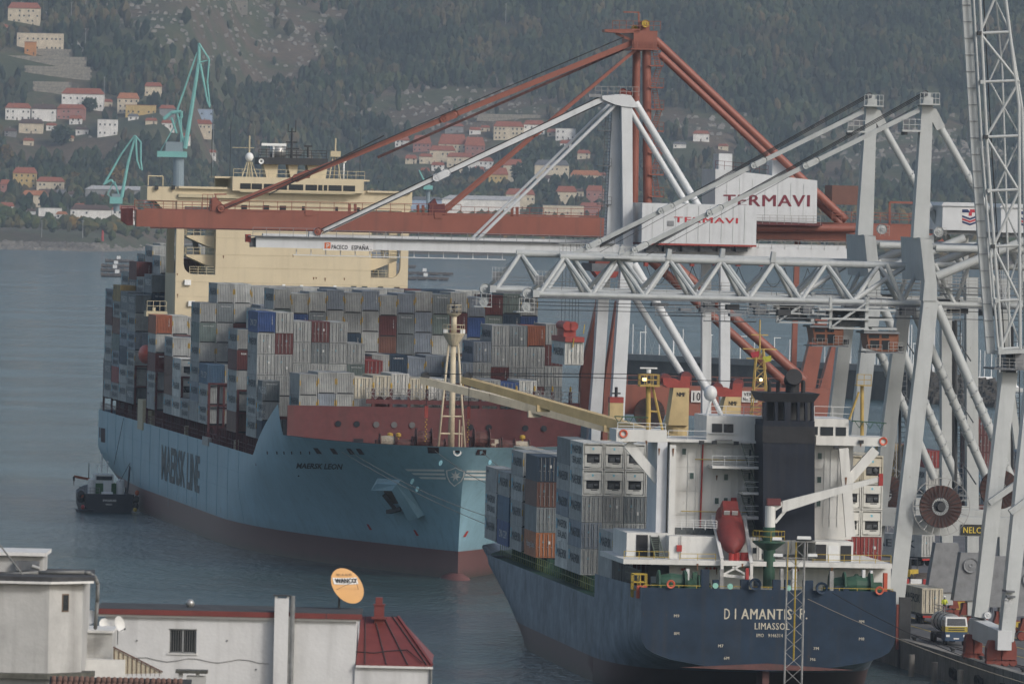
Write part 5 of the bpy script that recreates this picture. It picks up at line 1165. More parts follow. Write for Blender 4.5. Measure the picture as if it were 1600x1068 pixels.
# side supports: left column with raking strut, right post with knee
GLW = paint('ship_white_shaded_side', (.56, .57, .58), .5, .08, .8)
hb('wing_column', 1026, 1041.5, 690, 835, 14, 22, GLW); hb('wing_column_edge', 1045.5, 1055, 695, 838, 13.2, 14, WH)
strut('wing_strut', (980, 692), (1034, 757), 1.0, .6, 15)
hb('bridge_wing', 963, 1042, 671, 690, 14, 20, WH); hb('bridge_wing', 1275, 1385, 682, 696, 14, 20, WH)
strut('wing_post', (1318, 700), (1329, 838), 1.0, .5, 13.4); strut('wing_strut', (1368, 702), (1325, 751), 1.0, .6, 14)
lifering(974, 677, 14, HS, DL); lifering(1380, 689, 14, HS, DL)
hb('wheelhouse', 1104, 1192, 650, 689, 15, 25, WH); hb('wheelhouse', 1272, 1326, 654, 693, 15, 25, WH); hb('wheelhouse_front', 1185, 1275, 652, 690, 19, 25, WH)
for x0, x1, y0, y1 in ((1112.5, 1128.5, 661.5, 675), (1131, 1146, 662, 675.5), (1271.5, 1278, 666, 679), (1282, 1302, 666.5, 680), (1306, 1322, 667, 680.5)): hb('bridge_window', x0, x1, y0, y1, 14.93, 15.1, GLASS)
hb('sill_ledge', 1108, 1150, 676, 677.5, 14.8, 15, WHC)
hb('deck_box', 1118, 1144, 686, 688, 14.2, 14.6, STL)
for x, y in ((1069, 705), (1081, 743), (1134.5, 745), (1120, 782), (1134, 782), (1281, 712), (1280, 749), (1279, 786)):
    f = hb('window_frame', x-4, x+4, y-5.6, y+5.6, 15.9, 16, WHC); hb('window', x-3, x+3, y-4.6, y+4.6, 15.86, 15.95, paint('cabin_glass', (.06, .1, .09), .2))
for x, y in ((1172, 707), (1171, 744), (1170, 782)): hb('door', x-1.6, x+1.6, y-5, y+4.5, 15.85, 15.95, GLASS)
hb('window', 1176.5, 1182, 855, 864, 9.4, 9.45, GLASS)
for x, y in ((1147, 782), (1061.5, 856)): hb('fire_box', x-4, x+4, y-5, y+5, 15.3 if x > 1100 else 9.2, 15.9 if x > 1100 else 9.5, REDP)
# stair platforms on the after side
for x0, x1, y, w_ in ((1113, 1190, 728, 4), (1161, 1190, 768.5, 4), (1158, 1190, 806, 5)):
    hb('stair_platform', x0, x1, y, y+w_, 12.5, 16, WH); xx = DL(x0, y, 12.5), DL(x1-1, y, 12.5)
    MB().rail([(xx[0].x, 12.6, xx[0].z), (xx[1].x, 12.6, xx[0].z)], 1.1, 1.3, .035, 2).build('platform_rail', WHC, HS)
for (a, b2) in (((1173, 692), (1184, 728)), ((1173, 733), (1184, 768)), ((1173, 773), (1184, 806)), ((1176, 812), (1184, 836))):
    A_ = DL(*a, 13.5); B_ = DL(*b2, 13.5); mb = MB(); mb.beam(A_, B_, .1, .25, up=(0, 1, 0)); o = Vector((1.0, 0, 0)); mb.beam(A_+o*-1.0, B_+o*-1.0, .1, .25, up=(0, 1, 0))
    for k in range(1, 12): c = A_.lerp(B_, k/12); mb.box((c.x-1.0, c.y-.1, c.z), (c.x, c.y+.5, c.z+.05))
    mb.build('stair_flight', paint('stair_green_grey', (.09, .11, .09), .7), HS)
for pts, d in (([(1047, 826), (1120, 828)], 9.6),): drail(pts, d, None, WHC, 1.0, 4, 'handrail', 1.2)
for pts, d, mat, h in (([(975, 877), (1045, 878)], 5.7, YEP, 1.1), ([(1062, 878), (1118, 878.5)], 5.7, YEP, .9), ([(1270, 882), (1392, 884)], 5.7, YEP, 1.1), ([(965, 670), (1040, 672)], 14.2, WHC, .7), ([(1106, 650), (1190, 652)], 15.3, WHC, 1.1), ([(1044, 690), (1104, 691)], 14.6, WHC, 1.2), ([(1272, 655), (1330, 657)], 15.3, WHC, 1.4), ([(1276, 695), (1330, 697)], 14, WHC, .0001)):
    if h > .01: drail(pts, d, None, mat, h, 2)
mb = MB()
for s in range(2):
    p = DL(1016+s*13, 838, 11); q = DL(1030+s*13, 876, 9.5); 
A_ = DL(1029, 837, 11); B_ = DL(1040, 877, 9); mb = MB(); mb.beam(A_, B_, .1, .3, up=(0, 1, 0)).beam(A_-Vector((.9, 0, 0)), B_-Vector((.9, 0, 0)), .1, .3, up=(0, 1, 0))
for k in range(1, 14): c = A_.lerp(B_, k/14); mb.box((c.x-.9, c.y-.1, c.z), (c.x, c.y+.2, c.z+.05))
mb.build('stair_flight', MATS['stair_green_grey'], HS)
# funnel
def frect(name, x0, x1, y0, y1, d0, d1, mat, X0=None, X1=None):
    zt_ = DL((x0+x1)/2, y0, d0).z; zb_ = DL((x0+x1)/2, y1, d0).z; a = DL(x0, y1, d0).x; b2 = DL(x1, y1, d0).x; c = DL(X0 or x0, y0, d0).x; e = DL(X1 or x1, y0, d0).x
    k = 0 if X0 is None else (a-c)*.6
    return MB().hexa([(a, d0, zb_), (b2, d0, zb_), (b2, d1, zb_), (a, d1, zb_), (c, d0-abs(k), zt_), (e, d0-abs(k), zt_), (e, d1+abs(k), zt_), (c, d1+abs(k), zt_)]).build(name, mat, FN)
FN = empty('funnel'); FN.parent = FEED
frect('funnel_casing', 1192.5, 1273, 657, 843, 9, 17, NAVF); frect('funnel_band', 1191.8, 1273.6, 666, 692, 8.93, 17.05, BLK); frect('funnel_top', 1196, 1271, 614, 628, 9, 17, BLK, 1189, 1281)
frect('louvre_back', 1196, 1270, 628, 657, 12.6, 13, paint('louvre_dark', (.05, .05, .05), .8))
for x0, x1 in ((1193, 1198), (1211, 1215.5), (1226, 1236), (1246, 1250), (1258, 1262), (1268, 1272)): frect('funnel_post', x0, x1, 628, 657, 9, 9.8, NAVF)
for x0, x1 in ((1193, 1198), (1268, 1272)): frect('funnel_post', x0, x1, 628, 657, 16, 17, NAVF)
for x, y0, y1, r in ((1202, 597, 614, .22), (1215.5, 597, 614, .2), (1255, 597, 614, .24)): p = DL(x, y0, 12); q = DL(x, y1+2, 12); MB().tube(q, p, r, n=10).sph(p, r, 10, 6).build('exhaust_pipe', BLK, FN)
p = DL(1238, 614, 12); MB().tube((p.x, 12, p.z-.2), (p.x, 12, p.z+1.0), .72, n=16).tube((p.x, 12.6, p.z+1.3), (p.x, 10.9, p.z+1.75), .86, n=18).build('exhaust_pipe', BLK, FN)
# free-fall lifeboat on its ramp
BO = empty('lifeboat'); BO.parent = FEED; a = DL(1137, 796, 13); b2 = DL(1146, 862, 6.5)
RB = paint('lifeboat_red', (.17, .028, .024), .65, .15, 2, streak=.25); ax = (b2-a).normalized(); L_ = (b2-a).length; upv = Vector((0, -.75, .66)); upv = (upv-ax*upv.dot(ax)).normalized(); rt = ax.cross(upv)
rows = []; prof = [(0, .95, .8), (.06, 1.25, 1.0), (.25, 1.45, 1.15), (.5, 1.5, 1.15), (.75, 1.4, 1.0), (.9, .95, .75), (1.0, .1, .2)]
mb = MB()
for (t, w_, h_) in prof:
    c = a+ax*L_*t
    for k in range(12): an = 2*math.pi*k/12; mb.v.append(tuple(c+rt*math.cos(an)*w_+upv*math.sin(an)*h_))
for i in range(len(prof)-1):
    for k in range(12): q = (i*12+k, i*12+(k+1) % 12, (i+1)*12+(k+1) % 12, (i+1)*12+k); mb.f.append(q); mb.m.append(0)
mb.f.append(tuple(range(11, -1, -1))); mb.m.append(0); mb.f.append(tuple(range(72, 84))); mb.m.append(0); mb.build('boat_hull', RB, BO, True)
c = a+ax*1.7+upv*1.0; mb = MB(); mb.hexa([c-rt*.95-ax*1.0, c+rt*.95-ax*1.0, c+rt*.95+ax*1.0, c-rt*.95+ax*1.0, c-rt*.8-ax*.8+upv*.75, c+rt*.8-ax*.8+upv*.75, c+rt*.8+ax*.6+upv*.75, c-rt*.8+ax*.6+upv*.75]); mb.build('cockpit', RB, BO)
for s in (-1, 1): q = c+ax*.9+upv*.4+rt*s*.42; MB().beam(q-rt*.3, q+rt*.3, .45, .1, up=ax).build('cockpit_window', paint('pale_glass', (.45, .47, .45), .3), BO)
for x0, y0, x1, y1 in ((1114, 806, 1128, 873), (1163, 806, 1174, 880)):
    A_ = DL(x0, y0, 13); B_ = DL(x1, y1, 5); C_ = DL(x1, y1+28, 5); MB().beam(A_, B_, .35, .3).beam(B_, C_, .38, .3).build('boat_ramp', WH, FEED)
A_ = DL(1128, 898, 5); B_ = DL(1174, 902, 5); MB().beam(A_, B_, .3, .3).beam(A_, A_+Vector((2, 0, 1.1)), .2, .2).beam(B_, B_+Vector((-2, 0, 1.1)), .2, .2).build('ramp_crossbar', WH, FEED)
for x in (1143, 1151, 1161, 1167): c = DL(x, 879, 7); MB().tube((c.x, 7, c.z), (c.x, 7, c.z+1.1), .33, n=10).build('red_drum', REDP, FEED)
# provision crane with green pedestal
CR = empty('deck_crane'); CR.parent = FEED; dq = 6.0
def dcyl(name, x, y0, y1, r, mat, parent, d=dq, r2=None): p = DL(x, y1, d); q = DL(x, y0, d); return MB().tube((p.x, d, p.z), (p.x, d, q.z), r, r2, n=16).build(name, mat, parent, False)
dcyl('pedestal', 1201, 848, 918, .62, GRN, CR); dcyl('pedestal', 1201, 823, 846, .66, GRN, CR); p = DL(1201, 850, dq); MB().lathe([(.6, -.6), (1.7, .2), (1.7, .35), (0, .35)], (p.x, dq, p.z), (0, 0, 1), 18).build('service_platform', GRN, CR)
MB().rail([(p.x+1.65*math.cos(k*math.pi/4), dq+1.65*math.sin(k*math.pi/4), p.z+.3) for k in range(9)], 1.1, 1.2, .04).build('platform_rail', YEP, CR)
dcyl('slewing_column', 1203, 790, 823, .55, WH, CR)
JA = DL(1222, 786, dq); JB = DL(1374, 747, dq); MB().beam(DL(1210, 794, dq), JA, .5, .5).build('jib_heel', WH, CR)
MB().hexa([JA+Vector((0, -.3, -.95)), JA+Vector((0, .3, -.95)), JA+Vector((0, .3, .25)), JA+Vector((0, -.3, .25)), JB+Vector((0, -.2, -.28)), JB+Vector((0, .2, -.28)), JB+Vector((0, .2, .2)), JB+Vector((0, -.2, .2))]).build('jib', WH, CR)
MB().beam(DL(1211, 816, dq), DL(1233, 790, dq), .35, .3).build('luffing_ram', WH, CR); MB().box((JB.x-.1, dq-.3, JB.z-.75), (JB.x+.35, dq+.3, JB.z+.5)).build('jib_head', REDP, CR)
MB().box((JA.x-1.6, dq-.5, JA.z-.2), (JA.x-.2, dq+.5, JA.z+.5)).build('winch_box', paint('crane_winch_red', (.12, .03, .03), .6), CR)
# cargo cranes: yellow houses, red sheave heads, jibs lying over the port side
CY = paint('crane_yellow', (.50, .38, .19), .6, .15, .5, rust=.25, streak=.25); CCR = paint('jib_pale_yellow', (.54, .48, .36), .65, .15, .5, rust=.35, streak=.3); CRR = paint('sheave_red', (.27, .045, .035), .55, .2, 1)
def cargo_crane(x0, x1, y0, y1, d, yr, text, jmat, jroot, jtip, jh):
    r = empty('cargo_crane'); r.parent = FEED
    a = DL(x0, y1, d); b2 = DL(x1, y0, d); z0 = a.z; z1 = b2.z
    MB().hexa([(a.x, d, z0), (b2.x, d, z0), (b2.x, d+3.2, z0), (a.x, d+3.2, z0), (a.x+.5, d, z1), (b2.x, d, z1), (b2.x, d+3.2, z1), (a.x+.5, d+3.2, z1)]).build('crane_house', CY, r)
    MB().tube(((a.x+b2.x)/2, d+1.6, 9), ((a.x+b2.x)/2, d+1.6, z0+.3), 1.3, n=16).build('pedestal', CY, r)
    zt_ = DL(x0, yr, d).z; w_ = b2.x-a.x
    MB().prism([(a.x-.1, d, z1), (b2.x+.1, d, z1), (b2.x+.1, d, zt_), (b2.x-.9, d, zt_), (a.x+w_*.55, d, z1+.75), (a.x+.6, d, z1+1.0), (a.x-.7, d, z1+1.05), (a.x-.6, d, z1+.3)], (0, 2.6, 0)).build('sheave_head', CRR, r)
    for xx, zz in ((a.x-.35, z1+.9), (b2.x-.3, zt_-.1)): MB().tube((xx, d+.2, zz), (xx, d+2.4, zz), .6, n=14).build('sheave', paint('sheave_dark_red', (.13, .03, .03), .6), r)
    tw = w_*.42; q = MB(); text_on(q, text, ((a.x+b2.x)/2-tw/2+.2, d-.02, z1-w_*.42), (tw, 0, 0), (0, 0, .45), .04); q.build('lettering', BLK, r)
    A_ = DL(*jroot, d-1.2); B_ = DI @ P(jtip[0], jtip[1], (DM @ A_).y+16); h0, h1 = jh
    mb = MB(); sx = (A_-B_).cross(Vector((0, 0, 1))).normalized()*.65
    mb.hexa([B_-sx+Vector((0, 0, -h1)), B_+sx+Vector((0, 0, -h1)), A_+sx+Vector((0, 0, -h0)), A_-sx+Vector((0, 0, -h0)), B_-sx, B_+sx, A_+sx+Vector((0, 0, h0*.2)), A_-sx+Vector((0, 0, h0*.2))]); mb.build('jib', jmat, r)
    for t in (.3, .62): c = A_.lerp(B_, t)+Vector((0, 0, -h0*(1-t)-h1*t)); MB().box((c.x-.7, c.y-.5, c.z-.5), (c.x+.7, c.y+.5, c.z+.2)).build('jib_bracket', jmat, r)
    MB().tube(B_+Vector((.3, -.7, .1)), B_+Vector((.3, .7, .1)), .45, n=12).build('jib_sheave', DARK, r)
    hk = empty('cargo_hook'); hk.parent = r; B3 = B_+Vector((.5, 0, -.6)); MB().tube(B3, B3+Vector((0, 0, -2.7)), .05, n=4).build('hoist_wire', CABLE, hk); MB().box((B3.x-.2, B3.y-.2, B3.z-3.9), (B3.x+.2, B3.y+.2, B3.z-2.6)).build('hook_block', CRR, hk)
    mb = MB()
    for k in range(10): mb.sph((B3.x+.06*(-1)**k, B3.y, B3.z-4.1-k*.26), .09, 6, 4)
    tag(mb.build('hook_chain', YM, hk), kind='stuff')
    for k in range(4): MB().tube((b2.x-.6+k*.25, d+1, zt_+.2), B_+Vector((0, (k-1.5)*.3, .35)), .05, n=4, caps=False).build('luffing_wire', CABLE, r)
cargo_crane(1044, 1077, 606, 664, 32, 587, 'NMF', CY, (1052, 682), (726, 588), (1.0, .75))
cargo_crane(1126, 1158, 620, 651, 42, 598, 'NMF', CCR, (1126, 706), (660, 588), (1.0, .75))
p = DL(962, 700, 76); q = DL(962, 629, 76); MB().box((p.x-.75, 76, 9), (p.x+.75, 77.5, q.z)).build('jib_rest', CY, FEED); q2 = DL(962, 620, 76); MB().box((p.x-.78, 75.97, q.z), (p.x+.78, 77.53, q2.z)).build('jib_rest_cap', CRR, FEED); MB().tube((p.x, 76.7, q2.z), (p.x, 76.7, q2.z+1.1), .18).tube((p.x-.5, 76.7, q2.z+.4), (p.x+.5, 76.7, q2.z+.4), .08).build('rest_roller', BLK, FEED)
# masts
def lattice_mast(name, x, y0, y1, d, w0, w1, mat, parent, steps=8):
    a = DL(x, y1, d); b2 = DL(x, y0, d); mb = MB()
    for sx, sy in ((-1, -1), (1, -1), (1, 1), (-1, 1)): mb.tube(a+Vector((sx*w0, sy*w0, 0)), b2+Vector((sx*w1, sy*w1, 0)), .07, n=5)
    for k in range(steps):
        t = k/steps; t2 = (k+1)/steps; w_ = w0+(w1-w0)*t; v_ = w0+(w1-w0)*t2; za = a.z+(b2.z-a.z)*t; zb_ = a.z+(b2.z-a.z)*t2
        for (p1, p2) in (((-1, -1), (1, -1)), ((1, -1), (1, 1)), ((1, 1), (-1, 1)), ((-1, 1), (-1, -1))):
            mb.tube((a.x+p1[0]*w_, d+p1[1]*w_, za), (a.x+p2[0]*v_, d+p2[1]*v_, zb_), .04, n=4); mb.tube((a.x+p1[0]*w_, d+p1[1]*w_, za), (a.x+p2[0]*w_, d+p2[1]*w_, za), .04, n=4)
    return mb.build(name, mat, parent)
YC = paint('mast_yellow', (.4, .28, .08), .6, .2, 1, rust=.3)
ms = empty('side_mast'); ms.parent = FEED
p = DL(1013, 672, 15); q = DL(1013, 599, 15); MB().tube(p, q, .26, n=8).build('mast_pole', YC, ms); MB().tube(DL(1035, 672, 15), DL(1019, 600, 15), .14, n=6).build('mast_stay', YC, ms); MB().tube(DL(1014, 642, 15), DL(1028, 643, 15), .1).build('mast_brace', YC, ms)
b_ = q; MB().box((b_.x-1.0, 14, b_.z-.3), (b_.x+1.1, 16, b_.z-.12)).build('mast_platform', YC, ms); MB().rail([(b_.x-.95, 14.1, b_.z-.15), (b_.x+1.05, 14.1, b_.z-.15), (b_.x+1.05, 15.9, b_.z-.15), (b_.x-.95, 15.9, b_.z-.15), (b_.x-.95, 14.1, b_.z-.15)], 1.1, .7, .06).build('platform_rail', YC, ms)
MB().box((b_.x-.75, 13.8, b_.z+.3), (b_.x-.35, 14.0, b_.z+.62)).build('lit_floodlight', emis('lamp_glow', (1, .72, .3), 2.2), ms); MB().tube((b_.x, 15, b_.z+1.1), (b_.x, 15, b_.z+1.5), .25).box((b_.x-.9, 14.9, b_.z+1.55), (b_.x+.9, 15.1, b_.z+1.7)).build('radar_scanner', WHC, ms)
p = DL(1347, 680, 15); q = DL(1347, 601, 15); ms = empty('side_mast'); ms.parent = FEED; MB().tube(p, q, .2, n=8).build('mast_pole', YC, ms); MB().tube(DL(1327, 655, 15), DL(1342, 612, 15), .12).build('mast_stay', YC, ms); MB().box((q.x-.7, 14.2, q.z-.1), (q.x+.9, 15.8, q.z)).rail([(q.x-.65, 14.3, q.z), (q.x+.85, 14.3, q.z)], 1.1, .7, .05).build('mast_platform', YC, ms)
r = lattice_mast('radar_mast', 1187, 545, 652, 22, .9, .35, YC, FEED, 7)
for y, w_ in ((545, 1.8), (560, 1.4), (523, .9)): p = DL(1187, y, 22); MB().beam((p.x-w_, 22, p.z), (p.x+w_, 22, p.z), .12, .12).tube((p.x, 22, p.z), (p.x, 22, p.z+1.6), .08).build('mast_yard', YC, FEED)
p = DL(1189, 593, 21); MB().sph(p, .18, 8, 6).build('mast_lamp', emis('mast_lamp_glow', (1, .75, .35), 3), FEED)
p = DL(1110, 614, 18); MB().sph(p, .72, 14, 9, (1, 1, 1.15)).build('satellite_dome', WHC, FEED, True); MB().tube(DL(1112, 618, 18), DL(1128, 650, 18), .25, n=8).tube(DL(1112, 620, 18), DL(1104, 650, 18), .16).build('dome_bracket', WHC, FEED)
mb = MB(); p = DL(960, 650, 14.5); q = DL(1013, 652, 14.5); mb.beam(p, q, .25, .12)
for t in (0, .3, .6): c = p.lerp(q, t); mb.tube(c, c+Vector((.5, 0, -.7)), .05, n=4).tube(c+Vector((.9, 0, 0)), c+Vector((.5, 0, -.7)), .05, n=4)
mb.build('awning_beam', GRN, FEED)
mb = MB(); p = DL(1330, 657, 14.5); q = DL(1385, 661, 14.5); mb.beam(p, q, .25, .12)
for t in (.1, .4, .7): c = p.lerp(q, t); mb.tube(c, c+Vector((.5, 0, -.7)), .05, n=4).tube(c+Vector((.9, 0, 0)), c+Vector((.5, 0, -.7)), .05, n=4)
mb.build('awning_beam', GRN, FEED)
# yellow cage and red locker on the quarter, grey screens
p = DL(990, 905, 3); MB().rail([(p.x, 3, ZP), (p.x+1.4, 3, ZP), (p.x+1.4, 5, ZP), (p.x, 5, ZP), (p.x, 3, ZP)], 2.4, .7, .07, 3).build('yellow_cage', YEP, FEED); p = DL(995, 910, 2); MB().box((p.x, 1.6, ZP), (p.x+1.0, 2.6, ZP+1.3)).build('red_locker', paint('locker_orange_red', (.42, .08, .04), .6), FEED)
mb = MB(); mb.rail([(1.0, 10, D_TOP), (1.0, 22, D_TOP)], 1.3, .35, .04, 2); mb.build('side_screen', STL, FEED)
# ---- containers on board
fr = []
SX = .915
def frow(bayname, d, r, n, specs, t0=.15, zb=10.2):
    z = zb
    for i in range(n):
        col, end, tx, h = (list(specs[i])+[2.9])[:4] if len(specs[i]) < 4 else specs[i]
        fr.append((bayname, d, t0+1.155+r*2.31, z, h, col, end, tx, r, i+1)); z += h*.985+.02
K = lambda *a: a
g, p_, dgy, bg_, W_ = 'grey', 'pale grey', 'dark grey', 'blue-grey', 'white'
frow('E', 68, 0, 5, [(W_, 'wall', 'M'), (W_, 'wall', 'MS'), (bg_, 'wall', 'M'), (g, 'wall', 'M'), (dgy, 'wall', None)])
frow('E', 68, 1, 4, [(g, 'wall', None)]*4); 
frow('F', 55.5, 0, 5, [(p_, 'door', 'M'), (bg_, 'door', 'M'), (g, 'door', 'M'), (W_, 'reefer', 'M'), (W_, 'reefer', 'MS')])
for r in (1, 2): frow('F', 55.5, r, 5, [(g, 'door', None), (p_, 'door', None), (dgy if r == 2 else g, 'door', None), (W_, 'reefer', None), (W_, 'reefer', None)])
frow('F', 55.5, 3, 5, [(g, 'door', None), (g, 'door', None), (g, 'door', None), (W_, 'reefer', None), (g, 'door', None)])
for r in range(4, 12): frow('F', 55.5, r, 5, [(g, 'door', None)]*3+[(W_, 'reefer', None)]*2)
frow('G', 28, 0, 2, [(g, 'door', None), (p_, 'wall', 'M')], t0=.2); frow('G', 28, 1, 2, [('maroon', 'door', None), (g, 'door', None)]); frow('G', 28, 2, 2, [('brown', 'wall', None), ('maroon', 'wall', None)])
for r, n in ((10, 5), (11, 5)): frow('G', 28, r, n, [(g, 'door', None), ('red', 'door', None), (W_, 'reefer', None), (W_, 'reefer', None), ('ivory', 'reefer', None)], t0=1.35)
frow('D', 99, 0, 4, [('orange', 'door', 'HS'), (dgy, 'door', None), ('brown', 'door', None), ('navy', 'door', None)])
frow('C', 114, 0, 4, [(g, 'wall', 'M'), (g, 'wall', 'M'), (p_, 'wall', 'M'), (g, 'wall', 'M')]); frow('B', 128, 0, 3, [('blue', 'wall', 'CMA'), ('steel blue', 'wall', None), (g, 'wall', 'M')]); frow('A', 143, 0, 3, [(g, 'door', 'M'), (p_, 'door', 'MS'), (g, 'door', 'SM')], t0=.3)
frow('B', 128, 1, 4, [(g, 'door', None)]*3+[('ivory', 'door', 'MS')], t0=-.4)
for nm, d, n in (('D', 99, 4), ('C', 114, 4), ('B', 128, 3)):
    for r in range(2 if nm == 'B' else 1, 12): frow(nm, d, r, n, [(crnd.choice([g, p_, bg_, 'maroon', dgy]), 'door', None) for _ in range(n)])
FB = {'E': 'farther half of the tall stack', 'F': 'nearer half of the tall stack', 'G': 'short bay beside the white house', 'D': 'nearest bay of the low forward group', 'C': 'second bay of the low forward group', 'B': 'third bay of the low forward group', 'A': 'farthest bay of the low forward group'}
hid = MB(); hm = [paint('stack_'+k.replace(' ', '_'), CC[k], .65, .15, .5, streak=.3) for k in cols]
def fvis(bn, r, tier, n):
    if bn in ('E', 'A') and r == 0: return True
    if bn == 'F': return r <= 3
    if bn == 'G': return (r <= 2) or (r >= 10)
    if bn == 'D': return r <= 1
    if bn in ('C', 'B'): return r == 0 or (r == 1 and tier == 4)
    return False
for (bn, d, t, z, h, col, end, tx, r, tier) in fr:
    if fvis(bn, r, tier, 0):
        eb = {'wall': 'corrugated', 'door': 'door-end', 'reefer': 'refrigerated'}[end]
        o = container(DM, AD, (t, d, z), h, col, end, tx, f"{col} {eb} container, {NUMW[tier]} tier, {NUMW[r+1]} row, {FB[bn]}", 'containers stacked on the dark blue ship')
        o.scale = (SX, 1, .985)
    else: hid.box((t-CW*SX, d, z), (t+CW*SX, d+CL, z+h*.985), mi=cols.index(col))
o = hid.build('hidden_container_stacks', hm); o.location = D_O; o.rotation_euler = (0, 0, AD); tag(o, kind='stuff')

# small clutter on the poop and the house: pipes, boxes, vents, lamps
for x, y, w_, h_, m_ in ((1075, 892, 5, 7, WHC), (1086, 896, 7, 5, GRN), (1128, 893, 6, 8, STL), (1168, 892, 5, 10, REDP), (1222, 892, 5, 8, STL), (1242, 892, 7, 7, WHC), (1300, 896, 6, 8, STL), (1350, 896, 5, 12, WHC), (1362, 898, 4, 14, WHC), (1384, 900, 6, 10, paint('locker_orange_red', (.42, .08, .04)))):
    a = DL(x-w_/2, y+h_/2, 3.5); b = DL(x+w_/2, y-h_/2, 3.5); MB().box((a.x, 3.5, ZP), (b.x, 4.3, b.z)).build('deck_locker', m_, FEED)
for x, y in ((1066, 889), (1070, 889), (1104, 887), (1110, 887), (1116, 887), (1236, 889), (1246, 890)): c = DL(x, y, 8.9); MB().tube(c, c+Vector((0, -.15, 0)), .14, n=8).build('hydrant_valve', REDP, HS)
for x in (1064, 1150, 1186, 1262): p = DL(x, 836, 9.3); q = DL(x, 884, 9.3); MB().tube((p.x, 9.3, p.z), (p.x, 9.3, q.z), .05, n=5).build('drain_pipe', STL, HS)
for x, y in ((1096, 691), (1116, 691), (1150, 692), (1306, 699), (1345, 690)): c = DL(x, y, 14.1); MB().box((c.x-.25, 13.7, c.z-.15), (c.x+.25, 14.2, c.z+.2)).build('floodlight', DARK, HS)
for x0, x1, y in ((1086, 1190, 717), (1064, 1190, 798)): p = DL(x0, y, 15.6); q = DL(x1, y, 15.6); MB().tube((p.x, 15.6, p.z), (q.x, 15.6, p.z), .05, n=5).build('yellow_pipe', YEP, HS)
RS2 = paint('rust_run', (.16, .07, .03), .9, .4, 3)
for x, y, l, d in ((1052, 700, 9, 13.15), (1120, 742, 6, 15.98), (1090, 880, 8, 5.45), (1200, 882, 7, 5.45), (1300, 886, 6, 5.45), (1160, 880, 5, 5.45), (1030, 700, 8, 13.97), (1322, 745, 10, 13.1), (1345, 690, 6, 13.97), (1010, 688, 5, 13.97), (1070, 886, 9, 8.95), (1120, 886, 8, 8.95)):
    c = DL(x, y, d); MB().prism([(c.x-.1, d-.01, c.z), (c.x+.1, d-.01, c.z), (c.x+.03, d-.01, c.z-l*.09), (c.x-.03, d-.01, c.z-l*.09)], (0, .008, 0)).build('rust_run', RS2, HS)
mb = MB()
for k in range(26): x = 5+k*.7; 
a = DL(1055, 831, 14); b = DL(1118, 832, 14); MB().box((a.x, 14, a.z-.5), (b.x, 14.2, a.z+.5)).build('grey_netting', DGR_ := paint('net_grey', (.1, .11, .11), .9, .4, 4), HS)
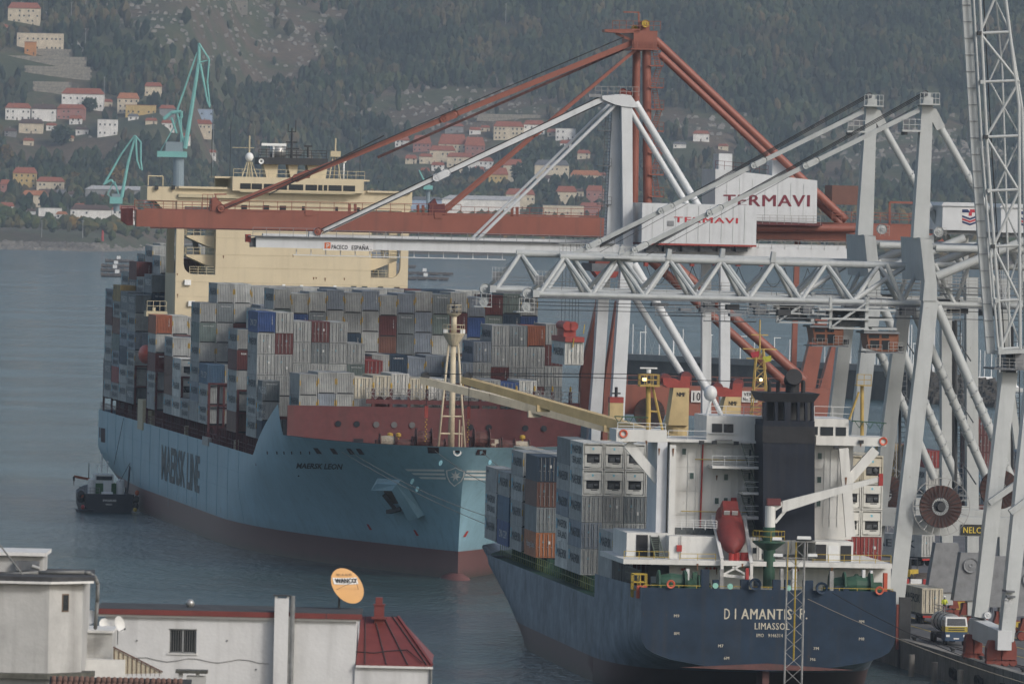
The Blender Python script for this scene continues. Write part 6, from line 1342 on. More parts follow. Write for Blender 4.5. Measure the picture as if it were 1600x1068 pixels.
# ================================================================== quay cranes
AQ = math.atan(.138)
CG = paint('crane_light_grey', (.40, .42, .415), .5, .08, .4, streak=.2, rust=.08)
CGW = paint('crane_white', (.54, .56, .57), .45, .07, .4, streak=.18, rust=.06)
CO = paint('crane_orange_red', (.235, .08, .055), .5, .12, .3, streak=.25, rust=.1)
CBR = paint('cabin_orange_brown', (.22, .085, .045), .5, .15, 2); GRY = paint('mid_grey_steel', (.2, .21, .22), .6, .2, 1, rust=.2); DGR = paint('walkway_grey', (.13, .14, .15), .7, .3, 2, rust=.3)
RBO = paint('bogie_red', (.17, .038, .026), .6, .2, 1, rust=.3)
def copy_tree(o, parent=None):
    c = o.copy(); COL.objects.link(c)
    if parent is not None: c.parent = parent
    for ch in list(o.children): copy_tree(ch, c)
    return c
class Rig:
    """a crane: its own frame stands on the quay; members are given where they are seen, at a distance d along the quay"""
    def __init__(s, name, x, Y, label, cat='crane', group='ship-to-shore cranes', z=QZ):
        p = P(x, 600, Y); s.O = Vector((p.x, p.y, z)); s.e = thing(name, s.O, AQ, label, cat, group)
        s.M = Matrix.Translation(s.O) @ Matrix.Rotation(AQ, 4, 'Z'); s.I = s.M.inverted(); s.k = Y/FPX
    def p(s, x, y, d=0.0): return LP(s.I, x, y, d)
    def tube(s, name, a, b, rpx, mat, d=0, d2=None, r2=None, n=10, parent=None, smooth=True):
        A = s.p(*a, d); B = s.p(*b, d if d2 is None else d2); o = MB().tube(A, B, rpx*s.k, None if r2 is None else r2*s.k, n=n).build(name, mat, parent or s.e); smooth_by_angle(o, 40); return o
    def beam(s, name, a, b, wpx, mat, d=0, d2=None, dep=1.0, w2=None, dep2=None, parent=None):
        A = s.p(*a, d); B = s.p(*b, d if d2 is None else d2); dv = (B-A).normalized(); up = Vector((0, 1, 0)) if abs(dv.y) < .7 else Vector((0, 0, 1))
        if abs(dv.y) >= .7: return MB().beam(A, B, dep, wpx*s.k, up=up).build(name, mat, parent or s.e)
        return MB().beam(A, B, wpx*s.k, dep, None if w2 is None else w2*s.k, dep2, up=up).build(name, mat, parent or s.e)
    def box(s, name, x0, x1, y0, y1, d0, d1, mat, parent=None):
        xc, yc = (x0+x1)/2, (y0+y1)/2
        return MB().box((s.p(x0, yc, d0).x, d0, s.p(xc, y1, d0).z), (s.p(x1, yc, d0).x, d1, s.p(xc, y0, d0).z)).build(name, mat, parent or s.e)
    def rail(s, name, pts, d, mat, h=1.1, step=1.6, r=.035, bars=2, parent=None):
        return MB().rail([s.p(x, y, d) for x, y in pts], h, step, r, bars).build(name, mat, parent or s.e)
    def poly(s, name, pts, d, dep, mat, parent=None):
        return MB().prism([s.p(x, y, d) for x, y in pts], (0, dep, 0)).build(name, mat, parent or s.e)
    def wheel(s, name, x, y, rpx, d, wd, mat, parent=None):
        c = s.p(x, y, d); r = rpx*s.k; return MB().lathe([(0, 0), (r*.25, -.08), (r*.25, 0), (r*.8, .05), (r, -.05), (r, wd), (r*.8, wd), (0, wd)], c, (0, 1, 0), 18).build(name, mat, parent or s.e)
    def spiral_tube(s, name, a, b, rpx, mat, d, d2, f0, f1, turns):
        o = s.tube(name, a, b, rpx, mat, d, d2, n=12); A = s.p(*a, d); B = s.p(*b, d2); ax = (B-A); e1 = ax.orthogonal().normalized(); e2 = ax.normalized().cross(e1); r = rpx*s.k*1.02; mb = MB(); pr_ = None
        N = turns*10
        for i in range(N+1):
            t = f0+(f1-f0)*i/N; an = 2*math.pi*turns*i/N; q = A+ax*t+(e1*math.cos(an)+e2*math.sin(an))*r
            if pr_ is not None: mb.tube(pr_, q, .11, n=5, caps=False)
            pr_ = q
        mb.build('spiral_strake', mat, o); return o
def letters(rig, s, x0, x1, y0, y1, d, mat, bold=.02, parent=None, slope=.022):
    a = rig.p(x0, y1, d); b = rig.p(x1, y1+(x1-x0)*slope, d); c = rig.p(x0, y0, d); mb = MB(); text_on(mb, s, a, b-a, (0, 0, c.z-a.z), min(bold, .02), 1.12); return mb.build('lettering', mat, parent or rig.e)
def bogies(rig, x0, x1, y, d, n=2):
    a = rig.p(x0, y, d); b = rig.p(x1, y, d); w_ = (b.x-a.x)/n
    for k in range(n):
        xx = a.x+w_*k; r = empty('bogie'); r.parent = rig.e
        MB().prism([(xx+.1, d-.6, 1.1), (xx+w_-.1, d-.6, 1.1), (xx+w_-.4, d-.6, 2.1), (xx+w_*.5+.4, d-.6, 2.5), (xx+w_*.5-.4, d-.6, 2.5), (xx+.4, d-.6, 2.1)], (0, 1.2, 0)).build('bogie_frame', RBO, r)
        for q in (.25, .75): MB().tube((xx+w_*q, d-.45, .5), (xx+w_*q, d+.45, .5), .48, n=14).build('bogie_wheel', RBO, r)
# ------------------------------------------------------------------ truss-boom cranes (the nearer is modelled, the farther is a copy 35 m up the quay)
c2 = Rig('quay_crane', 1448, 1017, 'light grey crane with truss boom and orange cabin, nearer one of the twin pair')
D0, D1 = 0.0, 16.0
MST = 5.0
c2.beam('mast', (1448, 152), (1437, 372), 17, CG, MST, dep=1.5, w2=25, dep2=1.8)
c2.poly('mast_head', [(1441, 166), (1445, 147), (1448, 143), (1455, 146), (1453, 166)], MST-.9, 1.4, CG)
c2.wheel('head_sheave', 1446, 146, 5, MST-1.2, .5, DGR)
c2.box('mast_platform', 1437, 1469, 162, 164, MST-2, MST+2, CG); c2.rail('platform_rail', [(1438, 162), (1468, 162.5)], MST-2, CG, 1.2, .45, .04, 2)
c2.box('side_platform', 1410, 1440, 203, 206, MST-1.2, MST+1.2, CG); c2.rail('platform_rail', [(1411, 203), (1439, 203.5)], MST-1.2, CG, 1.2, .7, .04, 2); c2.box('counter_block', 1413, 1418, 206, 211, MST-1, MST+1, DARK)
# portal head between the two waterside legs
A = [(1424, 372), (1440, 373), (1443, 436), (1415, 436)]
c2.poly('portal_head', [(1437, 371), (1456, 373), (1462, 440), (1440, 438)], 2.2, D1-4, CG)
c2.poly('leg_knee', [(1438, 372), (1456, 374), (1464, 444), (1464, 470), (1442, 470), (1445, 440)], -.2, 2.2, CG)
c2.beam('leg', (1453, 468), (1393, 986), 23, CG, D0+.8, D0-2, dep=1.7, w2=26)
c2.beam('leg', (1413, 470), (1352, 968), 21, CG, D1, D1+2, dep=1.7, w2=24)
c2.beam('portal_crossbeam', (1395, 960), (1352, 946), 26, CG, D0, D1+1, dep=1.6)
c2.beam('leg', (1610, 440), (1612, 985), 19, CG, D0, dep=1.5); c2.beam('leg', (1568, 436), (1569, 968), 18, CG, D1, dep=1.5)
c2.spiral_tube('diagonal_brace', (1464, 478), (1592, 775), 7.2, CG, D0+.5, D0+.5, .35, .85, 9)
c2.spiral_tube('diagonal_brace', (1424, 474), (1550, 765), 7.0, CG, D1, D1, .3, .8, 9)
c2.beam('sill_beam', (1408, 819), (1612, 824), 30, CG, D0, dep=1.6); c2.beam('sill_beam', (1366, 806), (1569, 811), 29, CG, D1, dep=1.6)
c2.rail('sill_rail', [(1408, 804), (1608, 808)], D0-.7, CG, 1.1, 1.6, .04)
bogies(c2, 1372, 1418, 990, D0, 2); bogies(c2, 1590, 1636, 990, D0, 2); bogies(c2, 1550, 1590, 970, D1, 2); bogies(c2, 1330, 1370, 970, D1, 2)
c2.poly('leg_foot', [(1594, 884), (1628, 884), (1640, 962), (1582, 962)], D0-1, 2, GRY); c2.poly('leg_foot', [(1552, 868), (1588, 868), (1602, 948), (1538, 948)], D1-1, 2, GRY)
c2.wheel('leg_wheel_cover', 1610, 905, 12, D0-1.2, .3, GRY)
# tie tubes and rear frame
for a, b, r, d in (((1462, 388), (1700, 393), 6, 3), ((1420, 384), (1655, 389), 5.5, D1-1), ((1463, 432), (1600, 376), 7, 1.5), ((1424, 428), (1560, 372), 6.5, D1-2), ((1462, 414), (1600, 418), 5, 8)): c2.tube('tie_tube', a, b, r, CG, d)
c2.spiral_tube('backstay', (1470, 200), (1592, 415), 6, CG, MST, 6, .3, .62, 6); c2.poly('stay_gusset', [(1454, 168), (1463, 170), (1477, 198), (1464, 204), (1454, 184)], MST-.5, 1, CG)
# boom: two lower chords, one upper, diagonals in both planes
BD = 6.5
bx = [843+81.8*i for i in range(11)]; tx = [882+81.8*i for i in range(10)]
yb = lambda x: 459+(x-837)*.0252; yt = lambda x: 401+(x-876)*.0265
c2.tube('lower_chord', (836, yb(836)), (1700, yb(1700)), 4.2, CG, BD-2.8); c2.tube('lower_chord', (820, yb(836)-3), (1690, yb(1690)-3), 4.2, CG, BD+2.8); c2.tube('upper_chord', (875, yt(875)), (1414, yt(1414)), 5.6, CG, BD)
c2.beam('trolley_rail', (840, yb(840)+4.6), (1700, yb(1700)+4.6), 2.6, DGR, BD-2.8, dep=.5); c2.beam('trolley_rail', (826, yb(840)+1.8), (1690, yb(1690)+1.8), 2.6, DGR, BD+2.8, dep=.5)
for sd in (-2.8, 2.8):
    xo = -.0*sd if sd < 0 else -15
    for i in range(7):
        c2.tube('diagonal', (bx[i]+(0 if sd < 0 else xo+1), yb(bx[i])+(0 if sd < 0 else -3)), (tx[i], yt(tx[i])), 3.5, CG, BD+sd, BD, n=8)
        c2.tube('diagonal', (tx[i], yt(tx[i])), (bx[i+1]+(0 if sd < 0 else xo+1), yb(bx[i+1])+(0 if sd < 0 else -3)), 3.5, CG, BD, BD+sd, n=8)
    c2.tube('diagonal', (1330, yb(1330)), (1412, 418), 4, CG, BD+sd, BD, n=8)
for x0, x1 in ((1410, 1440), (1492, 1516)): c2.tube('diagonal', (x0, yb(x0)), (x1, 408), 3.5, CG, BD, n=8)
for x0, x1 in ((1410, 1385), (1492, 1460), (1575, 1540)): c2.tube('diagonal', (x0, yb(x0)), (x1, 412), 3.5, CG, BD-2.8, n=8)
c2.rail('boom_walkway_rail', [(850, yb(850)-4), (1260, yb(1260)-4)], BD+3.6, STL, 1.15, 2.0, .035, 3); c2.beam('boom_walkway', (850, yb(850)-3), (1560, yb(1560)-3), 1.6, DGR, BD+4, dep=.8)
c2.rail('boom_walkway_rail', [(1260, yb(1260)-4), (1560, yb(1560)-4)], BD+3.6, STL, 1.15, 2.0, .035, 3)
c2.poly('chord_lug', [(1122, 408), (1128, 385), (1134, 387), (1131, 410)], BD-.5, 1, CG) if False else None
for x in (1046, 1209): c2.poly('chord_lug', [(x-5, yt(x)), (x-2, yt(x)-17), (x+4, yt(x)-16), (x+3, yt(x))], BD-.5, 1, CG)
# tip sheaves
TP = empty('boom_tip'); TP.parent = c2.e
c2.box('tip_block', 833, 843, 453, 464, BD-3.4, BD-2, CG, TP); c2.wheel('rope_sheave', 825, 458, 8.5, BD-2.5, .7, CG, TP); c2.wheel('rope_sheave', 823, 479, 7.5, BD-2.5, .7, CG, TP)
c2.box('tip_bracket', 818, 832, 462, 478, BD-1.6, BD-.8, GRY, TP); c2.rail('tip_cage', [(811, 487), (835, 487.5)], BD-3.3, CG, 1.5, .5, .035, 3, TP); c2.box('tip_floor', 807, 836, 486.5, 488, BD-3.3, BD-.5, CG, TP)
c2.box('tip_screen', 837, 849, 430, 445, BD+1, BD+1.1, GRY, TP); c2.rail('tip_cage', [(836, 446), (858, 446.6)], BD-1, CG, 1.6, .4, .03, 3, TP)
# stays, wires
def stay(rig, a, b, wpx, mat, d, d2, joints, name='forestay'):
    s_ = rig.beam(name, a, b, wpx, mat, d, d2, dep=.4)
    for t in joints:
        x = a[0]+(b[0]-a[0])*t; y = a[1]+(b[1]-a[1])*t; rig.beam('stay_joint', (x-6, y-6*(b[1]-a[1])/(b[0]-a[0])), (x+6, y+6*(b[1]-a[1])/(b[0]-a[0])), wpx*1.35, mat, d+(d2-d)*t-.1, dep=.7)
        rig.wheel('link_pin', x-8, y-8*(b[1]-a[1])/(b[0]-a[0]), wpx*.75, d+(d2-d)*t-.4, .8, mat); rig.wheel('link_pin', x+8, y+8*(b[1]-a[1])/(b[0]-a[0]), wpx*.75, d+(d2-d)*t-.4, .8, mat)
    return s_
stay(c2, (1436, 172), (968, 402), 7, CG, MST-1, BD, (.36, .68, .93))
for o, r in ((0, .075), (2.5, .06), (5, .055), (16, .035)): c2.tube('luffing_wire', (1444, 144+o), (1010, 388+o*.7), r/c2.k, CABLE, MST-1+o*.1, BD, n=4)
c2.rail('joint_platform_rail', [(945, 402), (990, 403)], BD-1.5, CG, 1.2, .8, .04); c2.box('joint_platform', 945, 990, 402, 404, BD-1.6, BD+1.6, CG)
for o in (0, 12): c2.tube('trolley_rope', (826, 471+o), (1700, 491+o), .055/c2.k, CABLE, BD-2.2, n=4)
# trolley and cabin
TR = empty('trolley'); TR.parent = c2.e
for x0, x1, y0, y1, d0, d1 in ((1280, 1400, 482.5, 485.5, 1.5, 11), (1283, 1396, 497, 500, 1.5, 11), (1296, 1300, 464, 513, 1.8, 2.4), (1352, 1357, 464, 513, 1.8, 2.4), (1296, 1358, 511.5, 514, 1.8, 2.4), (1302, 1350, 484, 493, 4, 9), (1312, 1350, 501, 510, 3, 9), (1362, 1402, 512, 515, 1.5, 9)): c2.box('trolley_frame', x0, x1, y0, y1, d0, d1, CG if y1-y0 < 8 or x1-x0 < 6 else DGR, TR)
for k in range(4): c2.tube('hoist_drum', (1306+k*11, 493), (1306+k*11, 493), 3.5, DARK, 3, 9, parent=TR)
c2.tube('trolley_brace', (1320, 497), (1354, 473), 1.6, CG, 1.7, parent=TR); c2.tube('trolley_brace', (1300, 510), (1330, 488), 1.6, CG, 1.7, parent=TR)
c2.rail('trolley_rail_guard', [(1278, 497), (1300, 497.5)], 1.5, STL, 1.3, .7, .035, 3, TR); c2.rail('trolley_rail_guard', [(1358, 478), (1386, 478.6)], 1.5, STL, 1.1, .7, .035, 3, TR)
CB = empty('cabin'); CB.parent = c2.e
c2.poly('cabin_shell', [(1354, 521), (1404, 521), (1404, 549), (1376, 549), (1358, 545)], 2, 4.2, CBR, CB)
for x0, x1, y0, y1 in ((1358, 1374, 522.5, 528), (1378, 1389, 522.5, 528), (1360, 1374, 531.5, 543), (1378, 1390, 531.5, 546)): c2.box('cabin_window', x0, x1, y0, y1, 1.92, 2.1, GLASS, CB)
c2.box('cabin_roof', 1350, 1406, 518, 521, 1.6, 6.6, GRY, CB); c2.box('cabin_floor', 1354, 1412, 550, 552, .8, 6.6, GRY, CB); c2.rail('cabin_rail', [(1388, 550), (1411, 550.4)], .8, STL, 1.1, .6, .035, 3, CB); c2.box('cabin_ac_unit', 1407, 1413, 540, 548, 1.5, 3, DARK, CB); c2.rail('cabin_rail', [(1354, 551), (1378, 551.4)], .8, STL, .9, .5, .03, 2, CB)
# machinery house on the back frame
MH = empty('machinery_house'); MH.parent = c2.e
c2.box('house_shell', 1564, 1640, 324, 364, 1, 13, CGW, MH); c2.box('house_base', 1566, 1640, 364.5, 371, 1.6, 12, GRY, MH); c2.poly('house_roof', [(1562, 324.2), (1642, 326), (1640, 320), (1566, 318.5)], .8, 12.4, CGW, MH)
LB = paint('logo_navy', (.02, .035, .11), .5); LR = paint('logo_red', (.4, .03, .05), .5)
def logo(rig, x0, y0, s, d, parent):
    q = lambda pts, nm, mat: rig.poly(nm, [(x0+a*s, y0+b*s) for a, b in pts], d-.05, .04, mat, parent)
    rig.box('logo_panel', x0-3, x0+s*1.02+3, y0-3, y0+s*1.0+3, d-.012, d, paint('logo_white', (.6, .6, .6), .5), parent)
    q([(0, 0), (.36, 0), (.5, .18), (.5, .2), (.0, .2)], 'logo_bar', LB); q([(.5, 0), (1, 0), (1, .2), (.62, .2), (.62, .42), (.42, .42), (.42, .2), (.5, .2)], 'logo_bar', LR)
    for k, mt in enumerate((LB, LR, LB)):
        o = .38+k*.18; q([(0, o), (.5, o+.18), (1, o), (1, o+.12), (.5, o+.3), (0, o+.12)], 'logo_chevron', mt)
logo(c2, 1596, 330, 25, 1, MH)
c2.rail('back_platform_rail', [(1462, 300), (1462, 300)], 3, STL) if False else None
for x, y in ((1464, 365),): c2.wheel('mast_winch', x+3, y-3, 8, .5, .8, CG); c2.rail('winch_rail', [(x, y+8), (x+14, y+8)], 0, STL, 1.2, .5, .03, 3)
# rear frame columns under the machinery house
for x, d in ((1545, 3), (1600, 12)): c2.beam('rear_column', (x, 372), (x, 470), 8, CG, d, dep=1)
# cable reel and cage on the sill beam
RL = empty('cable_reel'); RL.parent = c2.e; RR = paint('reel_rust_red', (.075, .038, .032), .8, .3, 1, rust=.4)
c = c2.p(1470, 791, D0-3.2); r_ = 33*c2.k
MB().lathe([(r_*.42, 0), (r_, -.12), (r_, .5), (r_*.42, .5)], c, (0, 1, 0), 36).build('reel_drum', RR, RL)
MB().lathe([(0, -.5), (r_*.2, -.5), (r_*.26, .1), (r_*.26, 1.2), (0, 1.2)], c, (0, 1, 0), 18).build('reel_hub', DARK, RL)
mb = MB()
for k in range(26):
    a = 2*math.pi*k/26; e = Vector((math.cos(a), 0, math.sin(a))); mb.tube(c+e*r_*.25+Vector((0, -.25, 0)), c+e*r_*1.02+Vector((0, -.25, 0)), .05, n=4)
mb.build('reel_spokes', DARK, RL); tag(RL.children[-1], kind='stuff')
mb = MB(); pr_ = None
for k in range(41):
    a = 2*math.pi*k/40; q = c+Vector((math.cos(a), 0, math.sin(a)))*r_*1.36+Vector((0, -.35, 0))
    if pr_ is not None: mb.tube(pr_, q, .05, n=4)
    pr_ = q
for k in range(20): a = 2*math.pi*k/20; e = Vector((math.cos(a), 0, math.sin(a))); mb.tube(c+e*r_*1.0+Vector((0, .1, 0)), c+e*r_*1.36+Vector((0, -.35, 0)), .04, n=4)
mb.build('reel_cage', STL, RL)
sg = c2.box('sign_board', 1502, 1556, 819, 835.5, D0-1.0, D0-.88, paint('sign_black', (.02, .022, .02), .5)); letters(c2, 'NELCON', 1505, 1550, 822.5, 832, D0-1.04, paint('sign_yellow', (.55, .42, .06), .6), .03, None)
# electrical cabinet, ladder rungs up the near leg
mb = MB(); p0 = c2.p(1470, 490, D0-.9); 
for k in range(4):
    pass
# ------------------------------------------------------------------ nearest crane: boom raised out of the picture
c3 = Rig('quay_crane', 1575, 975, 'nearest light grey crane with its latticed boom raised upright at the right edge')
c3.beam('leg', (1576, 582), (1530, 965), 24, CG, 2, -1, dep=1.8, w2=21); c3.beam('leg', (1614, 600), (1571, 1002), 24, CG, -9, -13, dep=1.8, w2=21)
c3.beam('leg', (1576, 588), (1590, 700), 10, CG, 4, dep=1)
c3.beam('sill_beam', (1525, 980), (1570, 1000), 30, CGW, 1, -14, dep=1.5)
c3.beam('cross_tie', (1545, 785), (1640, 720), 9, CG, -2, dep=.8); c3.beam('cross_tie', (1578, 800), (1660, 740), 9, CG, -12, dep=.8)
for a, b in (((1506, 1026), (1534, 1026)), ((1540, 1044), (1588, 1044))):
    d = 0 if a[0] < 1530 else -12; q0 = c3.p(a[0], 1030, d); q1 = c3.p(b[0], 1030, d)
    for k in range(2):
        xx = q0.x+(q1.x-q0.x)*k/2; w_ = (q1.x-q0.x)/2; r = empty('bogie'); r.parent = c3.e
        MB().prism([(xx, d-.7, .7), (xx+w_-.1, d-.7, .7), (xx+w_-.1, d-.7, 1.9), (xx+w_*.8, d-.7, 2.7), (xx+w_*.2, d-.7, 2.7), (xx+.02, d-.7, 1.9)], (0, 1.4, 0)).build('bogie_frame', RBO, r)
        for q in (.25, .75): MB().tube((xx+w_*q, d-.5, .42), (xx+w_*q, d+.5, .42), .42, n=14).build('bogie_wheel', RBO, r)
for x, y, d in ((1545, 960, -1), (1582, 985, -12)): c3.wheel('maintenance_hatch', x-1, y, 6, d-1.15, .15, CGW)
for x, y in ((1527, 917), (1528, 924), (1569, 922), (1570, 930)): c3.beam('leg_bracket', (x, y), (x+13, y+1), 3, DGR, 0 if x < 1550 else -12.5, dep=2.6)
# raised boom
BM = empty('raised_boom'); BM.parent = c3.e
Lc = [(1508, -20), (1524, 240), (1548, 552)]; 
def pl(name, pts, rpx, mat, d, n=8):
    for a, b in zip(pts[:-1], pts[1:]): c3.tube(name, a, b, rpx, mat, d, n=n, parent=BM)
for i, (a, b) in enumerate(zip(Lc[:-1], Lc[1:])): c3.beam('boom_chord_plate', a, b, 14, CG, 1, dep=.6, parent=BM)
for k in range(22):
    t = k/22; y = 552-570*t; x = 1548-(24 if t > .54 else 44*t)*1.0; x = np.interp(y, [-20, 240, 552], [1508, 1524, 1548]); c3.beam('plate_rib', (x-7, y), (x+7, y+.4), 1, GRY, .65, dep=.12, parent=BM)
pl('boom_tube', [(1520, -20), (1535, 240), (1560, 548)], 1.9, CG, 0); pl('boom_tube', [(1530, -20), (1543, 240), (1566, 548)], 2.6, CG, 0)
pl('boom_tube', [(1569, -20), (1585, 110), (1592, 165), (1594, 545)], 2.8, CG, 0); pl('boom_tube', [(1554, -20), (1566, 110), (1572, 300), (1578, 545)], 1.8, CG, 6)
pl('boom_tube', [(1566, -20), (1597, 170), (1606, 545)], 2.6, CG, 5); pl('service_cable', [(1536, -20), (1550, 240), (1570, 545)], .9, CABLE, 3)
nod = [(1529, -30, 1566), (1531, 52, 1577), (1535, 128, 1592), (1541, 214, 1592), (1546, 298, 1592), (1552, 385, 1593), (1558, 470, 1594), (1563, 545, 1594)]
for i, (xl, y, xr) in enumerate(nod):
    c3.tube('boom_rung', (xl, y), (xr, y-2), 2.3, CG, 0, n=8, parent=BM); c3.box('node_plate', xl-3, xl+3, y-3, y+3, -.4, .2, DARK if i in (1, 3, 5) else CG, BM)
    if i < len(nod)-1:
        nx_ = nod[i+1]; a, b = ((xl, y), (nx_[2], nx_[1])) if i % 2 else ((xr, y), (nx_[0], nx_[1])); c3.tube('boom_diagonal', a, b, 2.2, CG, 0, n=8, parent=BM)
        a, b = ((xl+12, y), (nx_[2]+2, nx_[1])) if i % 2 == 0 else ((xr+3, y), (nx_[0]+10, nx_[1])); c3.tube('boom_diagonal', a, b, 1.5, CG, 6, n=6, parent=BM)
c3.rail('boom_ladder_cage', [(1559, 486), (1571, 486)], 1, CGW, 4.6, .3, .03, 6, BM) if False else None
mb = MB(); p0 = c3.p(1560, 465, 2); p1 = c3.p(1571, 465, 2); hgt = c3.p(1560, 422, 2).z-p0.z
for k in range(5): x = p0.x+(p1.x-p0.x)*k/4; mb.tube((x, 2, p0.z), (x, 2, p0.z+hgt), .04, n=4)
for k in range(7): mb.tube((p0.x, 2, p0.z+hgt*k/6), (p1.x, 2, p0.z+hgt*k/6), .04, n=4)
mb.build('ladder_cage', CGW, BM)
c3.beam('hinge_frame', (1556, 550), (1598, 548), 6, CG, 0, dep=3); c3.box('hinge_block', 1572, 1588, 552, 582, 1, 4, DGR); c3.rail('hinge_rail', [(1555, 575), (1610, 577)], -1, STL, 1.1, .8, .03, 3); c3.box('hinge_platform', 1553, 1620, 575, 578, -1, 5, DGR)
c3.poly('hinge_gusset', [(1586, 545), (1606, 540), (1606, 575), (1586, 580)], 0, 3, GRY)
# yellow-black cab units at the foot of the cranes
def hazard_cab(x, y, w_, Y, label):
    g = P(x, y, Y); g = G(x, y, QZ); e = thing('drive_cab', (g.x, g.y, QZ), AQ, label, 'machine cabin', 'red and yellow machine cabins on the quay'); W = w_*g.y/FPX
    MB().box((-W/2, 0, .4), (W/2, 1.6, W*.95)).build('cab_body', RBO, e); MB().box((-W*.38, -.05, .7), (W*.42, 0, W*.88)).build('hazard_panel', YEP, e)
    for k in range(3): MB().prism([(-W*.3+k*W*.2, -.1, .8), (-W*.2+k*W*.2, -.1, .8), (-W*.05+k*W*.2, -.1, W*.35), (-W*.15+k*W*.2, -.1, W*.35)], (0, .04, 0)).build('hazard_stripe', BLK, e)
    MB().box((-W*.1, -.1, W*.45), (W*.25, -.05, W*.8)).build('cab_window', GLASS, e)
hazard_cab(1503, 962, 26, 1000, 'red machine cabin with yellow hazard stripes behind the tanker lorry'); hazard_cab(1593, 990, 22, 960, 'red machine cabin with yellow hazard stripes at the right edge of the picture'); 
# ------------------------------------------------------------------ white box-girder crane
cb = Rig('quay_crane', 970, 1244, 'white crane with a box girder boom and white TERMAVI machinery house')
W = CGW
cb.poly('mast', [(957, 165), (972, 165), (974, 385), (947, 385)], 1, 2.6, W); cb.poly('mast', [(971, 152), (988, 158), (989, 385), (974, 385)], -.8, 2.6, W)
cb.poly('mast_head', [(941, 150), (972, 147), (986, 149), (999, 168), (989, 168), (972, 166), (960, 163), (941, 155)], -1, 4.5, W)
cb.rail('head_rail', [(930, 149), (998, 150)], -1, STL, 1.2, .9, .04, 2); cb.wheel('head_sheave', 974, 144, 6, -.6, .7, RBO); cb.wheel('head_sheave', 983, 146, 5, .6, .7, RBO); cb.box('head_lamps', 920, 940, 147, 152, -1, 0, GRY)
cb.box('mast_cap', 971, 989, 382, 408, -1.2, 3, W)
cb.rail('mast_ladder', [(944, 385), (948, 170)], 2, STL) if False else None
lad = MB(); p0 = cb.p(942, 382, 1.5); p1 = cb.p(951, 175, 1.5)
for sx in (-.4, .4): lad.tube(p0+Vector((sx, 0, 0)), p1+Vector((sx, 0, 0)), .06, n=4)
for k in range(40): q = p0.lerp(p1, k/40); lad.tube(q+Vector((-.4, 0, 0)), q+Vector((.4, 0, 0)), .04, n=4)
lad.build('mast_ladder', DGR, cb.e)
for y in (205, 260, 320): q = cb.p(945, y, 1.2); MB().box((q.x-1, .5, q.z), (q.x+.8, 2.2, q.z+.12)).rail([(q.x-1, .5, q.z), (q.x+.8, .5, q.z)], 1.1, .6, .035).build('ladder_landing', DGR, cb.e)
cb.beam('boom_girder', (399, 377.5), (1000, 391), 17, W, 0, dep=1.6); cb.beam('boom_girder', (990, 392), (1334, 399), 21, W, 0, dep=1.8); cb.beam('boom_girder', (410, 372), (1320, 391), 15, W, 7, dep=1.4)
cb.poly('boom_tip', [(387, 372), (399, 371), (399, 386), (391, 386), (391, 379), (387, 378)], -.3, 1, DGR); cb.box('tip_box', 384, 392, 366, 378, -.5, .5, CRR)
cb.rail('boom_rail', [(395, 369), (500, 371)], -.7, GRY, 1.2, 1.8, .045); cb.rail('boom_rail', [(500, 371), (960, 381)], -.7, GRY, 1.0, 2.2, .045)
cb.beam('boom_walkway', (388, 368.5), (960, 381), 1.6, DGR, -.9, dep=.9)
cb.beam('hanger_rail', (458, 398), (790, 405.5), 1.4, W, 0, dep=.2)
mb = MB()
for k in range(15): x = 463+k*23; a = cb.p(x, 388+(x-400)*.022, 0); b = cb.p(x, 398+(x-458)*.0225, 0); mb.beam(a, b, .12, .12)
tag(mb.build('rail_hangers', W, cb.e), kind='stuff')
cb.box('stay_bracket', 483, 503, 362, 372, -.6, 1, W); cb.wheel('stay_pin', 497, 361.5, 6, -.8, 1.4, CO)
cb.box('logo_panel', 505, 583, 378.5, 391.5, -.84, -.8, paint('logo_white', (.6, .6, .6), .5)); LO = paint('logo_orange', (.5, .12, .04), .5)
cb.box('logo_square', 507, 516.5, 378.8, 388.3, -.87, -.84, LO); letters(cb, 'P', 510, 514.5, 380.5, 387.5, -.9, TXW, .08); letters(cb, 'PACECO', 518, 543, 382.5, 389, -.88, BLK, .03); letters(cb, 'ESPAÑA', 549.5, 576, 381.6, 390, -.88, BLK, .03); letters(cb, 'S.A.', 578, 582, 388.8, 390.6, -.88, BLK)
stay(cb, (945, 153), (506, 361), 8, W, -.5, 0, (.58,)); 
for o in (-5, 6.5): cb.tube('luffing_wire', (940, 155+o), (500, 362+o*.6), .09/cb.k, CABLE, -.5, n=4)
cb.tube('inner_stay', (968, 158), (744, 376), 2.6, W, -.3, 0, n=8); cb.tube('inner_stay', (955, 160), (738, 372), 2.2, W, 6, 7, n=8)
cb.tube('backstay', (993, 160), (1122, 372), 5.6, W, 0, 0); cb.tube('backstay', (984, 172), (1080, 330), 4.6, W, 5, 5)
cb.box('backstay_shoe', 1106, 1143, 366, 386, -1, 3, CGW)
cb.beam('leg', (946, 400), (936, 560), 17, W, 8, dep=2, w2=17); cb.beam('leg', (936, 560), (918, 806), 17, W, 8, dep=2, w2=22)
cb.beam('leg', (979, 400), (965, 620), 18, W, -8, dep=2, w2=21); cb.beam('leg', (965, 620), (956, 834), 21, W, -8, dep=2, w2=22)
cb.tube('diagonal_brace', (990, 412), (1112, 620), 6.6, W, -8); cb.tube('diagonal_brace', (962, 418), (1068, 588), 5.4, W, 8)
cb.beam('leg', (1103, 392), (1103, 820), 14, W, 8, dep=1.6); cb.beam('leg', (1132, 400), (1132, 845), 15, W, -8, dep=1.6)
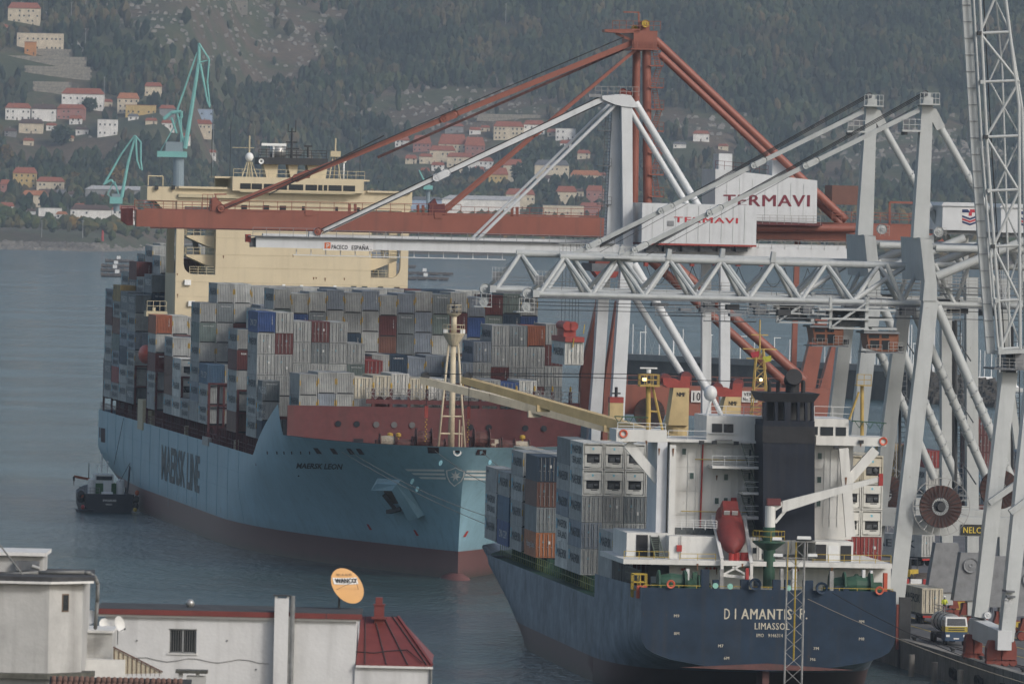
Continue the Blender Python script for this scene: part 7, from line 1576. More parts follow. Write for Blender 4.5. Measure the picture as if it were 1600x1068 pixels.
cb.beam('sill_beam', (960, 735), (1132, 738), 22, W, -8, dep=1.5); cb.beam('sill_beam', (925, 722), (1103, 725), 20, W, 8, dep=1.5)
H_ = empty('machinery_house'); H_.parent = cb.e
cb.box('house_shell', 1003, 1182, 319, 381, -4, 10, CGW, H_); cb.box('house_skirt', 1003, 1182, 381, 384, -4.05, 10, CRR, H_)
cb.box('house_window', 1043, 1053, 345, 353, -4.08, -3.9, GRY, H_); letters(cb, 'TERMAVI', 1053, 1152, 338.5, 347, -4.05, paint('sign_red', (.42, .03, .04), .5), .02, H_)
cb.rail('deck_rail', [(1185, 388), (1330, 391)], -1, STL, 1.1, 1.8, .04); mb = MB(); q = cb.p(1003, 384, -4)
for k in range(6): x = 1010+k*28; a = cb.p(x, 386, -3); mb.box((a.x, -3, a.z-.6), (a.x+1.6, 9, a.z+.25))
tag(mb.build('house_bearers', DGR, H_), kind='stuff')
TB_ = empty('trolley'); TB_.parent = cb.e; cb.box('trolley_frame', 925, 969, 412, 424, -2, 8, DGR, TB_); cb.box('hoist_block', 930, 958, 406, 413, -1, 5, RBO, TB_); cb.poly('cabin', [(928, 424), (968, 424), (962, 434), (936, 434)], -2, 4, CRR, TB_)
for sx in (-1, 1): bogies(cb, 955, 990, 850, -8, 2) if sx > 0 else bogies(cb, 915, 948, 830, 8, 2)
# spreader with the box it lifts
sp = P(897, 560, 1180); SPR = thing('spreader', (sp.x, sp.y, P(897, 533, 1180).z), AQ, 'red container spreader hanging over the blue ship with a white container', 'spreader')
MB().box((-1.25, -.3, -.1), (1.25, 12.4, .55)).build('spreader_frame', CRR, SPR); MB().box((-1.0, 3, .55), (.6, 9, 2.2)).build('headblock', CRR, SPR)
for x, y in ((-.55, 3), (.25, 3)): MB().tube((x, 2.6, 1.9), (x, 9.4, 1.9), .6, n=14).build('headblock_sheave', CRR, SPR)
for x, z in ((-.25, -.8), (1.1, 1.0)): MB().beam((x, -.35, z), (x+.12, -.35, z+1.2), .22, .1).build('guide_flipper', YEP, SPR)
for x in (-.9, -.45, .1, .5, .9, 1.3): MB().tube((x, 6, 1.8), (x*1.0, 6, 12.5), .035, n=4).build('hoist_wire', CABLE, SPR)
SM = Matrix.Translation(SPR.location) @ Matrix.Rotation(AQ, 4, 'Z')
container(SM, AQ, (0, 0, -3.05), 2.9, 'white', 'door', 'M', 'white container hanging from the red spreader above the blue ship', 'containers held in the air')
# ------------------------------------------------------------------ orange-red crane
ca = Rig('quay_crane', 1003, 1290, 'tall orange-red crane with tubular mast and the higher white TERMAVI machinery house')
ca.beam('boom_girder', (212, 340.5), (948, 356), 26, CO, 0, dep=1.8, w2=31); ca.beam('boom_girder', (948, 357), (1480, 367), 24, CO, 0, dep=1.8); ca.beam('boom_girder', (225, 336), (1470, 362), 22, CO, 8, dep=1.6)
ca.beam('trolley_rail', (235, 355.5), (1480, 381), 2.2, WIN, -.7, dep=.5)
ca.poly('boom_tip', [(190, 326), (208, 325), (208, 352), (200, 352), (190, 345)], -.5, 1.5, DKR); ca.rail('tip_cage', [(189, 345), (210, 345.5)], -1, DKR, 2.0, .8, .06, 4)
ca.rail('boom_rail', [(210, 327), (330, 330)], -.8, CO, 1.25, 1.4, .06, 3); ca.rail('boom_rail', [(345, 331), (720, 337.5)], -.8, CO, 1.6, 2.0, .06, 2); ca.rail('boom_rail', [(720, 337.5), (935, 341)], -.8, CO, 1.3, 2, .05, 2)
ca.beam('boom_upper_pipe', (348, 327.5), (935, 338), 2.2, CO, -.8, dep=.2)
ca.poly('stay_bracket', [(328, 329), (330, 310), (338, 308), (350, 322), (352, 331)], -1, 2, CO); ca.wheel('stay_pin', 346, 325, 6, -1.3, 2, CO); ca.beam('bracket_davit', (337, 310), (337, 304), 2, CO, 0, dep=.3); ca.beam('bracket_davit', (334, 303.5), (354, 303.5), 2, CO, 0, dep=.3); ca.rail('bracket_cage', [(316, 328), (332, 328.5)], -1.2, CO, 2.2, .6, .06, 3)
for x in (546, 555, 653, 661, 800, 808): ca.beam('boom_post', (x, 318+(x-546)*.02), (x, 338+(x-546)*.02), 4, CO, -.3, dep=.5)
for x in (483, 685): ca.box('boom_bracket', x-6, x+6, 328+(x-483)*.02, 337+(x-483)*.02, -1, 1, CO)
ca.poly('hinge_bracket', [(670, 336), (671, 318), (680, 310), (684, 320), (695, 318), (696, 337)], -.8, 1.6, DKR)
stay(ca, (990, 66), (350, 324), 8.5, CO, 0, 0, (.45, .81)); ca.tube('stay_wire', (975, 58), (350, 326), .1/ca.k, CABLE, -1, n=4); ca.tube('stay_wire', (600, 212), (420, 304), .12/ca.k, CABLE, -1, n=4)
ca.beam('forestay', (986, 72), (590, 246), 4, WIN, 6, dep=.4); 
for o, d in ((0, -.5), (-9, 7)): stay(ca, (1000, 72), (692+o*.3, 334+o*.5), 4.6, CO, d, d, (.5,), 'inner_forestay')
ca.tube('mast_tube', (995, 60), (990, 345), 6.2, CO, 9, r2=6.8, n=16); ca.tube('mast_tube', (1010, 60), (1012, 350), 6.8, CO, 0, r2=7.2, n=16)
HD = empty('mast_head'); HD.parent = ca.e
ca.box('head_box', 990, 1027, 48, 78, -1, 10, CO, HD); ca.poly('head_arm', [(945, 46), (1000, 45), (1000, 51), (970, 52), (945, 50)], -1, 3, CO, HD); ca.beam('arm_brace', (962, 52), (988, 64), 4, CO, 0, dep=.6, parent=HD)
ca.rail('head_rail', [(957, 46), (1032, 47)], -1.3, CO, 1.2, 1.0, .05, 2, HD); ca.rail('head_rail', [(988, 77), (1030, 78)], -1.5, CO, 1.2, .8, .05, 3, HD); ca.box('head_floor', 986, 1031, 76, 78, -1.5, 10, CO, HD)
ca.wheel('yellow_sheave', 1009, 37, 6, 0, .7, YEP, HD); ca.wheel('yellow_sheave', 992, 44, 5, 3, .7, YEP, HD); ca.box('sheave_box', 1002, 1015, 33, 48, .8, 3, CO, HD); ca.beam('davit', (998, 20), (998, 45), 2, CO, 2, dep=.3, parent=HD); ca.beam('davit', (974, 19), (999, 19.5), 2, CO, 2, dep=.3, parent=HD)
ca.tube('backstay', (1024, 62), (1322, 344), 6.2, CO, 0, n=14); ca.tube('backstay', (1030, 84), (1316, 352), 5.4, CO, 9, n=14)
LT = empty('ladder_tower'); LT.parent = ca.e
for k in range(7):
    y = 102+k*34; sx = 1 if k % 2 else -1; ca.box('ladder_landing', 1014, 1037, y, y+2, -1, 1.5, CO, LT); ca.rail('landing_rail', [(1015, y), (1037, y+.5)], -1, CO, 1.2, .6, .04, 2, LT)
    mb = MB(); a = ca.p(1024-4*sx, y, 0); b = ca.p(1026+4*sx, y-32, 0)
    for o in (-.35, .35): mb.tube(a+Vector((o, 0, 0)), b+Vector((o, 0, 0)), .06, n=4)
    for j in range(9): q = a.lerp(b, j/9); mb.tube(q+Vector((-.35, 0, 0)), q+Vector((.35, 0, 0)), .05, n=4)
    mb.build('ladder_flight', CO, LT)
HA = empty('machinery_house'); HA.parent = ca.e
x0, x1 = 1118, 1277
ca.poly('house_shell', [(1118, 264), (1277, 282), (1276, 349), (1117, 343)], -3, 12, CGW, HA)
ca.box('roof_vent', 1123, 1144, 240, 266, 1, 6, CGW, HA); ca.box('roof_vent', 1207, 1229, 250, 276, 1, 6, CGW, HA); letters(ca, 'TERMAVI', 1130, 1264, 304, 322, -3.05, paint('sign_maroon', (.16, .02, .035), .5), .02, HA, .006)
ca.rail('roof_rail', [(1118, 264), (1200, 272)], 0, DKR, 1.2, 1.2, .04, 2, HA); ca.rail('house_rail', [(1180, 349), (1282, 351)], -4, STL, 1.2, 1.0, .04, 3, HA); ca.box('house_deck', 1095, 1285, 347, 351, -4, 10, DKR, HA)
ca.tube('rear_tube', (1182, 356), (1336, 357), 6.5, CO, -2); ca.box('rear_cabin', 1300, 1345, 290, 320, 2, 8, paint('rust_cabin', (.14, .07, .055), .7), HA); ca.rail('rear_rail', [(1300, 345), (1480, 350)], -1.2, CO, 1.3, 1.4, .06, 3)
for x0_, x1_ in ((1390, 1474),): 
    for x in (x0_, x1_-2, 1432): ca.beam('frame_post', (x, 316), (x, 352), 3, CO, 0, dep=.3)
    ca.beam('frame_top', (x0_, 316), (1560, 320), 3.4, CO, 0, dep=.4)
ca.beam('mast_hanger', (1246, 372), (1240, 572), 8, CO, 3, dep=.8)
ca.poly('leg', [(938, 452), (946, 452), (944, 800), (903, 790), (908, 585)], -9, 2.2, CO); ca.poly('leg', [(964, 470), (972, 470), (972, 820), (938, 810), (944, 605)], -14, 2.2, CO) 
ca.poly('leg', [(1275, 495), (1294, 495), (1268, 640), (1240, 640)], 9, 2, CO); ca.poly('leg', [(1312, 497), (1330, 497), (1300, 640), (1272, 640)], -6, 2, CO); ca.beam('leg', (1256, 640), (1250, 800), 18, CO, 9, dep=1.6); ca.beam('leg', (1286, 640), (1284, 820), 18, CO, -6, dep=1.6)
ca.tube('diagonal_brace', (1044, 405), (1257, 594), 7.6, CO, -4, n=14); ca.tube('diagonal_brace', (1010, 400), (1232, 602), 7.2, CO, 8, n=14)
ca.beam('portal_beam', (908, 622), (1300, 630), 46, CO, -8, dep=1.6); ca.beam('upper_frame_beam', (938, 470), (1330, 500), 8, CO, -6, dep=1) if False else None
ca.rail('portal_rail', [(960, 600), (1300, 607)], -9.2, CO, 1.3, 1.8, .05, 2)
ca.box('sign_panel', 1080, 1096, 610, 628, -9.1, -9.0, TXW); letters(ca, '10', 1083, 1094, 612.5, 625.5, -9.15, BLK, .03)
sp_ = ca.box('sign_panel', 1159, 1184, 611, 628, -9.1, -9.0, TXW); letters(ca, 'VERM', 1162, 1180, 612.8, 618, -9.15, BLK, .03); letters(ca, 'No.2 SE', 1161, 1182, 620.5, 626, -9.15, BLK, .03)
c = ca.p(1015, 645, -11); r_ = 24*ca.k; RL2 = empty('cable_reel'); RL2.parent = ca.e
MB().lathe([(0, 0), (r_*.2, -.3), (r_*.25, -.05), (r_, -.1), (r_, .6), (0, .6)], c, (0, 1, 0), 32).build('reel_drum', RR, RL2); mb = MB()
for k in range(26): a = 2*math.pi*k/26; e = Vector((math.cos(a), 0, math.sin(a))); mb.tube(c+e*r_*.2+Vector((0, -.2, 0)), c+e*r_+Vector((0, -.2, 0)), .06, n=4)
tag(mb.build('reel_spokes', DARK, RL2), kind='stuff')
for x, y, d in ((902, 796, -9), (938, 815, -14), (1240, 805, 9), (1270, 825, -6)): bogies(ca, x, x+32, y, d, 2)

# festoon loops and small trolleys under the white girder, walkways and cabinets under the truss booms
for k in range(9):
    x = 1010+k*36; cb.box('festoon_trolley', x-3, x+3, 410, 416, -2, -1, CRR)
    mb = MB(); pr_ = None
    for j in range(11):
        t = j/10; xx = x+36*t; q = cb.p(xx, 414+(xx-1000)*.02+30*4*t*(1-t), -1.5)
        if pr_ is not None: mb.tube(pr_, q, .06, n=4, caps=False)
        pr_ = q
    mb.build('festoon_cable', CABLE, cb.e)
for x, y, w_, h_, m_, d in ((1188, 486, 16, 10, DGR, 3), (1226, 488, 20, 9, DARK, 2), (1108, 484, 26, 6, DGR, 4), (1150, 492, 18, 5, GRY, 2), (1262, 484, 14, 12, DGR, 3), (1420, 486, 22, 14, DGR, 6), (1498, 486, 30, 8, DARK, 4), (1545, 488, 24, 10, DGR, 5), (1480, 470, 40, 5, DARK, 9), (1230, 474, 60, 3, DARK, 8), (1140, 472, 50, 2.5, DARK, 8)): c2.box('gear_box' if h_ > 6 else 'cable_tray', x-w_/2, x+w_/2, y-h_/2, y+h_/2, d, d+1.6, m_)
for x0, x1, y, d in ((1170, 1280, 494, 2.5), (1400, 1500, 496, 3.5), (1470, 1600, 458, 9), (1470, 1600, 448, 3), (1100, 1180, 500, 4)): c2.rail('service_walkway_rail', [(x0, y), (x1, y+(x1-x0)*.022)], d, STL, 1.1, 1.1, .035, 3); c2.beam('service_walkway', (x0, y+1), (x1, y+1+(x1-x0)*.022), 1.6, DGR, d, dep=.9)
for (a, b) in (((1500, 500), (1500, 780)), ((1588, 510), (1588, 780))):
    p0 = c2.p(*a, D1+1 if a[0] < 1550 else D0+1); p1 = c2.p(*b, D1+1 if a[0] < 1550 else D0+1); mb = MB()
    for sx in (-.35, .35): mb.tube(p0+Vector((sx, 0, 0)), p1+Vector((sx, 0, 0)), .07, n=4)
    n_ = 34
    for k in range(n_): q = p0.lerp(p1, k/n_); mb.tube(q+Vector((-.35, 0, 0)), q+Vector((.35, 0, 0)), .05, n=4)
    mb.build('leg_ladder', DGR, c2.e); c2.beam('cable_duct', (a[0]-7, a[1]), (b[0]-7, b[1]), 3, DARK, D1+1 if a[0] < 1550 else D0+1, dep=.3)
for k in range(5): a = (1495+k*2, 530+k*48); c2.tube('stair_diagonal', a, (a[0]+22, a[1]+34), 1.2, DGR, D1+2, n=5)
for x, y in ((1392, 700), (1405, 560), (1418, 520)): c2.box('leg_bolt_plate', x-4, x+9, y-1.2, y+1.2, D0-.35, D0-.2, GRY) if False else None
for r_, pts in ((cb, ((1006, 325), (1010, 378))), ):
    for x in range(1020, 1182, 18): a = cb.p(x, 322, -4.03); b = cb.p(x, 380, -4.03); MB().box((a.x-.03, -4.04, b.z), (a.x+.03, -4.0, a.z)).build('panel_seam', CG, H_)
for x in range(1136, 1276, 20): a = ca.p(x, 284+(x-1136)*.1-8, -3.03); b = ca.p(x, 344, -3.03); MB().box((a.x-.03, -3.04, b.z), (a.x+.03, -3.0, a.z)).build('panel_seam', CG, HA) if not (302 < 0) else None
letters(c3, '26', 1570, 1582, 934, 943, -13.95, paint('chalk_white', (.5, .5, .5), .8), .01); letters(c3, 'C', 1571, 1579, 948, 959, -13.95, MATS['chalk_white'], .01)
RL3 = empty('cable_reel'); RL3.parent = c3.e; c = c3.p(1562, 764, 5); r_ = 31*c3.k
MB().lathe([(r_*.4, 0), (r_, -.12), (r_, .5), (r_*.4, .5)], c, (0, 1, 0), 32).build('reel_drum', RR, RL3); MB().lathe([(0, -.4), (r_*.24, -.3), (r_*.26, 1.0), (0, 1.0)], c, (0, 1, 0), 16).build('reel_hub', DARK, RL3)
mb = MB()
for k in range(24): a = 2*math.pi*k/24; e = Vector((math.cos(a), 0, math.sin(a))); mb.tube(c+e*r_*.2+Vector((0, -.25, 0)), c+e*r_+Vector((0, -.25, 0)), .05, n=4)
tag(mb.build('reel_spokes', DARK, RL3), kind='stuff'); c3.beam('reel_arm', (1562, 764), (1640, 770), 10, CG, 6, dep=.8)
# the farther twin
c1e = copy_tree(c2.e); o_ = c2.M @ Vector((0, 35.6, 0)); c1e.location = (o_.x, o_.y, QZ)
c1e['label'] = 'light grey crane with truss boom, farther twin, its mast left of the other'
# ================================================================== harbour background
def frame(name, g, rz, label, cat, group=None): return thing(name, g, rz, label, cat, group)
# breakwater with parapet and rock armour
def XY(px, Y): return (px-800)/FPX*Y
bw = thing('breakwater', (XY(975, 2385), 2385, 0), 0, 'long grey concrete breakwater with a pale parapet in front of the marina', 'breakwater')
bx0, bx1 = 0, XY(1456, 2290)-XY(975, 2385)
mb = MB(); mb.prism([(0, 0, -2), (bx1, -95, -2), (bx1, -83, -2), (0, 12, -2)], (0, 0, 9.2)); mb.build('wall', paint('breakwater_concrete', (.085, .08, .07), .95, .35, .15, streak=.6), bw)
mb = MB(); mb.prism([(-.6, -.5, 7.2), (bx1, -95.6, 7.2), (bx1, -91, 7.2), (-.6, 4, 7.2)], (0, 0, 1.6)); mb.build('parapet', paint('parapet_concrete', (.2, .2, .19), .9, .2, .3), bw)
for k in range(9):
    t = (k+.5)/9; x = bx1*t; y = -95*t+3; mb = MB(); mb.tube((x, y, 8), (x, y, 14.5), .14, .1, n=6).box((x-.15, y-.15, 14.4), (x+1.6, y+.15, 14.6)); mb.build('lamp_post', LW, bw)
mb = MB()
for _ in range(1500):
    t = rg.rand(); X = XY(1440, 2290)+t*XY(1440+180, 2290)*.16; Y = 2292-t*30+rg.uniform(-14, 14); hh = 7.8*(1-abs(Y-(2294-t*30))/16)*(1-.3*t); s = rg.uniform(.6, 1.5); z = max(-.4, hh*rg.uniform(.6, 1))
    mb.hexa([(X+dx*s, Y+dy*s, z+dz2*s*rg.uniform(.6, 1.2)) for dx, dy, dz2 in ((-1,-1,-1.3), (1,-1,-1.3), (.9,1,-1.3), (-1,1,-1.3), (-.5,-.6,1), (.6,-.5,1), (.5,.6,1.1), (-.6,.5,.9))])
tag(mb.build('rock_armour', paint('dark_armour_rock', (.075, .07, .062), .95, .4, .3)), kind='stuff')
# yachts
yw = paint('yacht_white', (.62, .63, .63), .4, .05)
def yacht():
    r = empty('sailing_yacht'); mb = MB()
    mb.add([(-4.5, -1.1, .9), (4.2, -1.2, .9), (6, 0, 1.2), (4.2, 1.2, .9), (-4.5, 1.1, .9), (-4, -.7, -.2), (4, -.6, -.2), (5, 0, -.2), (4, .6, -.2), (-4, .7, -.2)], [(0, 1, 2, 3, 4), (5, 6, 1, 0), (6, 7, 2, 1), (7, 8, 3, 2), (8, 9, 4, 3), (9, 5, 0, 4)]); mb.build('yacht_hull', yw, r)
    MB().hexa([(-2.5, -.8, .9), (1.8, -.7, .9), (1.8, .7, .9), (-2.5, .8, .9), (-2.2, -.6, 1.7), (1.0, -.5, 1.6), (1.0, .5, 1.6), (-2.2, .6, 1.7)]).build('coachroof', yw, r)
    MB().tube((.8, 0, 1), (.8, 0, 15), .22, .16, n=5).tube((.8, 0, 2.2), (-3.6, 0, 2.3), .16, n=6).tube((.3, 0, 9), (1.3, 0, 9), .05, n=4).build('mast', yw, r); MB().tube((5.6, 0, 1.2), (.8, 0, 14.8), .035, n=4, caps=False).tube((-4.4, 0, 1.0), (.8, 0, 14.8), .035, n=4, caps=False).build('rigging', STL, r)
    return r
ylist = [(989, 506), (1009, 508), (1031, 510), (1054, 525), (1075, 514), (1119, 522), (1143, 520), (1165, 540), (1187, 536), (1235, 530), (1290, 532), (1312, 530), (1329, 531), (1338, 530), (1352, 540), (1376, 528), (1398, 520), (1411, 506), (1419, 498), (1424, 507), (1451, 545), (1460, 500), (1467, 508), (1475, 540), (1502, 520), (1533, 548), (1540, 550), (1551, 545), (1572, 530), (1590, 524)]
y0 = yacht(); 
for i, (x, yt_) in enumerate(ylist):
    Y = 2500-60*i/30+rnd.uniform(-15, 25); o = y0 if i == 0 else copy_tree(y0); base = 285+52.7*FPX/Y+.022*(x-800); s = max(.7, (base-yt_)/(15*FPX/Y)); o.scale = (max(.8, s*.9), 1, s); o.location = (XY(x, Y)-.8, Y, 0); o.rotation_euler = (0, 0, rnd.uniform(-.5, .5)+(math.pi if rnd.random() < .4 else 0))
    NW_ = ['first', 'second', 'third', 'fourth', 'fifth', 'sixth', 'seventh', 'eighth', 'ninth', 'tenth', 'eleventh', 'twelfth', 'thirteenth', 'fourteenth', 'fifteenth', 'sixteenth', 'seventeenth', 'eighteenth', 'nineteenth', 'twentieth']
    tag(o, 'white sailing yacht behind the breakwater, '+(NW_[i]+' bare mast from the left' if i < 15 else NW_[29-i]+' bare mast from the right'), 'yacht', 'sailing yachts moored in the marina')
def motorboat(x, Y, s, label):
    r = thing('motor_boat', (XY(x, Y), Y, 0), rnd.uniform(-.3, .3), label, 'boat')
    MB().hexa([(-4*s, -1.4*s, -.2), (3*s, -1.4*s, -.2), (3*s, 1.4*s, -.2), (-4*s, 1.4*s, -.2), (-4*s, -1.5*s, 1.3*s), (4.5*s, -1.2*s, 1.6*s), (4.5*s, 1.2*s, 1.6*s), (-4*s, 1.5*s, 1.3*s)]).build('boat_hull', yw, r)
    MB().hexa([(-2.5*s, -1.1*s, 1.3*s), (1.5*s, -1.1*s, 1.5*s), (1.5*s, 1.1*s, 1.5*s), (-2.5*s, 1.1*s, 1.3*s), (-2.2*s, -.9*s, 2.9*s), (.5*s, -.9*s, 2.9*s), (.5*s, .9*s, 2.9*s), (-2.2*s, .9*s, 2.9*s)]).build('cabin', yw, r); MB().box((-1.8*s, -1.15*s, 1.9*s), (.4*s, -1.0*s, 2.5*s)).build('window', GLASS, r)
motorboat(1412, 2440, 1.3, 'white motor boat left of the crane leg in the marina'); motorboat(1453, 2430, 1.2, 'white motor boat between the crane leg and the spiral brace'); motorboat(1524, 2400, 1.5, 'larger white motor boat at the right end of the marina'); motorboat(1545, 2425, 1.4, 'white motor boat moored beside the larger one, marina right end')
# mussel rafts
RW = paint('raft_timber', (.1, .085, .075), .95, .4, .3); 
def raft(x, y, wpx, label):
    g = G(x, y); k = g.y/FPX; W = wpx*k; r = thing('mussel_raft', (g.x, g.y, 0), 0, label, 'raft', 'mussel rafts on the bay')
    D = 20; mb = MB()
    for i in range(6): mb.box((-W/2, i*D/5, .6), (W/2, i*D/5+.8, 1.6))
    mb.build('long_beams', RW, r); tag(r.children[-1], kind='stuff'); mb = MB()
    for i in range(int(W/3)): mb.box((-W/2+i*3, -.5, 1.6), (-W/2+i*3+.7, D+.5, 2.1))
    tag(mb.build('cross_beams', RW, r), kind='stuff')
    for i in range(4): MB().sph((-W*.38+i*W*.25, D*.5, .4), 1.6, 8, 5, (1.5, 1, .7)).build('float', RW, r)
    MB().box((-W*.1, 6, 2), (-W*.1+2.2, 8, 3.8)).build('raft_hut', yw, r)
raft(186, 410, 44, 'mussel raft farthest left of the four beside the ship stern'); raft(182, 418, 48, 'second mussel raft, just below the farthest one on the left'); raft(180, 425, 46, 'third mussel raft on the left with a small hut'); raft(184, 433, 54, 'nearest mussel raft of the four on the left'); raft(668, 430, 80, 'long mussel raft right of the cream bridge house'); raft(668, 438, 66, 'nearer mussel raft right of the cream bridge house'); raft(620, 418, 60, 'mussel raft seen through the recess of the cream bridge house')
# ------------------------------------------------------------------ teal shipyard cranes on the far shore
TL = paint('shipyard_teal', (.16, .42, .38), .6, .12, .1); TG = paint('shipyard_grey', (.2, .25, .27), .7, .1, .1)
def ycrane(label, Y, polys, col, plat, house):
    o = P(col[0], col[2], Y); r = thing('shipyard_crane', (o.x, o.y, 0), 0, label, 'crane', 'teal cranes of the far shipyard')
    def q(x, y, dy=0): p = P(x, y, Y); return Vector((p.x-o.x, dy, p.z))
    k = Y/FPX; MB().tube(q(col[0], col[2]), q(col[0], col[1]), col[3]*k, n=14).build('pedestal', TG, r)
    x0, x1, y0_, y1_ = plat; a = q(x0, y1_); b = q(x1, y0_); MB().box((a.x, -6, a.z), (b.x, 6, b.z)).build('slewing_platform', TL, r)
    x0, x1, y0_, y1_ = house; a = q(x0, y1_); b = q(x1, y0_); MB().box((a.x, -4.5, a.z), (b.x, 4.5, b.z)).build('machine_house', TG, r)
    for nm, pts, w0, w1 in polys:
        n = len(pts)-1
        for i in range(n):
            wa = (w0+(w1-w0)*i/n)*k; wb = (w0+(w1-w0)*(i+1)/n)*k
            for s in (-1, 1): MB().tube(q(*pts[i], s*(3.2 if w0 > 2 else 2)), q(*pts[i+1], s*(2.4 if w0 > 2 else 1.5)), wa/2, wb/2, n=6).build(nm, TL, r)
            if w0 > 3:
                mb = MB(); A_, B_ = Vector(q(*pts[i])), Vector(q(*pts[i+1])); m_ = 12
                for j in range(m_): c0 = A_.lerp(B_, j/m_); c1 = A_.lerp(B_, (j+1)/m_); mb.tube(c0+Vector((0, -3, 0)), c1+Vector((0, 2.6, 0)), .35, n=4)
                mb.build('jib_lattice', TL, r)
ycrane('tall teal jib crane standing on a grey column above the ship bridge', 6120, [('jib', [(289, 232), (298, 178), (311, 95), (311, 68)], 7, 4), ('jib_back_stay', [(277, 172), (295, 120), (308, 82)], 3, 2), ('jib_lever', [(311, 68), (327, 93), (324, 128), (328, 166)], 2.6, 2), ('jib_tie', [(310, 98), (327, 94)], 2, 2), ('jib_link', [(313, 100), (324, 158), (328, 168)], 3.5, 1.5), ('counter_arm', [(256, 186), (268, 176), (283, 174), (284, 184), (277, 186)], 6, 4), ('tower_leg', [(277, 178), (288, 226)], 3.5, 3), ('tower_leg', [(277, 186), (271, 200), (251, 236)], 1.8, 1.5), ('tower_leg', [(268, 184), (276, 208)], 4, 3), ('tower_leg', [(283, 183), (283, 225)], 2.5, 2.5)], (279, 240, 296, 8.5), (246, 292, 237, 245), (259, 286, 222, 237))
ycrane('small teal jib crane left of the tall one, jib folded down', 6090, [('jib', [(190, 308), (200, 255), (211, 214)], 5, 3), ('jib_back_stay', [(164, 286), (188, 243), (210, 212)], 3.4, 2), ('jib_lever', [(211, 212), (220, 222), (220, 250), (222, 266)], 2.4, 2), ('jib_link', [(212, 216), (214, 250), (219, 264)], 3, 1.5), ('counter_arm', [(162, 288), (174, 281), (180, 290)], 3.5, 3), ('tower_leg', [(179, 284), (187, 308)], 2.4, 2), ('tower_leg', [(176, 286), (168, 304), (176, 310)], 1.4, 1.4)], (182, 314, 330, 5), (172, 191, 308, 318), (175, 188, 303, 309))
ycrane('tip of a teal crane showing behind the bridge wing on the right', 6300, [('jib', [(668, 292), (661, 279), (655, 266)], 4, 1.5)], (669, 292, 330, 3), (662, 676, 290, 296), (664, 672, 286, 290))
# shore marks, poles
g = GT(160, 378); r = thing('harbour_light', tuple(g), 0, 'red harbour light tower on the rocks of the left point', 'lighthouse'); MB().tube((0, 0, 0), (0, 0, 6.2), .95, .8, n=12).build('tower', REDP, r); MB().tube((0, 0, 6.2), (0, 0, 7.4), .55, n=10).build('lantern', REDP, r)
def pole(x, y0_, y1_, label, Yo=None):
    g = GT(x, y1_); h = (y1_-y0_)*g.y/FPX; r = thing('lamp_post', tuple(g), 0, label, 'pole', 'poles on the far slope'); MB().tube((0, 0, -1), (0, 0, h), .3, .18, n=6).build('pole', STL, r); MB().beam((-.9, 0, h-.4), (.9, 0, h-.4), .3, .3).build('cross_arm', STL, r)
for x, a, b, l in ((65, 345, 372, 'lamp post on the grassy bank left of the red harbour light'), (129, 346, 374, 'lamp post nearest the red harbour light'), (111, 6, 40, 'pole beside the hill road near the tall cream house'), (133, 48, 88, 'pale pole at the foot of the hill road'), (162, 120, 178, 'pole right of the white terraced houses'), (332, 195, 290, 'tall pole left of the ship bridge wing'), (790, 8, 40, 'pylon in the woods high above the orange forestay'), (1050, 140, 160, 'pylon in the woods right of the orange mast'), (770, 190, 216, 'pole at the left end of the wide cream apartment house')): pole(x, a, b, l)
# single trees among the far houses
def ftree(x, y, h_px, w_px, label, kind='round', leaf=(.03, .05, .022)):
    g = GT(x, y); k = g.y/FPX; h = h_px*k; wv = w_px*k; r = thing('bushy_tree' if kind == 'round' else 'palm_tree', tuple(g), 0, label, 'tree', 'trees standing among the far houses')
    MB().tube((0, 0, -1), (0, 0, h*.55), .5, .3, n=6).build('trunk', paint('bark', (.06, .045, .035), .95), r); mb = MB()
    if kind == 'round':
        for _ in range(260):
            a = rg.uniform(0, 6.28); u = rg.uniform(-1, 1); rr = rg.uniform(.55, 1.0)**.5; p = Vector((math.cos(a)*math.sqrt(1-u*u)*wv/2*rr, math.sin(a)*math.sqrt(1-u*u)*wv/2*rr, h*.6+u*h*.4*rr)); s = .09*wv; q = [p+Vector(rg.normal(0, s, 3)) for _ in range(4)]; mb.add(q, [(0, 1, 2), (0, 2, 3), (1, 3, 2)])
    else:
        for i in range(22):
            a = i*2.4; el = rg.uniform(-.2, 1.1); p0 = Vector((0, 0, h*.6)); d_ = Vector((math.cos(a)*math.cos(el), math.sin(a)*math.cos(el), math.sin(el))); p1 = p0+d_*wv*.32; p2 = p0+d_*wv*.5-Vector((0, 0, wv*.16)); sd_ = d_.cross(Vector((0, 0, 1))).normalized()*wv*.05; mb.add([p0-sd_, p0+sd_, p1+sd_, p1-sd_, p2], [(0, 1, 2, 3), (3, 2, 4)])
    mb.build('crown', paint('leaf_%d' % int(leaf[1]*1000), leaf, 1, .5, .3), r)
ftree(855, 322, 34, 34, 'palm tree in front of the cream houses left of the grey mast', 'palm'); ftree(811, 290, 34, 26, 'dark round tree beside the cream house behind the yellow one'); ftree(877, 268, 26, 20, 'dark tree at the right end of the grey-roofed house'); ftree(826, 262, 28, 24, 'dark tree at the left end of the grey-roofed house'); ftree(178, 300, 38, 30, 'golden autumn tree right of the small teal crane base', leaf=(.16, .1, .02)); ftree(118, 292, 22, 20, 'golden tree behind the houses near the left shore', leaf=(.14, .09, .02)); ftree(8, 268, 40, 22, 'yellowing tree at the left edge above the shore houses', leaf=(.11, .09, .02)); ftree(140, 178, 22, 22, 'dark tree at the right end of the white terraced houses'); ftree(222, 180, 20, 18, 'dark tree between the yellow house and the red-roofed grey one'); ftree(96, 232, 30, 32, 'big dark tree below the modern white house')
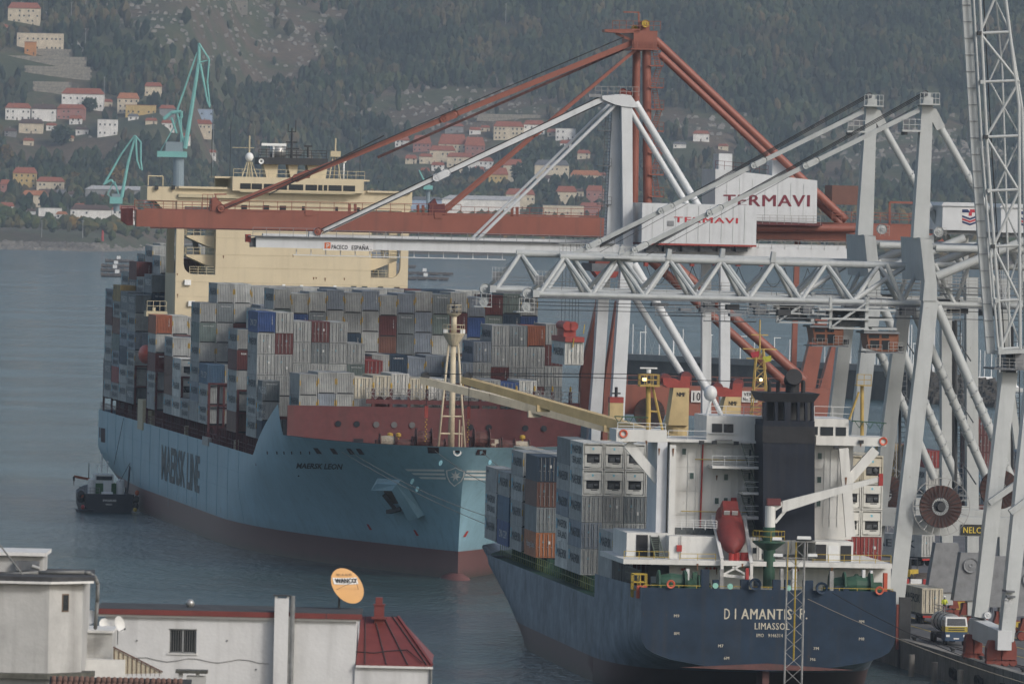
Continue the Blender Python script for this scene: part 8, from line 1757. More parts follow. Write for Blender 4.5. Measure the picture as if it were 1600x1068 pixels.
# ================================================================== bunker boat at the stern of the blue ship
g = G(170, 800); Yt = g.y; kt = Yt/FPX; tb = thing('bunker_boat', (g.x, g.y, 0), R(8), 'small black bunker boat alongside the stern quarter of the blue ship', 'boat')
TK = paint('tug_black', (.025, .03, .04), .6, .25, 1); TGN = paint('tug_green', (.04, .12, .04), .6, .2, 1)
mb = MB(); W2 = 4.0; L2 = 24
prof = [(0, 3.7, 3.3), (2, 4.1, 3.2), (10, 4.2, 3.0), (17, 3.6, 3.3), (21, 2.2, 3.9), (24, .1, 4.4)]
for (y, b_, z) in prof: mb.v += [(-b_*.86, y, -.6), (-b_, y, 1.2), (-b_, y, z), (b_, y, z), (b_, y, 1.2), (b_*.86, y, -.6)]
for i in range(len(prof)-1):
    for j in range(6): a = i*6+j; b_ = i*6+(j+1) % 6; mb.f.append((a, b_, b_+6, a+6)); mb.m.append(0)
mb.f.append((5, 4, 3, 2, 1, 0)); mb.m.append(0); mb.build('boat_hull', TK, tb)
mb = MB(); text_on(mb, 'PASAXI', (-.95, -.03, 1.95), (2.0, 0, 0), (0, 0, .42), .04); text_on(mb, 'VIGO', (-.55, -.03, 1.3), (1.0, 0, 0), (0, 0, .3), .04); tag(mb.build('lettering', TXW, tb), kind='stuff')
MB().box((-1.9, 8, 3), (2.0, 15, 4.9)).build('wheelhouse_base', TGN, tb); MB().box((-1.4, 9, 4.9), (1.5, 13, 6.5)).build('wheelhouse', WHC, tb); MB().box((-1.2, 8.95, 5.5), (1.3, 9.0, 6.2)).build('wheelhouse_window', GLASS, tb)
for x in (-2.3, 2.2): MB().tube((x, 5, 3), (x, 5, 5.6), .62, n=12).sph((x, 5, 5.6), .62, 12, 6, (1, 1, .5)).build('white_tank', WHC, tb)
MB().box((-.4, 4, 3), (.7, 6, 5.4)).build('white_locker', WHC, tb); MB().tube((-.9, 3, 3.1), (.8, 3, 3.1), .5, n=12).build('liferaft_canister', WHC, tb)
MB().tube((-.2, 11, 6.5), (-.2, 11, 10.2), .12, .08).tube((-1.0, 11, 8.2), (.8, 11, 8.2), .06).tube((.7, 11, 6.5), (.7, 11, 8.6), .08).sph((.7, 11, 8.7), .22).tube((-.9, 11, 6.5), (-.9, 11, 7.8), .05).build('signal_mast', WHC, tb); MB().tube((-2.6, 7, 3), (-2.6, 7, 8.6), .09, .06).build('derrick_post', DARK, tb)
MB().beam((-2.2, 6.5, 5.6), (-5.0, 5.5, 6.2), .4, .45).build('crane_arm', paint('rusty_orange', (.25, .07, .03), .7, .4, 2, rust=.5), tb); MB().box((-5.2, 5.3, 5.4), (-4.9, 5.8, 6.2)).tube((-5.05, 5.5, 4.6), (-5.05, 5.5, 5.5), .06).build('crane_hook', DARK, tb)
MB().rail([(-3.9, .3, 3.2), (-3.9, 8, 3.1)], 1.2, 1.2, .06, 2).rail([(-3.7, .2, 3.3), (-1.5, .2, 3.3)], 1.1, .8, .05, 2).build('boat_rail', GRY, tb)
for x, y, z, s, m_ in ((-4.4, .8, 2.4, .8, RUB), (-4.4, .2, 3.2, .75, RUB), (-4.1, -.2, .9, .45, REDP), (-4.3, 0, 3.0, .5, paint('buoy_orange', (.4, .1, .04), .7)), (4.4, .5, 3.6, .5, MATS['buoy_orange']), (4.3, .4, 2.4, .7, RUB), (4.2, .2, 1.2, .7, RUB), (4.1, -.1, .6, .45, YEP)): MB().sph((x, y, z), s, 12, 8, (.7, 1, 1)).build('fender', m_, tb)
MB().hexa([(-4.6, -1.5, -.1), (-2.6, -1.5, -.1), (-2.8, 1, -.1), (-4.9, 1, -.1), (-4.9, -1.6, .5), (-2.5, -1.6, .5), (-2.6, 1, .5), (-5.2, 1, .5)]).build('stern_step', TK, tb)
HS_ = thing('fuel_hose', tuple(M_O), AM, 'black bunkering hose and lines hanging from the blue ship down to the bunker boat', 'hose')
def Ml(v): return MI @ Vector(v)
mb = MB(); sag(mb, hull_at(213, 655, .4), hull_at(207, 735, .5), -.3, .16, 8); sag(mb, hull_at(207, 735, .5), Ml(P(196, 762, Yt)), 2.0, .16, 8); mb.build('hose', CABLE, HS_)
MB().tube(hull_at(196, 653, .3), Ml(P(178, 727, Yt)), .05, n=4).build('tending_line', CABLE, HS_); MB().tube(hull_at(236, 663, .3), Ml(P(187, 752, Yt)), .05, n=4).build('tending_line', CABLE, HS_)
tb.scale = (1, 1, .86)
# mooring lines of the blue ship
RPM = paint('pale_rope', (.2, .18, .15), .9)
def line(px0, py0, px1, py1, Y1, label, s=1.5, r=.04):
    A_ = MM @ hull_at(px0, py0, .1); B_ = P(px1, py1, Y1); o = MB(); sag(o, Vector((0, 0, 0)), B_-A_, s, r, 14); e = o.build('mooring_line', RPM); e.location = A_; tag(e, label, 'rope', 'mooring lines of the blue ship')
line(548, 705, 880, 836, 1120, 'upper mooring line running right from the last port before the shield'); line(535, 705, 880, 862, 1118, 'lower mooring line running right from the forward red ports', 1.0)
line(680, 703, 880, 786, 1130, 'mooring line from the left red bow opening down to the right'); line(752, 703, 880, 760, 1135, 'mooring line from the right red bow opening')
for x, y, l in ((691, 709.5, 'blue rat guard on the line from the left bow opening'), (759, 708, 'blue rat guard on the line from the right bow opening'), (653, 739, 'upper blue rat guard on the paired lines left of the shield'), (661, 751, 'lower blue rat guard on the paired lines left of the shield')):
    p = MM @ hull_at(x, y, 1.5); MB().lathe([(0, 0), (.38, .05), (.38, .12), (0, .16)], (0, 0, 0), (.7, -.5, -.3), 12).build('rat_guard', paint('guard_blue', (.25, .5, .6), .5), loc=p); o = bpy.context.scene.collection.objects[-1]; tag(o, l, 'rat guard', 'rat guards on the mooring lines')
# stern lines of the dark ship towards the quay
for (x, y, x1, y1, Y1, l) in ((1262, 935, 1600, 1066, 935, 'stern mooring line of the dark ship running right to the quay'), (1300, 925, 1560, 1045, 930, 'second stern line of the dark ship, darker one')):
    A_ = P(x, y, 938); B_ = P(x1, y1, Y1); o = MB(); sag(o, Vector((0, 0, 0)), B_-A_, .5, .045, 10); e = o.build('mooring_line', RPM if 'second' not in l else CABLE); e.location = A_; tag(e, l, 'rope', 'mooring lines of the dark ship')
# ================================================================== quay furniture and vehicles
def wheelset(parent, xs, ys, r=.5):
    for x in xs:
        for y in ys: MB().tube((x-.16, y, r), (x+.16, y, r), r, n=14).build('wheel', RUB, parent)
g = G(1494, 1008, QZ); lz = thing('tanker_lorry', (g.x, g.y, QZ), AQ, 'blue and yellow tanker lorry facing us at the quay edge', 'lorry', 'vehicles on the quay')
BLC = paint('lorry_blue', (.02, .05, .10), .4, .1); YLC = paint('lorry_yellow', (.34, .28, .05), .4, .1)
MB().hexa([(-1.25, 0, .5), (1.25, 0, .5), (1.25, 2.2, .5), (-1.25, 2.2, .5), (-1.25, .05, 1.5), (1.25, .05, 1.5), (1.25, 2.2, 1.5), (-1.25, 2.2, 1.5)]).build('bumper', BLC, lz); MB().box((-1.24, .03, 1.5), (1.24, 2.2, 2.1)).build('grille_panel', YLC, lz); MB().hexa([(-1.24, .05, 2.1), (1.24, .05, 2.1), (1.24, 2.2, 2.1), (-1.24, 2.2, 2.1), (-1.15, .35, 3.1), (1.15, .35, 3.1), (1.15, 2.2, 3.1), (-1.15, 2.2, 3.1)]).build('cab', WHC, lz); MB().hexa([(-1.05, .02, 2.2), (1.05, .02, 2.2), (1.05, .2, 2.2), (-1.05, .2, 2.2), (-1.0, .28, 2.95), (1.0, .28, 2.95), (1.0, .4, 2.95), (-1.0, .4, 2.95)]).build('windscreen', GLASS, lz)
for s in (-1, 1): MB().box((s*.95-.2, -.03, .95), (s*.95+.2, .0, 1.2)).build('headlight', WHC, lz); MB().box((s*1.42-.12, .2, 2.1), (s*1.42+.12, .3, 2.8)).build('mirror', DARK, lz)
for z in (1.65, 1.85): MB().box((-.9, .0, z), (.9, .03, z+.09)).build('grille_slat', DARK, lz)
MB().box((-.3, -.03, .7), (.3, 0, .85)).build('number_plate', WHC, lz); MB().tube((0, 2.6, 2.3), (0, 10, 2.3), 1.05, n=20).build('tank', paint('tank_steel', (.35, .35, .34), .35, .15, 1, metal=.5), lz, True); MB().box((-1, 2.2, .6), (1, 10, 1.1)).build('chassis', DARK, lz)
for y in (4, 6, 8): MB().lathe([(1.05, -.08), (1.12, 0), (1.05, .08)], (0, y, 2.3), (0, 1, 0), 20).build('tank_band', DARK, lz)
wheelset(lz, (-1.05, 1.05), (1.1, 7.4, 8.7)); wh_rail = MB().rail([(-.8, 3, 3.3), (-.8, 9, 3.3)], .8, 1.5, .04).build('tank_rail', STL, lz)
def ctruck(x, y, colour, words, label, rz=0.0, side=False):
    g = G(x, y, QZ); r = thing('container_lorry', (g.x, g.y, QZ), AQ+rz, label, 'lorry', 'vehicles on the quay')
    MB().box((-1.15, .3, .9), (1.15, 12.4, 1.2)).build('trailer_bed', DARK, r); wheelset(r, (-1.0, 1.0), (1.2, 2.5, 3.8, 10.5)); MB().box((-1.2, 12.9, .7), (1.2, 15, 3.2)).build('cab', REDP, r); MB().box((-1.22, 13.8, 2.1), (-1.18, 14.7, 2.9)).build('cab_window', GLASS, r)
    MB().box((-1.1, .2, .75), (1.1, .35, 1.0)).build('tail_bar', REDP, r); M_ = Matrix.Translation(r.location) @ Matrix.Rotation(AQ+rz, 4, 'Z')
    container(M_, AQ+rz, (0, .3, 1.22), 2.9, colour, 'door', words, f'{colour} container carried by the {label}', 'containers on lorries'); return r
ctruck(1457, 975, 'ivory', 'M', 'lorry parked behind the tanker, doors towards us', .02); ctruck(1452, 884, 'pale grey', 'M', 'lorry driving farther back on the quay', .62)
# man in a yellow jacket on top of the tanker
g2 = P(1457, 962, g.y+6); pm = thing('person', tuple(lz.matrix_basis @ Vector((-.2, 6.5, 3.32))), AQ, 'person in yellow work jacket and dark trousers standing on the tanker lorry', 'person')
def person(parent, jacket, trousers, skin=(.3, .18, .12)):
    """one continuous body lofted along the limbs; jacket and hard hat are its clothing"""
    me = bpy.data.meshes.new('body')
    V_ = [(0, 0, .92), (0, 0, 1.15), (0, 0, 1.40), (0, 0, 1.52), (0, -.01, 1.66), (.1, 0, .86), (.13, .02, .48), (.13, 0, .07), (.13, -.15, .04), (-.1, 0, .86), (-.14, -.03, .48), (-.15, 0, .07), (-.15, -.15, .04), (.2, 0, 1.38), (.3, -.03, 1.12), (.27, -.22, .98), (-.2, 0, 1.38), (-.3, -.02, 1.12), (-.26, -.2, .96)]
    E_ = [(0, 1), (1, 2), (2, 3), (3, 4), (0, 5), (5, 6), (6, 7), (7, 8), (0, 9), (9, 10), (10, 11), (11, 12), (2, 13), (13, 14), (14, 15), (2, 16), (16, 17), (17, 18)]
    rad = [.15, .14, .16, .055, .105, .1, .07, .05, .045, .1, .07, .05, .045, .07, .05, .04, .07, .05, .04]
    me.from_pydata(V_, E_, []); o = link('body', me, parent)
    o.modifiers.new('skin', 'SKIN'); sb = o.modifiers.new('sub', 'SUBSURF'); sb.levels = 1; sb.render_levels = 1
    bm = bmesh.new(); bm.from_mesh(me); ly = bm.verts.layers.skin.verify()
    for i, v in enumerate(bm.verts): v[ly].radius = (rad[i], rad[i]); v[ly].use_root = (i == 0)
    bm.to_mesh(me); bm.free(); me.materials.append(trousers)
    MB().tube((0, 0, .9), (0, 0, 1.45), .22, .2, n=14).tube((.2, 0, 1.42), (.31, -.03, 1.1), .085, .075).tube((-.2, 0, 1.42), (-.31, -.03, 1.1), .085, .075).tube((.31, -.03, 1.12), (.27, -.2, 1.0), .075, .06).tube((-.31, -.03, 1.12), (-.26, -.18, .98), .075, .06).build('jacket', jacket, parent, True)
    MB().sph((0, 0, 1.74), .13, 12, 8, (1, 1.1, .7)).build('hard_hat', WHC, parent, True)
person(pm, paint('hi_vis_yellow', (.45, .5, .05), .7), paint('dark_trousers', (.04, .045, .06), .8))
# fence and barrier line behind the dark ship, quay piles with tyres
def stk(x, y, tiers, w_, label_head, colours, Y=None, texts=None, ends=None):
    g = G(x, y, QZ); M_ = Matrix.Translation(Vector((g.x, g.y, QZ))) @ Matrix.Rotation(AQ, 4, 'Z'); z = 0
    for i in range(tiers):
        container(M_, AQ, (0, 0, z), 2.6, colours[i], (ends[i] if ends else 'door'), texts[i] if texts else None, f'{colours[i]} container, {NUMW[i+1]} tier of the {label_head}', 'containers stacked on the quay'); z += 2.63
stk(1399, 800, 4, 0, 'tan stack left of the crane leg', ['brown', 'maroon', 'tan', 'tan']); stk(1428, 802, 4, 0, 'tan stack between crane leg and brace', ['tan', 'tan', 'tan', 'maroon']); stk(1458, 812, 4, 0, 'grey-sided stack behind the reel', ['grey', 'white', 'white', 'red'], texts=['M', 'M', 'M', None])
stk(1487, 806, 3, 0, 'blue stack behind the grey column', ['navy', 'steel blue', 'steel blue']); stk(1533, 815, 6, 0, 'tall maroon stack right of the reel', ['maroon', 'navy', 'steel blue', 'maroon', 'maroon', 'maroon']); stk(1550, 800, 3, 0, 'low stack at the far right', ['orange', 'navy', 'maroon']); stk(1585, 812, 4, 0, 'stack behind the nearest crane legs', ['brown', 'orange', 'maroon', 'navy']); stk(1372, 798, 2, 0, 'low stack behind the dark ship', ['maroon', 'brown'])
for x, y in ((1424, 1042), (1460, 1054), (1500, 1066)):
    p = G(x, y, 1.0); e = MB().tube((0, 0, -4), (0, 0, 2.4), .34, n=12).build('fender_pile', CONC, loc=(p.x, p.y, 0)); tag(e, {1424: 'leftmost concrete pile standing off the quay wall', 1460: 'middle concrete pile standing off the quay wall', 1500: 'rightmost concrete pile standing off the quay wall'}[x], 'pile', 'piles along the quay wall')
for i, (x, y) in enumerate(((1436, 1046), (1474, 1058), (1512, 1070))):
    p = G(x, y, 1.6); t = thing('tyre_fender', (quayX(p.y)-.45, p.y, 1.2), AQ, ['left', 'middle', 'right'][i]+' cluster of black tyres hanging on the quay wall', 'fender', 'tyre fenders on the quay wall')
    for k in range(3): MB().lathe([(.32, -.16), (.52, -.2), (.55, 0), (.52, .2), (.32, .16), (.3, 0), (.32, -.16)], (-.1, k*.9-.9, .1*k), (1, .1, 0), 18).build('tyre', RUB, t)
bar = thing('barrier', tuple(G(1440, 918, QZ)), AQ, 'white and red barrier blocks across the quay behind the dark ship', 'barrier')
for k in range(6): MB().box((-3+k*1.6, 0, 0), (-1.6+k*1.6, .5, 1.1)).build('barrier_block', WHC if k % 2 else REDP, bar)
sh = thing('sheet_fender', tuple(G(1412, 1000, QZ)), AQ, 'dark tall fender frame on the quay edge beside the dark stern', 'fender'); MB().box((-.6, -.3, -3), (.7, .3, 4.8)).build('frame', DARK, sh); MB().box((-.9, -.2, -1), (-.6, .2, 4)).build('rubbing_strip', RBO, sh)
for i, (x, y) in enumerate(((1447, 1003), (1478, 1020), (1520, 1033), (1574, 1052))):
    p = G(x, y, QZ); b_ = thing('bollard', (quayX(p.y)+1.0, p.y, QZ), 0, ['leftmost', 'second', 'third', 'rightmost'][i]+' iron bollard along the quay edge', 'bollard', 'bollards along the quay'); MB().tube((0, 0, 0), (0, 0, .45), .22, .2, n=12).build('bollard_post', DARK, b_); MB().lathe([(.2, .4), (.36, .5), (.34, .62), (0, .68)], (0, 0, 0), (0, 0, 1), 14).build('bollard_head', DARK, b_)
# slender yard mast behind the dark ship
ym = thing('yard_lamp_mast', tuple(G(1393, 830, QZ)), 0, 'slim lattice lamp mast behind the dark ship, left of the leaning crane leg', 'lamp mast'); mb = MB(); h = 23
for sx, sy in ((-.6, -.6), (.6, -.6), (.6, .6), (-.6, .6)): mb.tube((sx, sy, 0), (sx*.6, sy*.6, h), .07, n=4)
for k in range(16):
    z = h*k/16; z2 = h*(k+1)/16; w_ = .6-.24*k/16; mb.tube((-w_, -w_, z), (w_, -w_, z2), .045, n=4).tube((w_, -w_, z), (-w_, -w_, z2), .045, n=4).tube((w_, -w_, z), (w_, w_, z2), .045, n=4)
mb.build('mast_lattice', STL, ym)
# ================================================================== floodlight mast in the foreground town
fm = thing('floodlight_mast', (XY(1251, 612), 612, 1.5), 0, 'thin grey lattice mast with floodlights rising in front of the dark stern', 'lamp mast')
top = P(1250, 845, 612).z-1.5; mb = MB(); w_ = .58
for sx, sy in ((-1, -1), (1, -1), (1, 1), (-1, 1)): mb.tube((sx*w_, sy*w_, -1), (sx*w_, sy*w_, top), .045, n=6)
n = int(top/1.05)
for k in range(n):
    z = k*top/n; z2 = (k+1)*top/n
    for (a, b) in (((-1, -1), (1, -1)), ((1, 1), (-1, 1)), ((1, -1), (1, 1)), ((-1, 1), (-1, -1))):
        if k % 2: a, b = b, a
        mb.tube((a[0]*w_, a[1]*w_, z), (b[0]*w_, b[1]*w_, z2), .024, n=4)
tag(mb.build('mast_lattice', STL, fm), kind='stuff')
for z in (top, top-1.1): MB().beam((-1.1, -.6, z), (1.3, -.6, z), .05, .06).build('lamp_arm', STL, fm)
for x, z, s in ((-1.3, top+.15, 1), (.5, top+.25, 1.5), (-1.2, top-.95, 1), (1.1, top-.9, 1)): MB().hexa([(x-.32*s, -.8, z-.08), (x+.32*s, -.8, z-.08), (x+.28*s, -.4, z-.16), (x-.28*s, -.4, z-.16), (x-.3*s, -.75, z+.12), (x+.3*s, -.75, z+.12), (x+.25*s, -.4, z+.04), (x-.25*s, -.4, z+.04)]).build('floodlight', WHC, fm)
MB().beam((-.55, -.6, top-3), (-.55, -.6, top), .05, .05).tube((0, 0, top-8), (0, 0, top), .06).build('cable_riser', YEP, fm)
# ================================================================== roofs of the town in the foreground
WR = paint('house_white_render', (.575, .58, .575), .85, .09, .5, streak=.3, bump=.15, bscale=6); WG = paint('house_grey_render', (.42, .42, .405), .9, .14, .6, streak=.45, bump=.2, bscale=5)
RD = paint('roof_red_metal', (.16, .038, .034), .55, .14, 1.2, streak=.2, rust=.1); SLT = paint('roof_bitumen', (.05, .052, .055), .9, .3, 1.5); PIP = paint('grey_pipe', (.16, .165, .16), .5, .25, 3, rust=.2); WTR = paint('white_trim', (.6, .6, .58), .7, .1, 2)
class At:
    def __init__(s, Y, parent): s.Y = Y; s.e = parent; s.o = Vector(parent.location)
    def q(s, x, y, dy=0): p = P(x, y, s.Y+dy); return p-s.o
    def box(s, name, x0, x1, y0, y1, d0, d1, mat, zb=None):
        xc, yc = (x0+x1)/2, (y0+y1)/2; a = s.q(x0, yc, d0); b = s.q(x1, yc, d0); z1 = s.q(xc, y0, d0).z; z0 = s.q(xc, y1, d0).z if zb is None else zb-s.o.z
        return MB().box((a.x, d0+s.Y-s.o.y, z0), (b.x, d1+s.Y-s.o.y, z1)).build(name, mat, s.e)
YH = 412
wh = thing('white_house', (XY(360, YH), YH, 21), 0, 'white rendered house with red metal roof edge and barred window in the foreground', 'house'); h = At(YH, wh)
xl, xr = h.q(164, 1000).x, h.q(556, 1000).x; ztop_ = h.q(360, 966).z; wx0, wx1 = h.q(264, 1001).x, h.q(307, 1001).x; wz1, wz0 = h.q(286, 982).z, h.q(286, 1020).z
mb = MB()   # front wall with a real opening
for a, b in (((xl, -8), (wx0, ztop_)), ((wx1, -8), (xr, ztop_)), ((wx0, -8), (wx1, wz0)), ((wx0, wz1), (wx1, ztop_))): mb.add([(a[0], 0, a[1]), (b[0], 0, a[1]), (b[0], 0, b[1]), (a[0], 0, b[1])], [(0, 1, 2, 3)])
mb.add([(xr, 0, -8), (xr, 9, -8), (xr, 9, ztop_), (xr, 0, ztop_), (xl, 0, -8), (xl, 9, -8), (xl, 9, ztop_), (xl, 0, ztop_)], [(0, 1, 2, 3), (5, 4, 7, 6)])
mb.add([(wx0, 0, wz0), (wx0, .25, wz0), (wx0, .25, wz1), (wx0, 0, wz1), (wx1, 0, wz0), (wx1, .25, wz0), (wx1, .25, wz1), (wx1, 0, wz1)], [(0, 1, 2, 3), (5, 4, 7, 6), (3, 2, 6, 7), (1, 0, 4, 5)])
mb.build('wall', WR, wh)
wn = empty('window'); wn.parent = wh; MB().box((wx0, .2, wz0), (wx1, .22, wz1)).build('pane', GLASS, wn)
fr_ = paint('aluminium_frame', (.45, .46, .46), .4, .1)
for x0, x1, z0, z1 in ((wx0, wx0+.05, wz0, wz1), (wx1-.05, wx1, wz0, wz1), ((wx0+wx1)/2-.035, (wx0+wx1)/2+.035, wz0, wz1), (wx0, wx1, wz1-.05, wz1), (wx0, wx1, wz0, wz0+.05)): MB().box((x0, .1, z0), (x1, .19, z1)).build('frame_bar', fr_, wn)
for k in range(11): x = wx0+.1+(wx1-wx0-.2)*k/10; MB().tube((x, .05, wz0), (x, .05, wz1), .012, n=5).build('window_bar', PIP, wn)
MB().box((wx0-.06, -.06, wz0-.06), (wx1+.06, .1, wz0)).build('window_sill', WTR, wn)
MB().box((h.q(150, 965).x, -.18, ztop_), (h.q(562, 965).x, 0, ztop_+.1)).build('cornice', WTR, wh)
MB().box((h.q(150, 965).x, -.28, ztop_+.1), (h.q(566, 965).x, -.02, ztop_+.34)).build('roof_fascia', RD, wh); MB().hexa([(h.q(152, 960).x, -.26, ztop_+.3), (h.q(565, 960).x, -.26, ztop_+.3), (h.q(565, 960).x, 4, ztop_+.3), (h.q(152, 960).x, 4, ztop_+.3), (h.q(152, 960).x, -.2, ztop_+.36), (h.q(565, 960).x, -.2, ztop_+.36), (h.q(565, 960).x, 4, ztop_+.42), (h.q(152, 960).x, 4, ztop_+.42)]).build('roof', SLT, wh)
for x in (510, ): MB().box((h.q(x, 960).x-.02, -.29, ztop_+.1), (h.q(x, 960).x+.02, -.27, ztop_+.36)).build('fascia_joint', SLT, wh)
zc = h.q(440, 935, -1).z; cx0, cx1 = h.q(428, 1000, -.5).x, h.q(450, 1000, -.5).x
MB().box((cx0, -.5, -8), (cx1, 0, zc)).build('chimney_stack', WR, wh)
for x0, x1 in ((cx0, cx0+.1), (cx1-.1, cx1)): MB().box((x0, -.5, zc), (x1, -.05, zc+.1)).build('chimney_leg', WTR, wh)
MB().box((cx0-.08, -.58, zc+.1), (cx1+.06, .02, zc+.15)).build('chimney_cap', SLT, wh); MB().box((cx0-.14, -.3, -2+6), (cx0-.02, .0, zc-.02)).build('chimney_flank', RD, wh) if False else None
for x, r_, y0_, y1_ in ((457.5, .11, 930, 1000), (452.5, .075, 962, 1000)): a = h.q(x, y0_, -.4); MB().tube((a.x, -.35, -8), (a.x, -.35, a.z), r_, n=12).build('flue_pipe', PIP, wh, True)
for z in (-1, 1, 2.2, 3.4): MB().tube((h.q(457.5, 1000).x, -.35, z), (h.q(457.5, 1000).x, -.35, z+.08), .13, n=12).build('pipe_clamp', PIP, wh)
c = h.q(297, 942, 2); MB().sph(c, .2, 16, 10).build('wind_cowl', MET, wh, True); MB().box((c.x-.24, 1.8, c.z-.6), (c.x+.24, 2.2, c.z-.22)).box((c.x-.3, 1.75, c.z-.24), (c.x+.3, 2.25, c.z-.18)).build('cowl_base', RD, wh)
# right wing with the standing-seam roof
pts = [(564, 962), (622, 963), (674, 1038), (556, 1037)]; q0 = h.q(564, 962, 5.0); q1 = h.q(622, 963, 5.0); q2 = h.q(675, 1039, -.2); q3 = h.q(556, 1037, -.2)
rf = MB(); rf.add([q3, q2, q1, q0, q3-Vector((0, 0, .08)), q2-Vector((0, 0, .08)), q1-Vector((0, 0, .08)), q0-Vector((0, 0, .08))], [(0, 1, 2, 3), (7, 6, 5, 4), (0, 4, 5, 1), (1, 5, 6, 2), (2, 6, 7, 3)]); rf.add([q1, q2, Vector((q2.x, q1.y+4, q2.z)), Vector((q1.x, q1.y+.2, q1.z))], [(0, 1, 2, 3)]); rr = rf.build('wing_roof', RD, wh)
for t0, t1 in ((.12, .12), (.36, .4), (.6, .68), (.84, .93)): a = q3.lerp(q2, t1); b = q0.lerp(q1, t0); MB().beam(a+Vector((0, 0, .03)), b+Vector((0, 0, .03)), .03, .05).build('roof_seam', SLT, rr)
MB().beam(q2+Vector((0, 0, .03)), q1+Vector((0, 0, .03)), .12, .06).build('roof_ridge', RD, rr)
mb = MB(); pr_ = None
for x, y in ((556, 1019), (585, 1021), (605, 1018), (636, 1016), (648, 1026), (660, 1036)):
    t = (y-962.5)/(1038-962.5); v = h.q(x, y, 5-5.2*t)+Vector((0, -.02, .05))
    if pr_ is not None: mb.tube(pr_, v, .022, n=5)
    pr_ = v
mb.build('roof_cable', CABLE, wh)
MB().box((xr-.02, -.1, -8), (h.q(672, 1050).x, 5, h.q(615, 1040).z)).build('wing_wall', WR, wh); MB().tube((h.q(673.5, 1050).x, -.15, -8), (h.q(673.5, 1050).x, -.15, h.q(673, 1043).z), .06).build('downpipe', PIP, wh); MB().box((q3.x, -.28, q3.z-.14), (q2.x+.05, -.16, q3.z-.04)).build('gutter', WTR, wh)
a = h.q(584.5, 962, 4.2); b = h.q(600, 962, 4.2); zt_ = h.q(592, 944, 4.2).z; MB().box((a.x, 4.2, a.z-.5), (b.x, 4.7, zt_)).build('red_chimney', RD, wh); MB().box((a.x+.05, 4.25, zt_), (b.x-.08, 4.65, h.q(592, 933, 4.2).z)).build('chimney_pot', RD, wh); MB().box((a.x-.12, 4.0, a.z-.12), (b.x+.12, 4.3, a.z-.02)).box((a.x-.05, 4.15, zt_-.03), (b.x+.05, 4.75, zt_+.02)).build('flashing', RD, wh)
# orange satellite dish
c = P(541, 916, YH+3); od = thing('satellite_dish', (c.x, c.y, P(529, 955, YH+3).z), 0, 'orange satellite dish with a white WANCO strip on the white house roof', 'satellite dish'); c = c-Vector(od.location); oc = paint('dish_orange', (.55, .31, .12), .6, .06, 2)
nrm = Vector((.50, -.66, .44)).normalized(); up_ = Vector((-.62, .0, .73)); up_ = (up_-nrm*up_.dot(nrm)).normalized(); rt_ = up_.cross(nrm).normalized()*-1
if rt_.x < 0: rt_ = -rt_
def dish(parent, c, nrm, r_, depth, mat, sx=1.0, up=None):
    e1 = (rt_ if up is None else up.cross(nrm).normalized()); e2 = (up_ if up is None else up); mb = MB(); N_ = 28; K_ = 6; mb.v.append(tuple(c-nrm*0))
    for k in range(1, K_+1):
        for i in range(N_): a = 2*math.pi*i/N_; mb.v.append(tuple(c+e1*math.cos(a)*r_*sx*k/K_+e2*math.sin(a)*r_*k/K_+nrm*depth*(k/K_)**2))
    for i in range(N_): mb.f.append((0, 1+i, 1+(i+1) % N_)); mb.m.append(0)
    for k in range(K_-1):
        for i in range(N_): a = 1+k*N_+i; b = 1+k*N_+(i+1) % N_; mb.f.append((a, a+N_, b+N_, b)); mb.m.append(0)
    return mb.build('reflector', mat, parent, True)
dish(od, c, nrm, .90, .10, oc, .95)
eh = Vector((0, 0, 1)).cross(nrm).normalized(); eh = eh if eh.x > 0 else -eh
ev = nrm.cross(eh); ev = ev if ev.z > 0 else -ev
def dq(u, v, off=.03): a_, b_ = u*.80, v*.80; return c+eh*a_+ev*b_+nrm*(off+.10*(a_*a_+b_*b_)/.81)
mb = MB(); mb.v = [tuple(dq(-.9+1.72*i/8, v_)) for v_ in (.12, .52) for i in range(9)]; mb.f = [(i, i+1, i+10, i+9) for i in range(8)]; mb.m = [0]*8; mb.build('white_strip', WTR, od)
mb = MB(); o_ = dq(-.78, .18, .06); text_on(mb, "WANCO'", o_, dq(.74, .18, .06)-o_, dq(-.78, .46, .06)-o_, .03); mb.build('lettering', BLK, od); mb = MB(); o_ = dq(-.55, .62, .05); text_on(mb, '981 41 43 00', o_, dq(.5, .62, .05)-o_, dq(-.55, .76, .05)-o_, .01); mb.build('lettering', SLT, od)
MB().tube(h.q(529, 956, 3.3)-(Vector(od.location)-Vector(wh.location))*1+Vector((0, 0, 0)), c+nrm*-.1+Vector((-.25, 0, -.3)), .05).build('dish_post', PIP, od)
for a in (-.8, .75): MB().tube(dq(a, -.2, 0), c+nrm*.75+up_*-.05, .012, n=4).build('feed_arm', PIP, od)
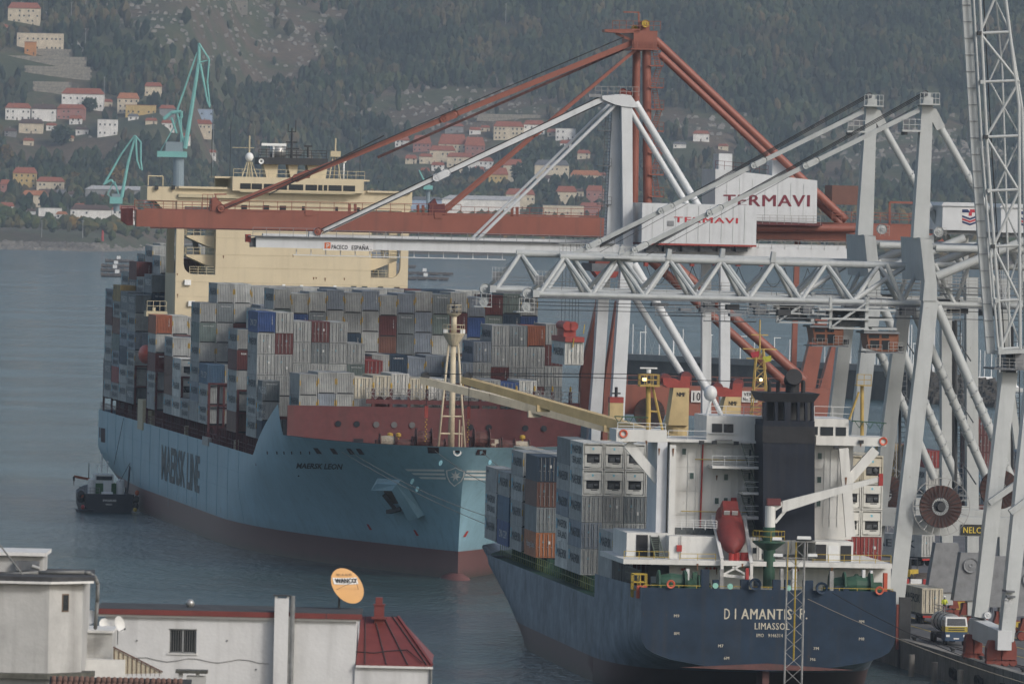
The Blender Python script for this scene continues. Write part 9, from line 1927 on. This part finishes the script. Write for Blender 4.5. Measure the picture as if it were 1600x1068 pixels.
# left building with the bitumen roof
YL = 396; lb = thing('grey_house', (XY(60, YL), YL, 21), 0, 'grey white house with an angled wall and flat dark roof at the lower left', 'house'); L_ = At(YL, lb)
zr = L_.q(60, 910).z; zb2 = L_.q(60, 1049).z
a0 = L_.q(-60, 980, -.6); a1 = L_.q(76, 980, -.6); a2 = L_.q(128, 980, .6)
MB().prism([(a0.x, a0.y, -8), (a1.x, a1.y, -8), (a2.x, a2.y, -8), (a2.x, a2.y+7, -8), (a0.x, a2.y+7, -8)], (0, 0, zr+8)).build('wall', WG, lb)
rfp = [(a0.x-.3, a0.y-.45, zr), (a1.x+.1, a1.y-.45, zr), (L_.q(147, 903, .4).x, a2.y-.35, zr+.02), (L_.q(140, 900, 3).x, a2.y+7, zr+.02), (a0.x-.3, a2.y+7, zr)]
MB().prism(rfp, (0, 0, .1)).build('roof_edge', WTR, lb); MB().prism([(p[0]+.02, p[1]+.08, zr+.1) for p in rfp], (0, 0, .2)).build('roof', SLT, lb)
x0, x1 = L_.q(97, 940, 0).x, L_.q(107, 940, 0).x; d_ = (Vector((a2.x, a2.y, 0))-Vector((a1.x, a1.y, 0))).normalized(); n_ = Vector((d_.y, -d_.x, 0))
def onw(x): t = (x-a1.x)/(a2.x-a1.x); return Vector((x, a1.y+(a2.y-a1.y)*t, 0))
p0, p1 = onw(x0), onw(x1); z1_, z0_ = L_.q(102, 927).z, L_.q(102, 955).z; w2_ = empty('window'); w2_.parent = lb; e_ = n_*.03
MB().prism([p0+e_+Vector((0, 0, z0_)), p1+e_+Vector((0, 0, z0_)), p1-n_*.1+Vector((0, 0, z0_)), p0-n_*.1+Vector((0, 0, z0_))], (0, 0, z1_-z0_)).build('frame', paint('brown_frame', (.14, .1, .07), .7), w2_); e_ = n_*.04; f_ = d_*.04
MB().prism([p0+e_+f_+Vector((0, 0, z0_+.05)), p1+e_-f_+Vector((0, 0, z0_+.05)), p1-n_*.05-f_+Vector((0, 0, z0_+.05)), p0-n_*.05+f_+Vector((0, 0, z0_+.05))], (0, 0, z1_-z0_-.1)).build('pane', GLASS, w2_)
MB().prism([(a0.x, a0.y-.5, zb2-.25), (a1.x, a1.y-.5, zb2-.25), (L_.q(146, 1046).x, a2.y-.4, zb2-.2), (L_.q(146, 1046).x, a2.y+1, zb2-.2), (a0.x, a2.y+1, zb2-.25)], (0, 0, .22)).build('ledge', paint('mossy_ledge', (.1, .1, .085), .95, .4, 3), lb)
# big pipe on the roof bending down
mb = MB(); pts = [L_.q(-20, 899, 2), L_.q(60, 894, 2), L_.q(132, 893.5, 2), L_.q(141, 895, 2), L_.q(149, 902, 2), L_.q(153, 912, 2), L_.q(152, 940, 2), L_.q(149, 980, 2)]
for a, b in zip(pts[:-1], pts[1:]): mb.tube(a, b, .085, n=10).sph(b, .085, 8, 5)
mb.build('roof_pipe', PIP, lb, True); MB().tube(L_.q(-4, 846, 1), L_.q(37, 899, 1), .035).build('guy_pole', PIP, lb)
L_.box('roof_cabin', -40, 67, 868, 893, 3, 7, WG); L_.box('roof_cabin_slab', -40, 72, 862, 867.5, 2.7, 7.4, WTR); L_.box('dark_hatch', 24, 61, 876, 891, 2.6, 3.0, DGR); MB().tube(L_.q(50, 884, 2.3), L_.q(62, 888, 2.3), .09, n=12).build('vent_pipe', MET, lb)
# annexe, dishes, slatted rail, tiled roof
ax = thing('grey_annexe', (XY(150, 402), 402, 21), 0, 'small grey annexe between the two foreground houses with a stair rail', 'annexe'); A_ = At(402, ax)
A_.box('wall', 120, 175, 987, 1046, 0, 4, WG, zb=13); A_.box('coping', 118, 177, 984, 988, -.1, 4.1, WTR); A_.box('plinth', 128, 195, 1030, 1050, -1.0, 0, WTR, zb=13)
st_ = empty('stair_rail'); st_.parent = ax; a = A_.q(177, 1010, -.5); b = A_.q(254, 1049, -.5); MB().beam(a, b, .05, .06).build('top_rail', paint('rail_brown', (.1, .05, .035), .7), st_)
BG = paint('beige_panel', (.42, .38, .29), .8, .1, 2); zb_ = A_.q(200, 1046, -.5).z
MB().prism([(a.x, a.y+.03, a.z-.05), (b.x, b.y+.03, b.z-.05), (b.x, b.y+.03, min(b.z-.06, zb_-.1)), (a.x, a.y+.03, zb_-.2)], (0, .03, 0)).build('infill_panel', BG, st_)
for k in range(11): t = (k+.3)/11; p = a.lerp(b, t); MB().box((p.x-.012, p.y-.01, zb_-.25), (p.x+.012, p.y+.02, p.z)).build('baluster', MATS['rail_brown'], st_)
def wdish(x, y, r_, Y, label, nrm):
    c = P(x, y, Y); e = thing('satellite_dish', (c.x, c.y, c.z-.6), 0, label, 'satellite dish', 'white satellite dishes between the houses'); n_ = Vector(nrm).normalized(); u_ = Vector((0, 0, 1)); u_ = (u_-n_*u_.dot(n_)).normalized()
    dish(e, Vector((0, 0, .6)), n_, r_, .12 if n_.y < 0 else -.12, WTR, .9, u_); MB().tube((0, .15, -.3), (0, .1, .5), .025).build('dish_post', PIP, e); f = Vector((0, 0, .6))+n_*r_*1.0-u_*r_*.75; MB().tube(Vector((0, 0, .6))-u_*r_*.9, f, .015, n=5).build('feed_arm', PIP, e); MB().sph(f, .05).build('feed_horn', PIP, e); return e
wdish(184, 975, .36, 401, 'white satellite dish with red mark in front of the house corner', (.75, -.6, .25)); wdish(131, 958, .3, 408, 'white dish half hidden behind the grey house wall', (-.5, -.7, .3)); wdish(143, 965, .33, 407, 'grey dish behind the bent roof pipe', (-.4, -.8, .3)); wdish(163, 976, .28, 406, 'low dark dish right of the bent roof pipe', (.2, -.8, .4))
mb = MB(); p = P(181, 973, 400.6); 
# tiled roof at the very bottom
tr_ = thing('tiled_roof', (XY(150, 392), 392, P(150, 1068, 392).z), 0, 'strip of old red clay roof tiles along the bottom left edge', 'roof'); k_ = 392/FPX; TI = paint('clay_tile', (.13, .075, .058), .95, .6, 3, streak=.5); tm = []
for v in range(3):
    mb = MB(); n = 6; L2_ = 1.0; pf = []
    for i in range(n+1): a = math.pi*i/n; pf.append((-math.cos(a)*.11, math.sin(a)*.07))
    mb.add([(x, 0, z) for x, z in pf]+[(x*.85, .5, z*.85+.22) for x, z in pf], [(i, i+1, n+2+i, n+1+i) for i in range(n)]); tm.append(mb.mesh('roof_tile', TI))
for row in range(3):
    for i in range(24):
        o = link('roof_tile', tm[(i+row) % 3], tr_, (-1.5+i*.235+rnd.uniform(-.01, .01), row*.42-.9, -.36+row*.19+rnd.uniform(0, .012)), rnd.uniform(-.04, .04))
MB().poly([(-1.7, -1, -.42), (4.4, -1, -.42), (4.4, .6, .26), (-1.7, .6, .26)]).build('roof_deck', SLT, tr_)
cc = At(394, thing('chimney', (XY(298, 394), 394, 21), 0, 'squat chimney with a stone cap at the bottom edge under the barred window', 'chimney')); cc.box('shaft', 291, 321, 1056, 1070, 0, .8, WG, zb=12); cc.box('chimney_cap', 274, 324, 1047, 1051.5, -.15, 1.0, paint('mossy_cap', (.09, .09, .08), .95, .4, 3)); cc.box('cap_leg', 279, 285, 1051.5, 1058, 0, .6, WG); cc.box('cap_leg', 306, 311, 1051.5, 1057, 0, .6, WTR)
# flags
for x, y, Y, col, l, cat_ in ((1186, 548, 962, (.35, .04, .05), 'small red flag on the yellow radar mast', 'flag'), (1205, 555, 963, (.4, .4, .05), 'yellow pennant on the radar mast', 'flag')):
    p = P(x, y, Y); e = MB().prism([(0, 0, 0), (-.9, 0, -.2), (-.7, .1, -.75), (0, 0, -.6)], (0, .03, 0)).build('flag', paint('flag_'+l[:8].replace(' ', '_'), col, .8), loc=p); tag(e, l, cat_, 'flags on the dark ship')

# more of the working quay: people, cones, a fork-lift and pallets between the crane legs
def worker(x, y, jc, label):
    g = G(x, y, QZ); e = thing('person', tuple(g), rnd.uniform(-1, 1), label, 'person'); person(e, jc, MATS['dark_trousers'])
worker(1541, 962, MATS['hi_vis_yellow'], 'person in yellow jacket standing between the nearest crane legs'); worker(1549, 958, paint('hi_vis_orange', (.5, .14, .03), .7), 'person in orange jacket standing between the nearest crane legs')
def forklift(x, y, rz, label):
    g = G(x, y, QZ); e = thing('forklift', tuple(g), rz, label, 'forklift'); MB().box((-.9, 0, .4), (.9, 2.4, 1.3)).build('body', YEP, e)
    for sx in (-.8, .8):
        for yy in (.2, 2.2): MB().tube((sx, yy, 0), (sx, yy, 2.6), .06, n=5).build('roof_post', DARK, e)
        MB().tube((sx*.6, -.2, .1), (sx*.6, -.2, 3.2), .09, n=5).build('mast_rail', DARK, e); MB().box((sx*.5-.08, -1.5, .15), (sx*.5+.08, -.2, .22)).build('fork', DARK, e)
        for yy in (.4, 2.0): MB().tube((sx-.15*np.sign(sx), yy, .4), (sx+.15*np.sign(sx), yy, .4), .4, n=12).build('wheel', RUB, e)
    MB().box((-.85, .1, 2.6), (.85, 2.3, 2.7)).build('roof', DARK, e); MB().box((-.3, 1, 1.3), (.3, 1.6, 1.9)).build('seat', BLK, e)
forklift(1562, 900, .6, 'yellow forklift standing between the crane legs'); forklift(1412, 905, -.5, 'yellow forklift half hidden behind the dark ship stern')
for i, (x, y) in enumerate(((1432, 905), (1443, 903), (1590, 940))):
    g = G(x, y, QZ); e = thing('pallet_stack', tuple(g), .2*i, ['left wooden pallet stack behind the lorry', 'right wooden pallet stack behind the lorry', 'wooden pallet stack at the right edge'][i], 'pallets', 'pallet stacks on the quay')
    for k in range(5): MB().box((-.6, -.5, k*.16), (.6, .5, k*.16+.11)).build('pallet', RW, e)
# stains, cables and joints on the white wall
mb = MB(); pr_ = None
for i in range(17):
    x = 165+i*16; q = h.q(x, 1028+3.2*math.sin(i*1.3)+i*.35, -.03)
    if pr_ is not None: mb.tube(pr_, q, .012, n=4, caps=False)
    pr_ = q
mb.build('wall_cable', CABLE, wh)
for x0, x1, y0_, y1_ in ((506, 522, 1015, 1018), (503, 510, 1019, 1021)): pass
MB().beam(h.q(166, 1010, -.03), h.q(166, 1060, -.03), .05, .05).build('corner_pipe', PIP, wh)
for x, y in ((355, 1000), (400, 1045), (214, 1000)): MB().tube(h.q(x, y, 0), h.q(x, y, -.05), .035, n=8).build('wall_bolt', DARK, wh)
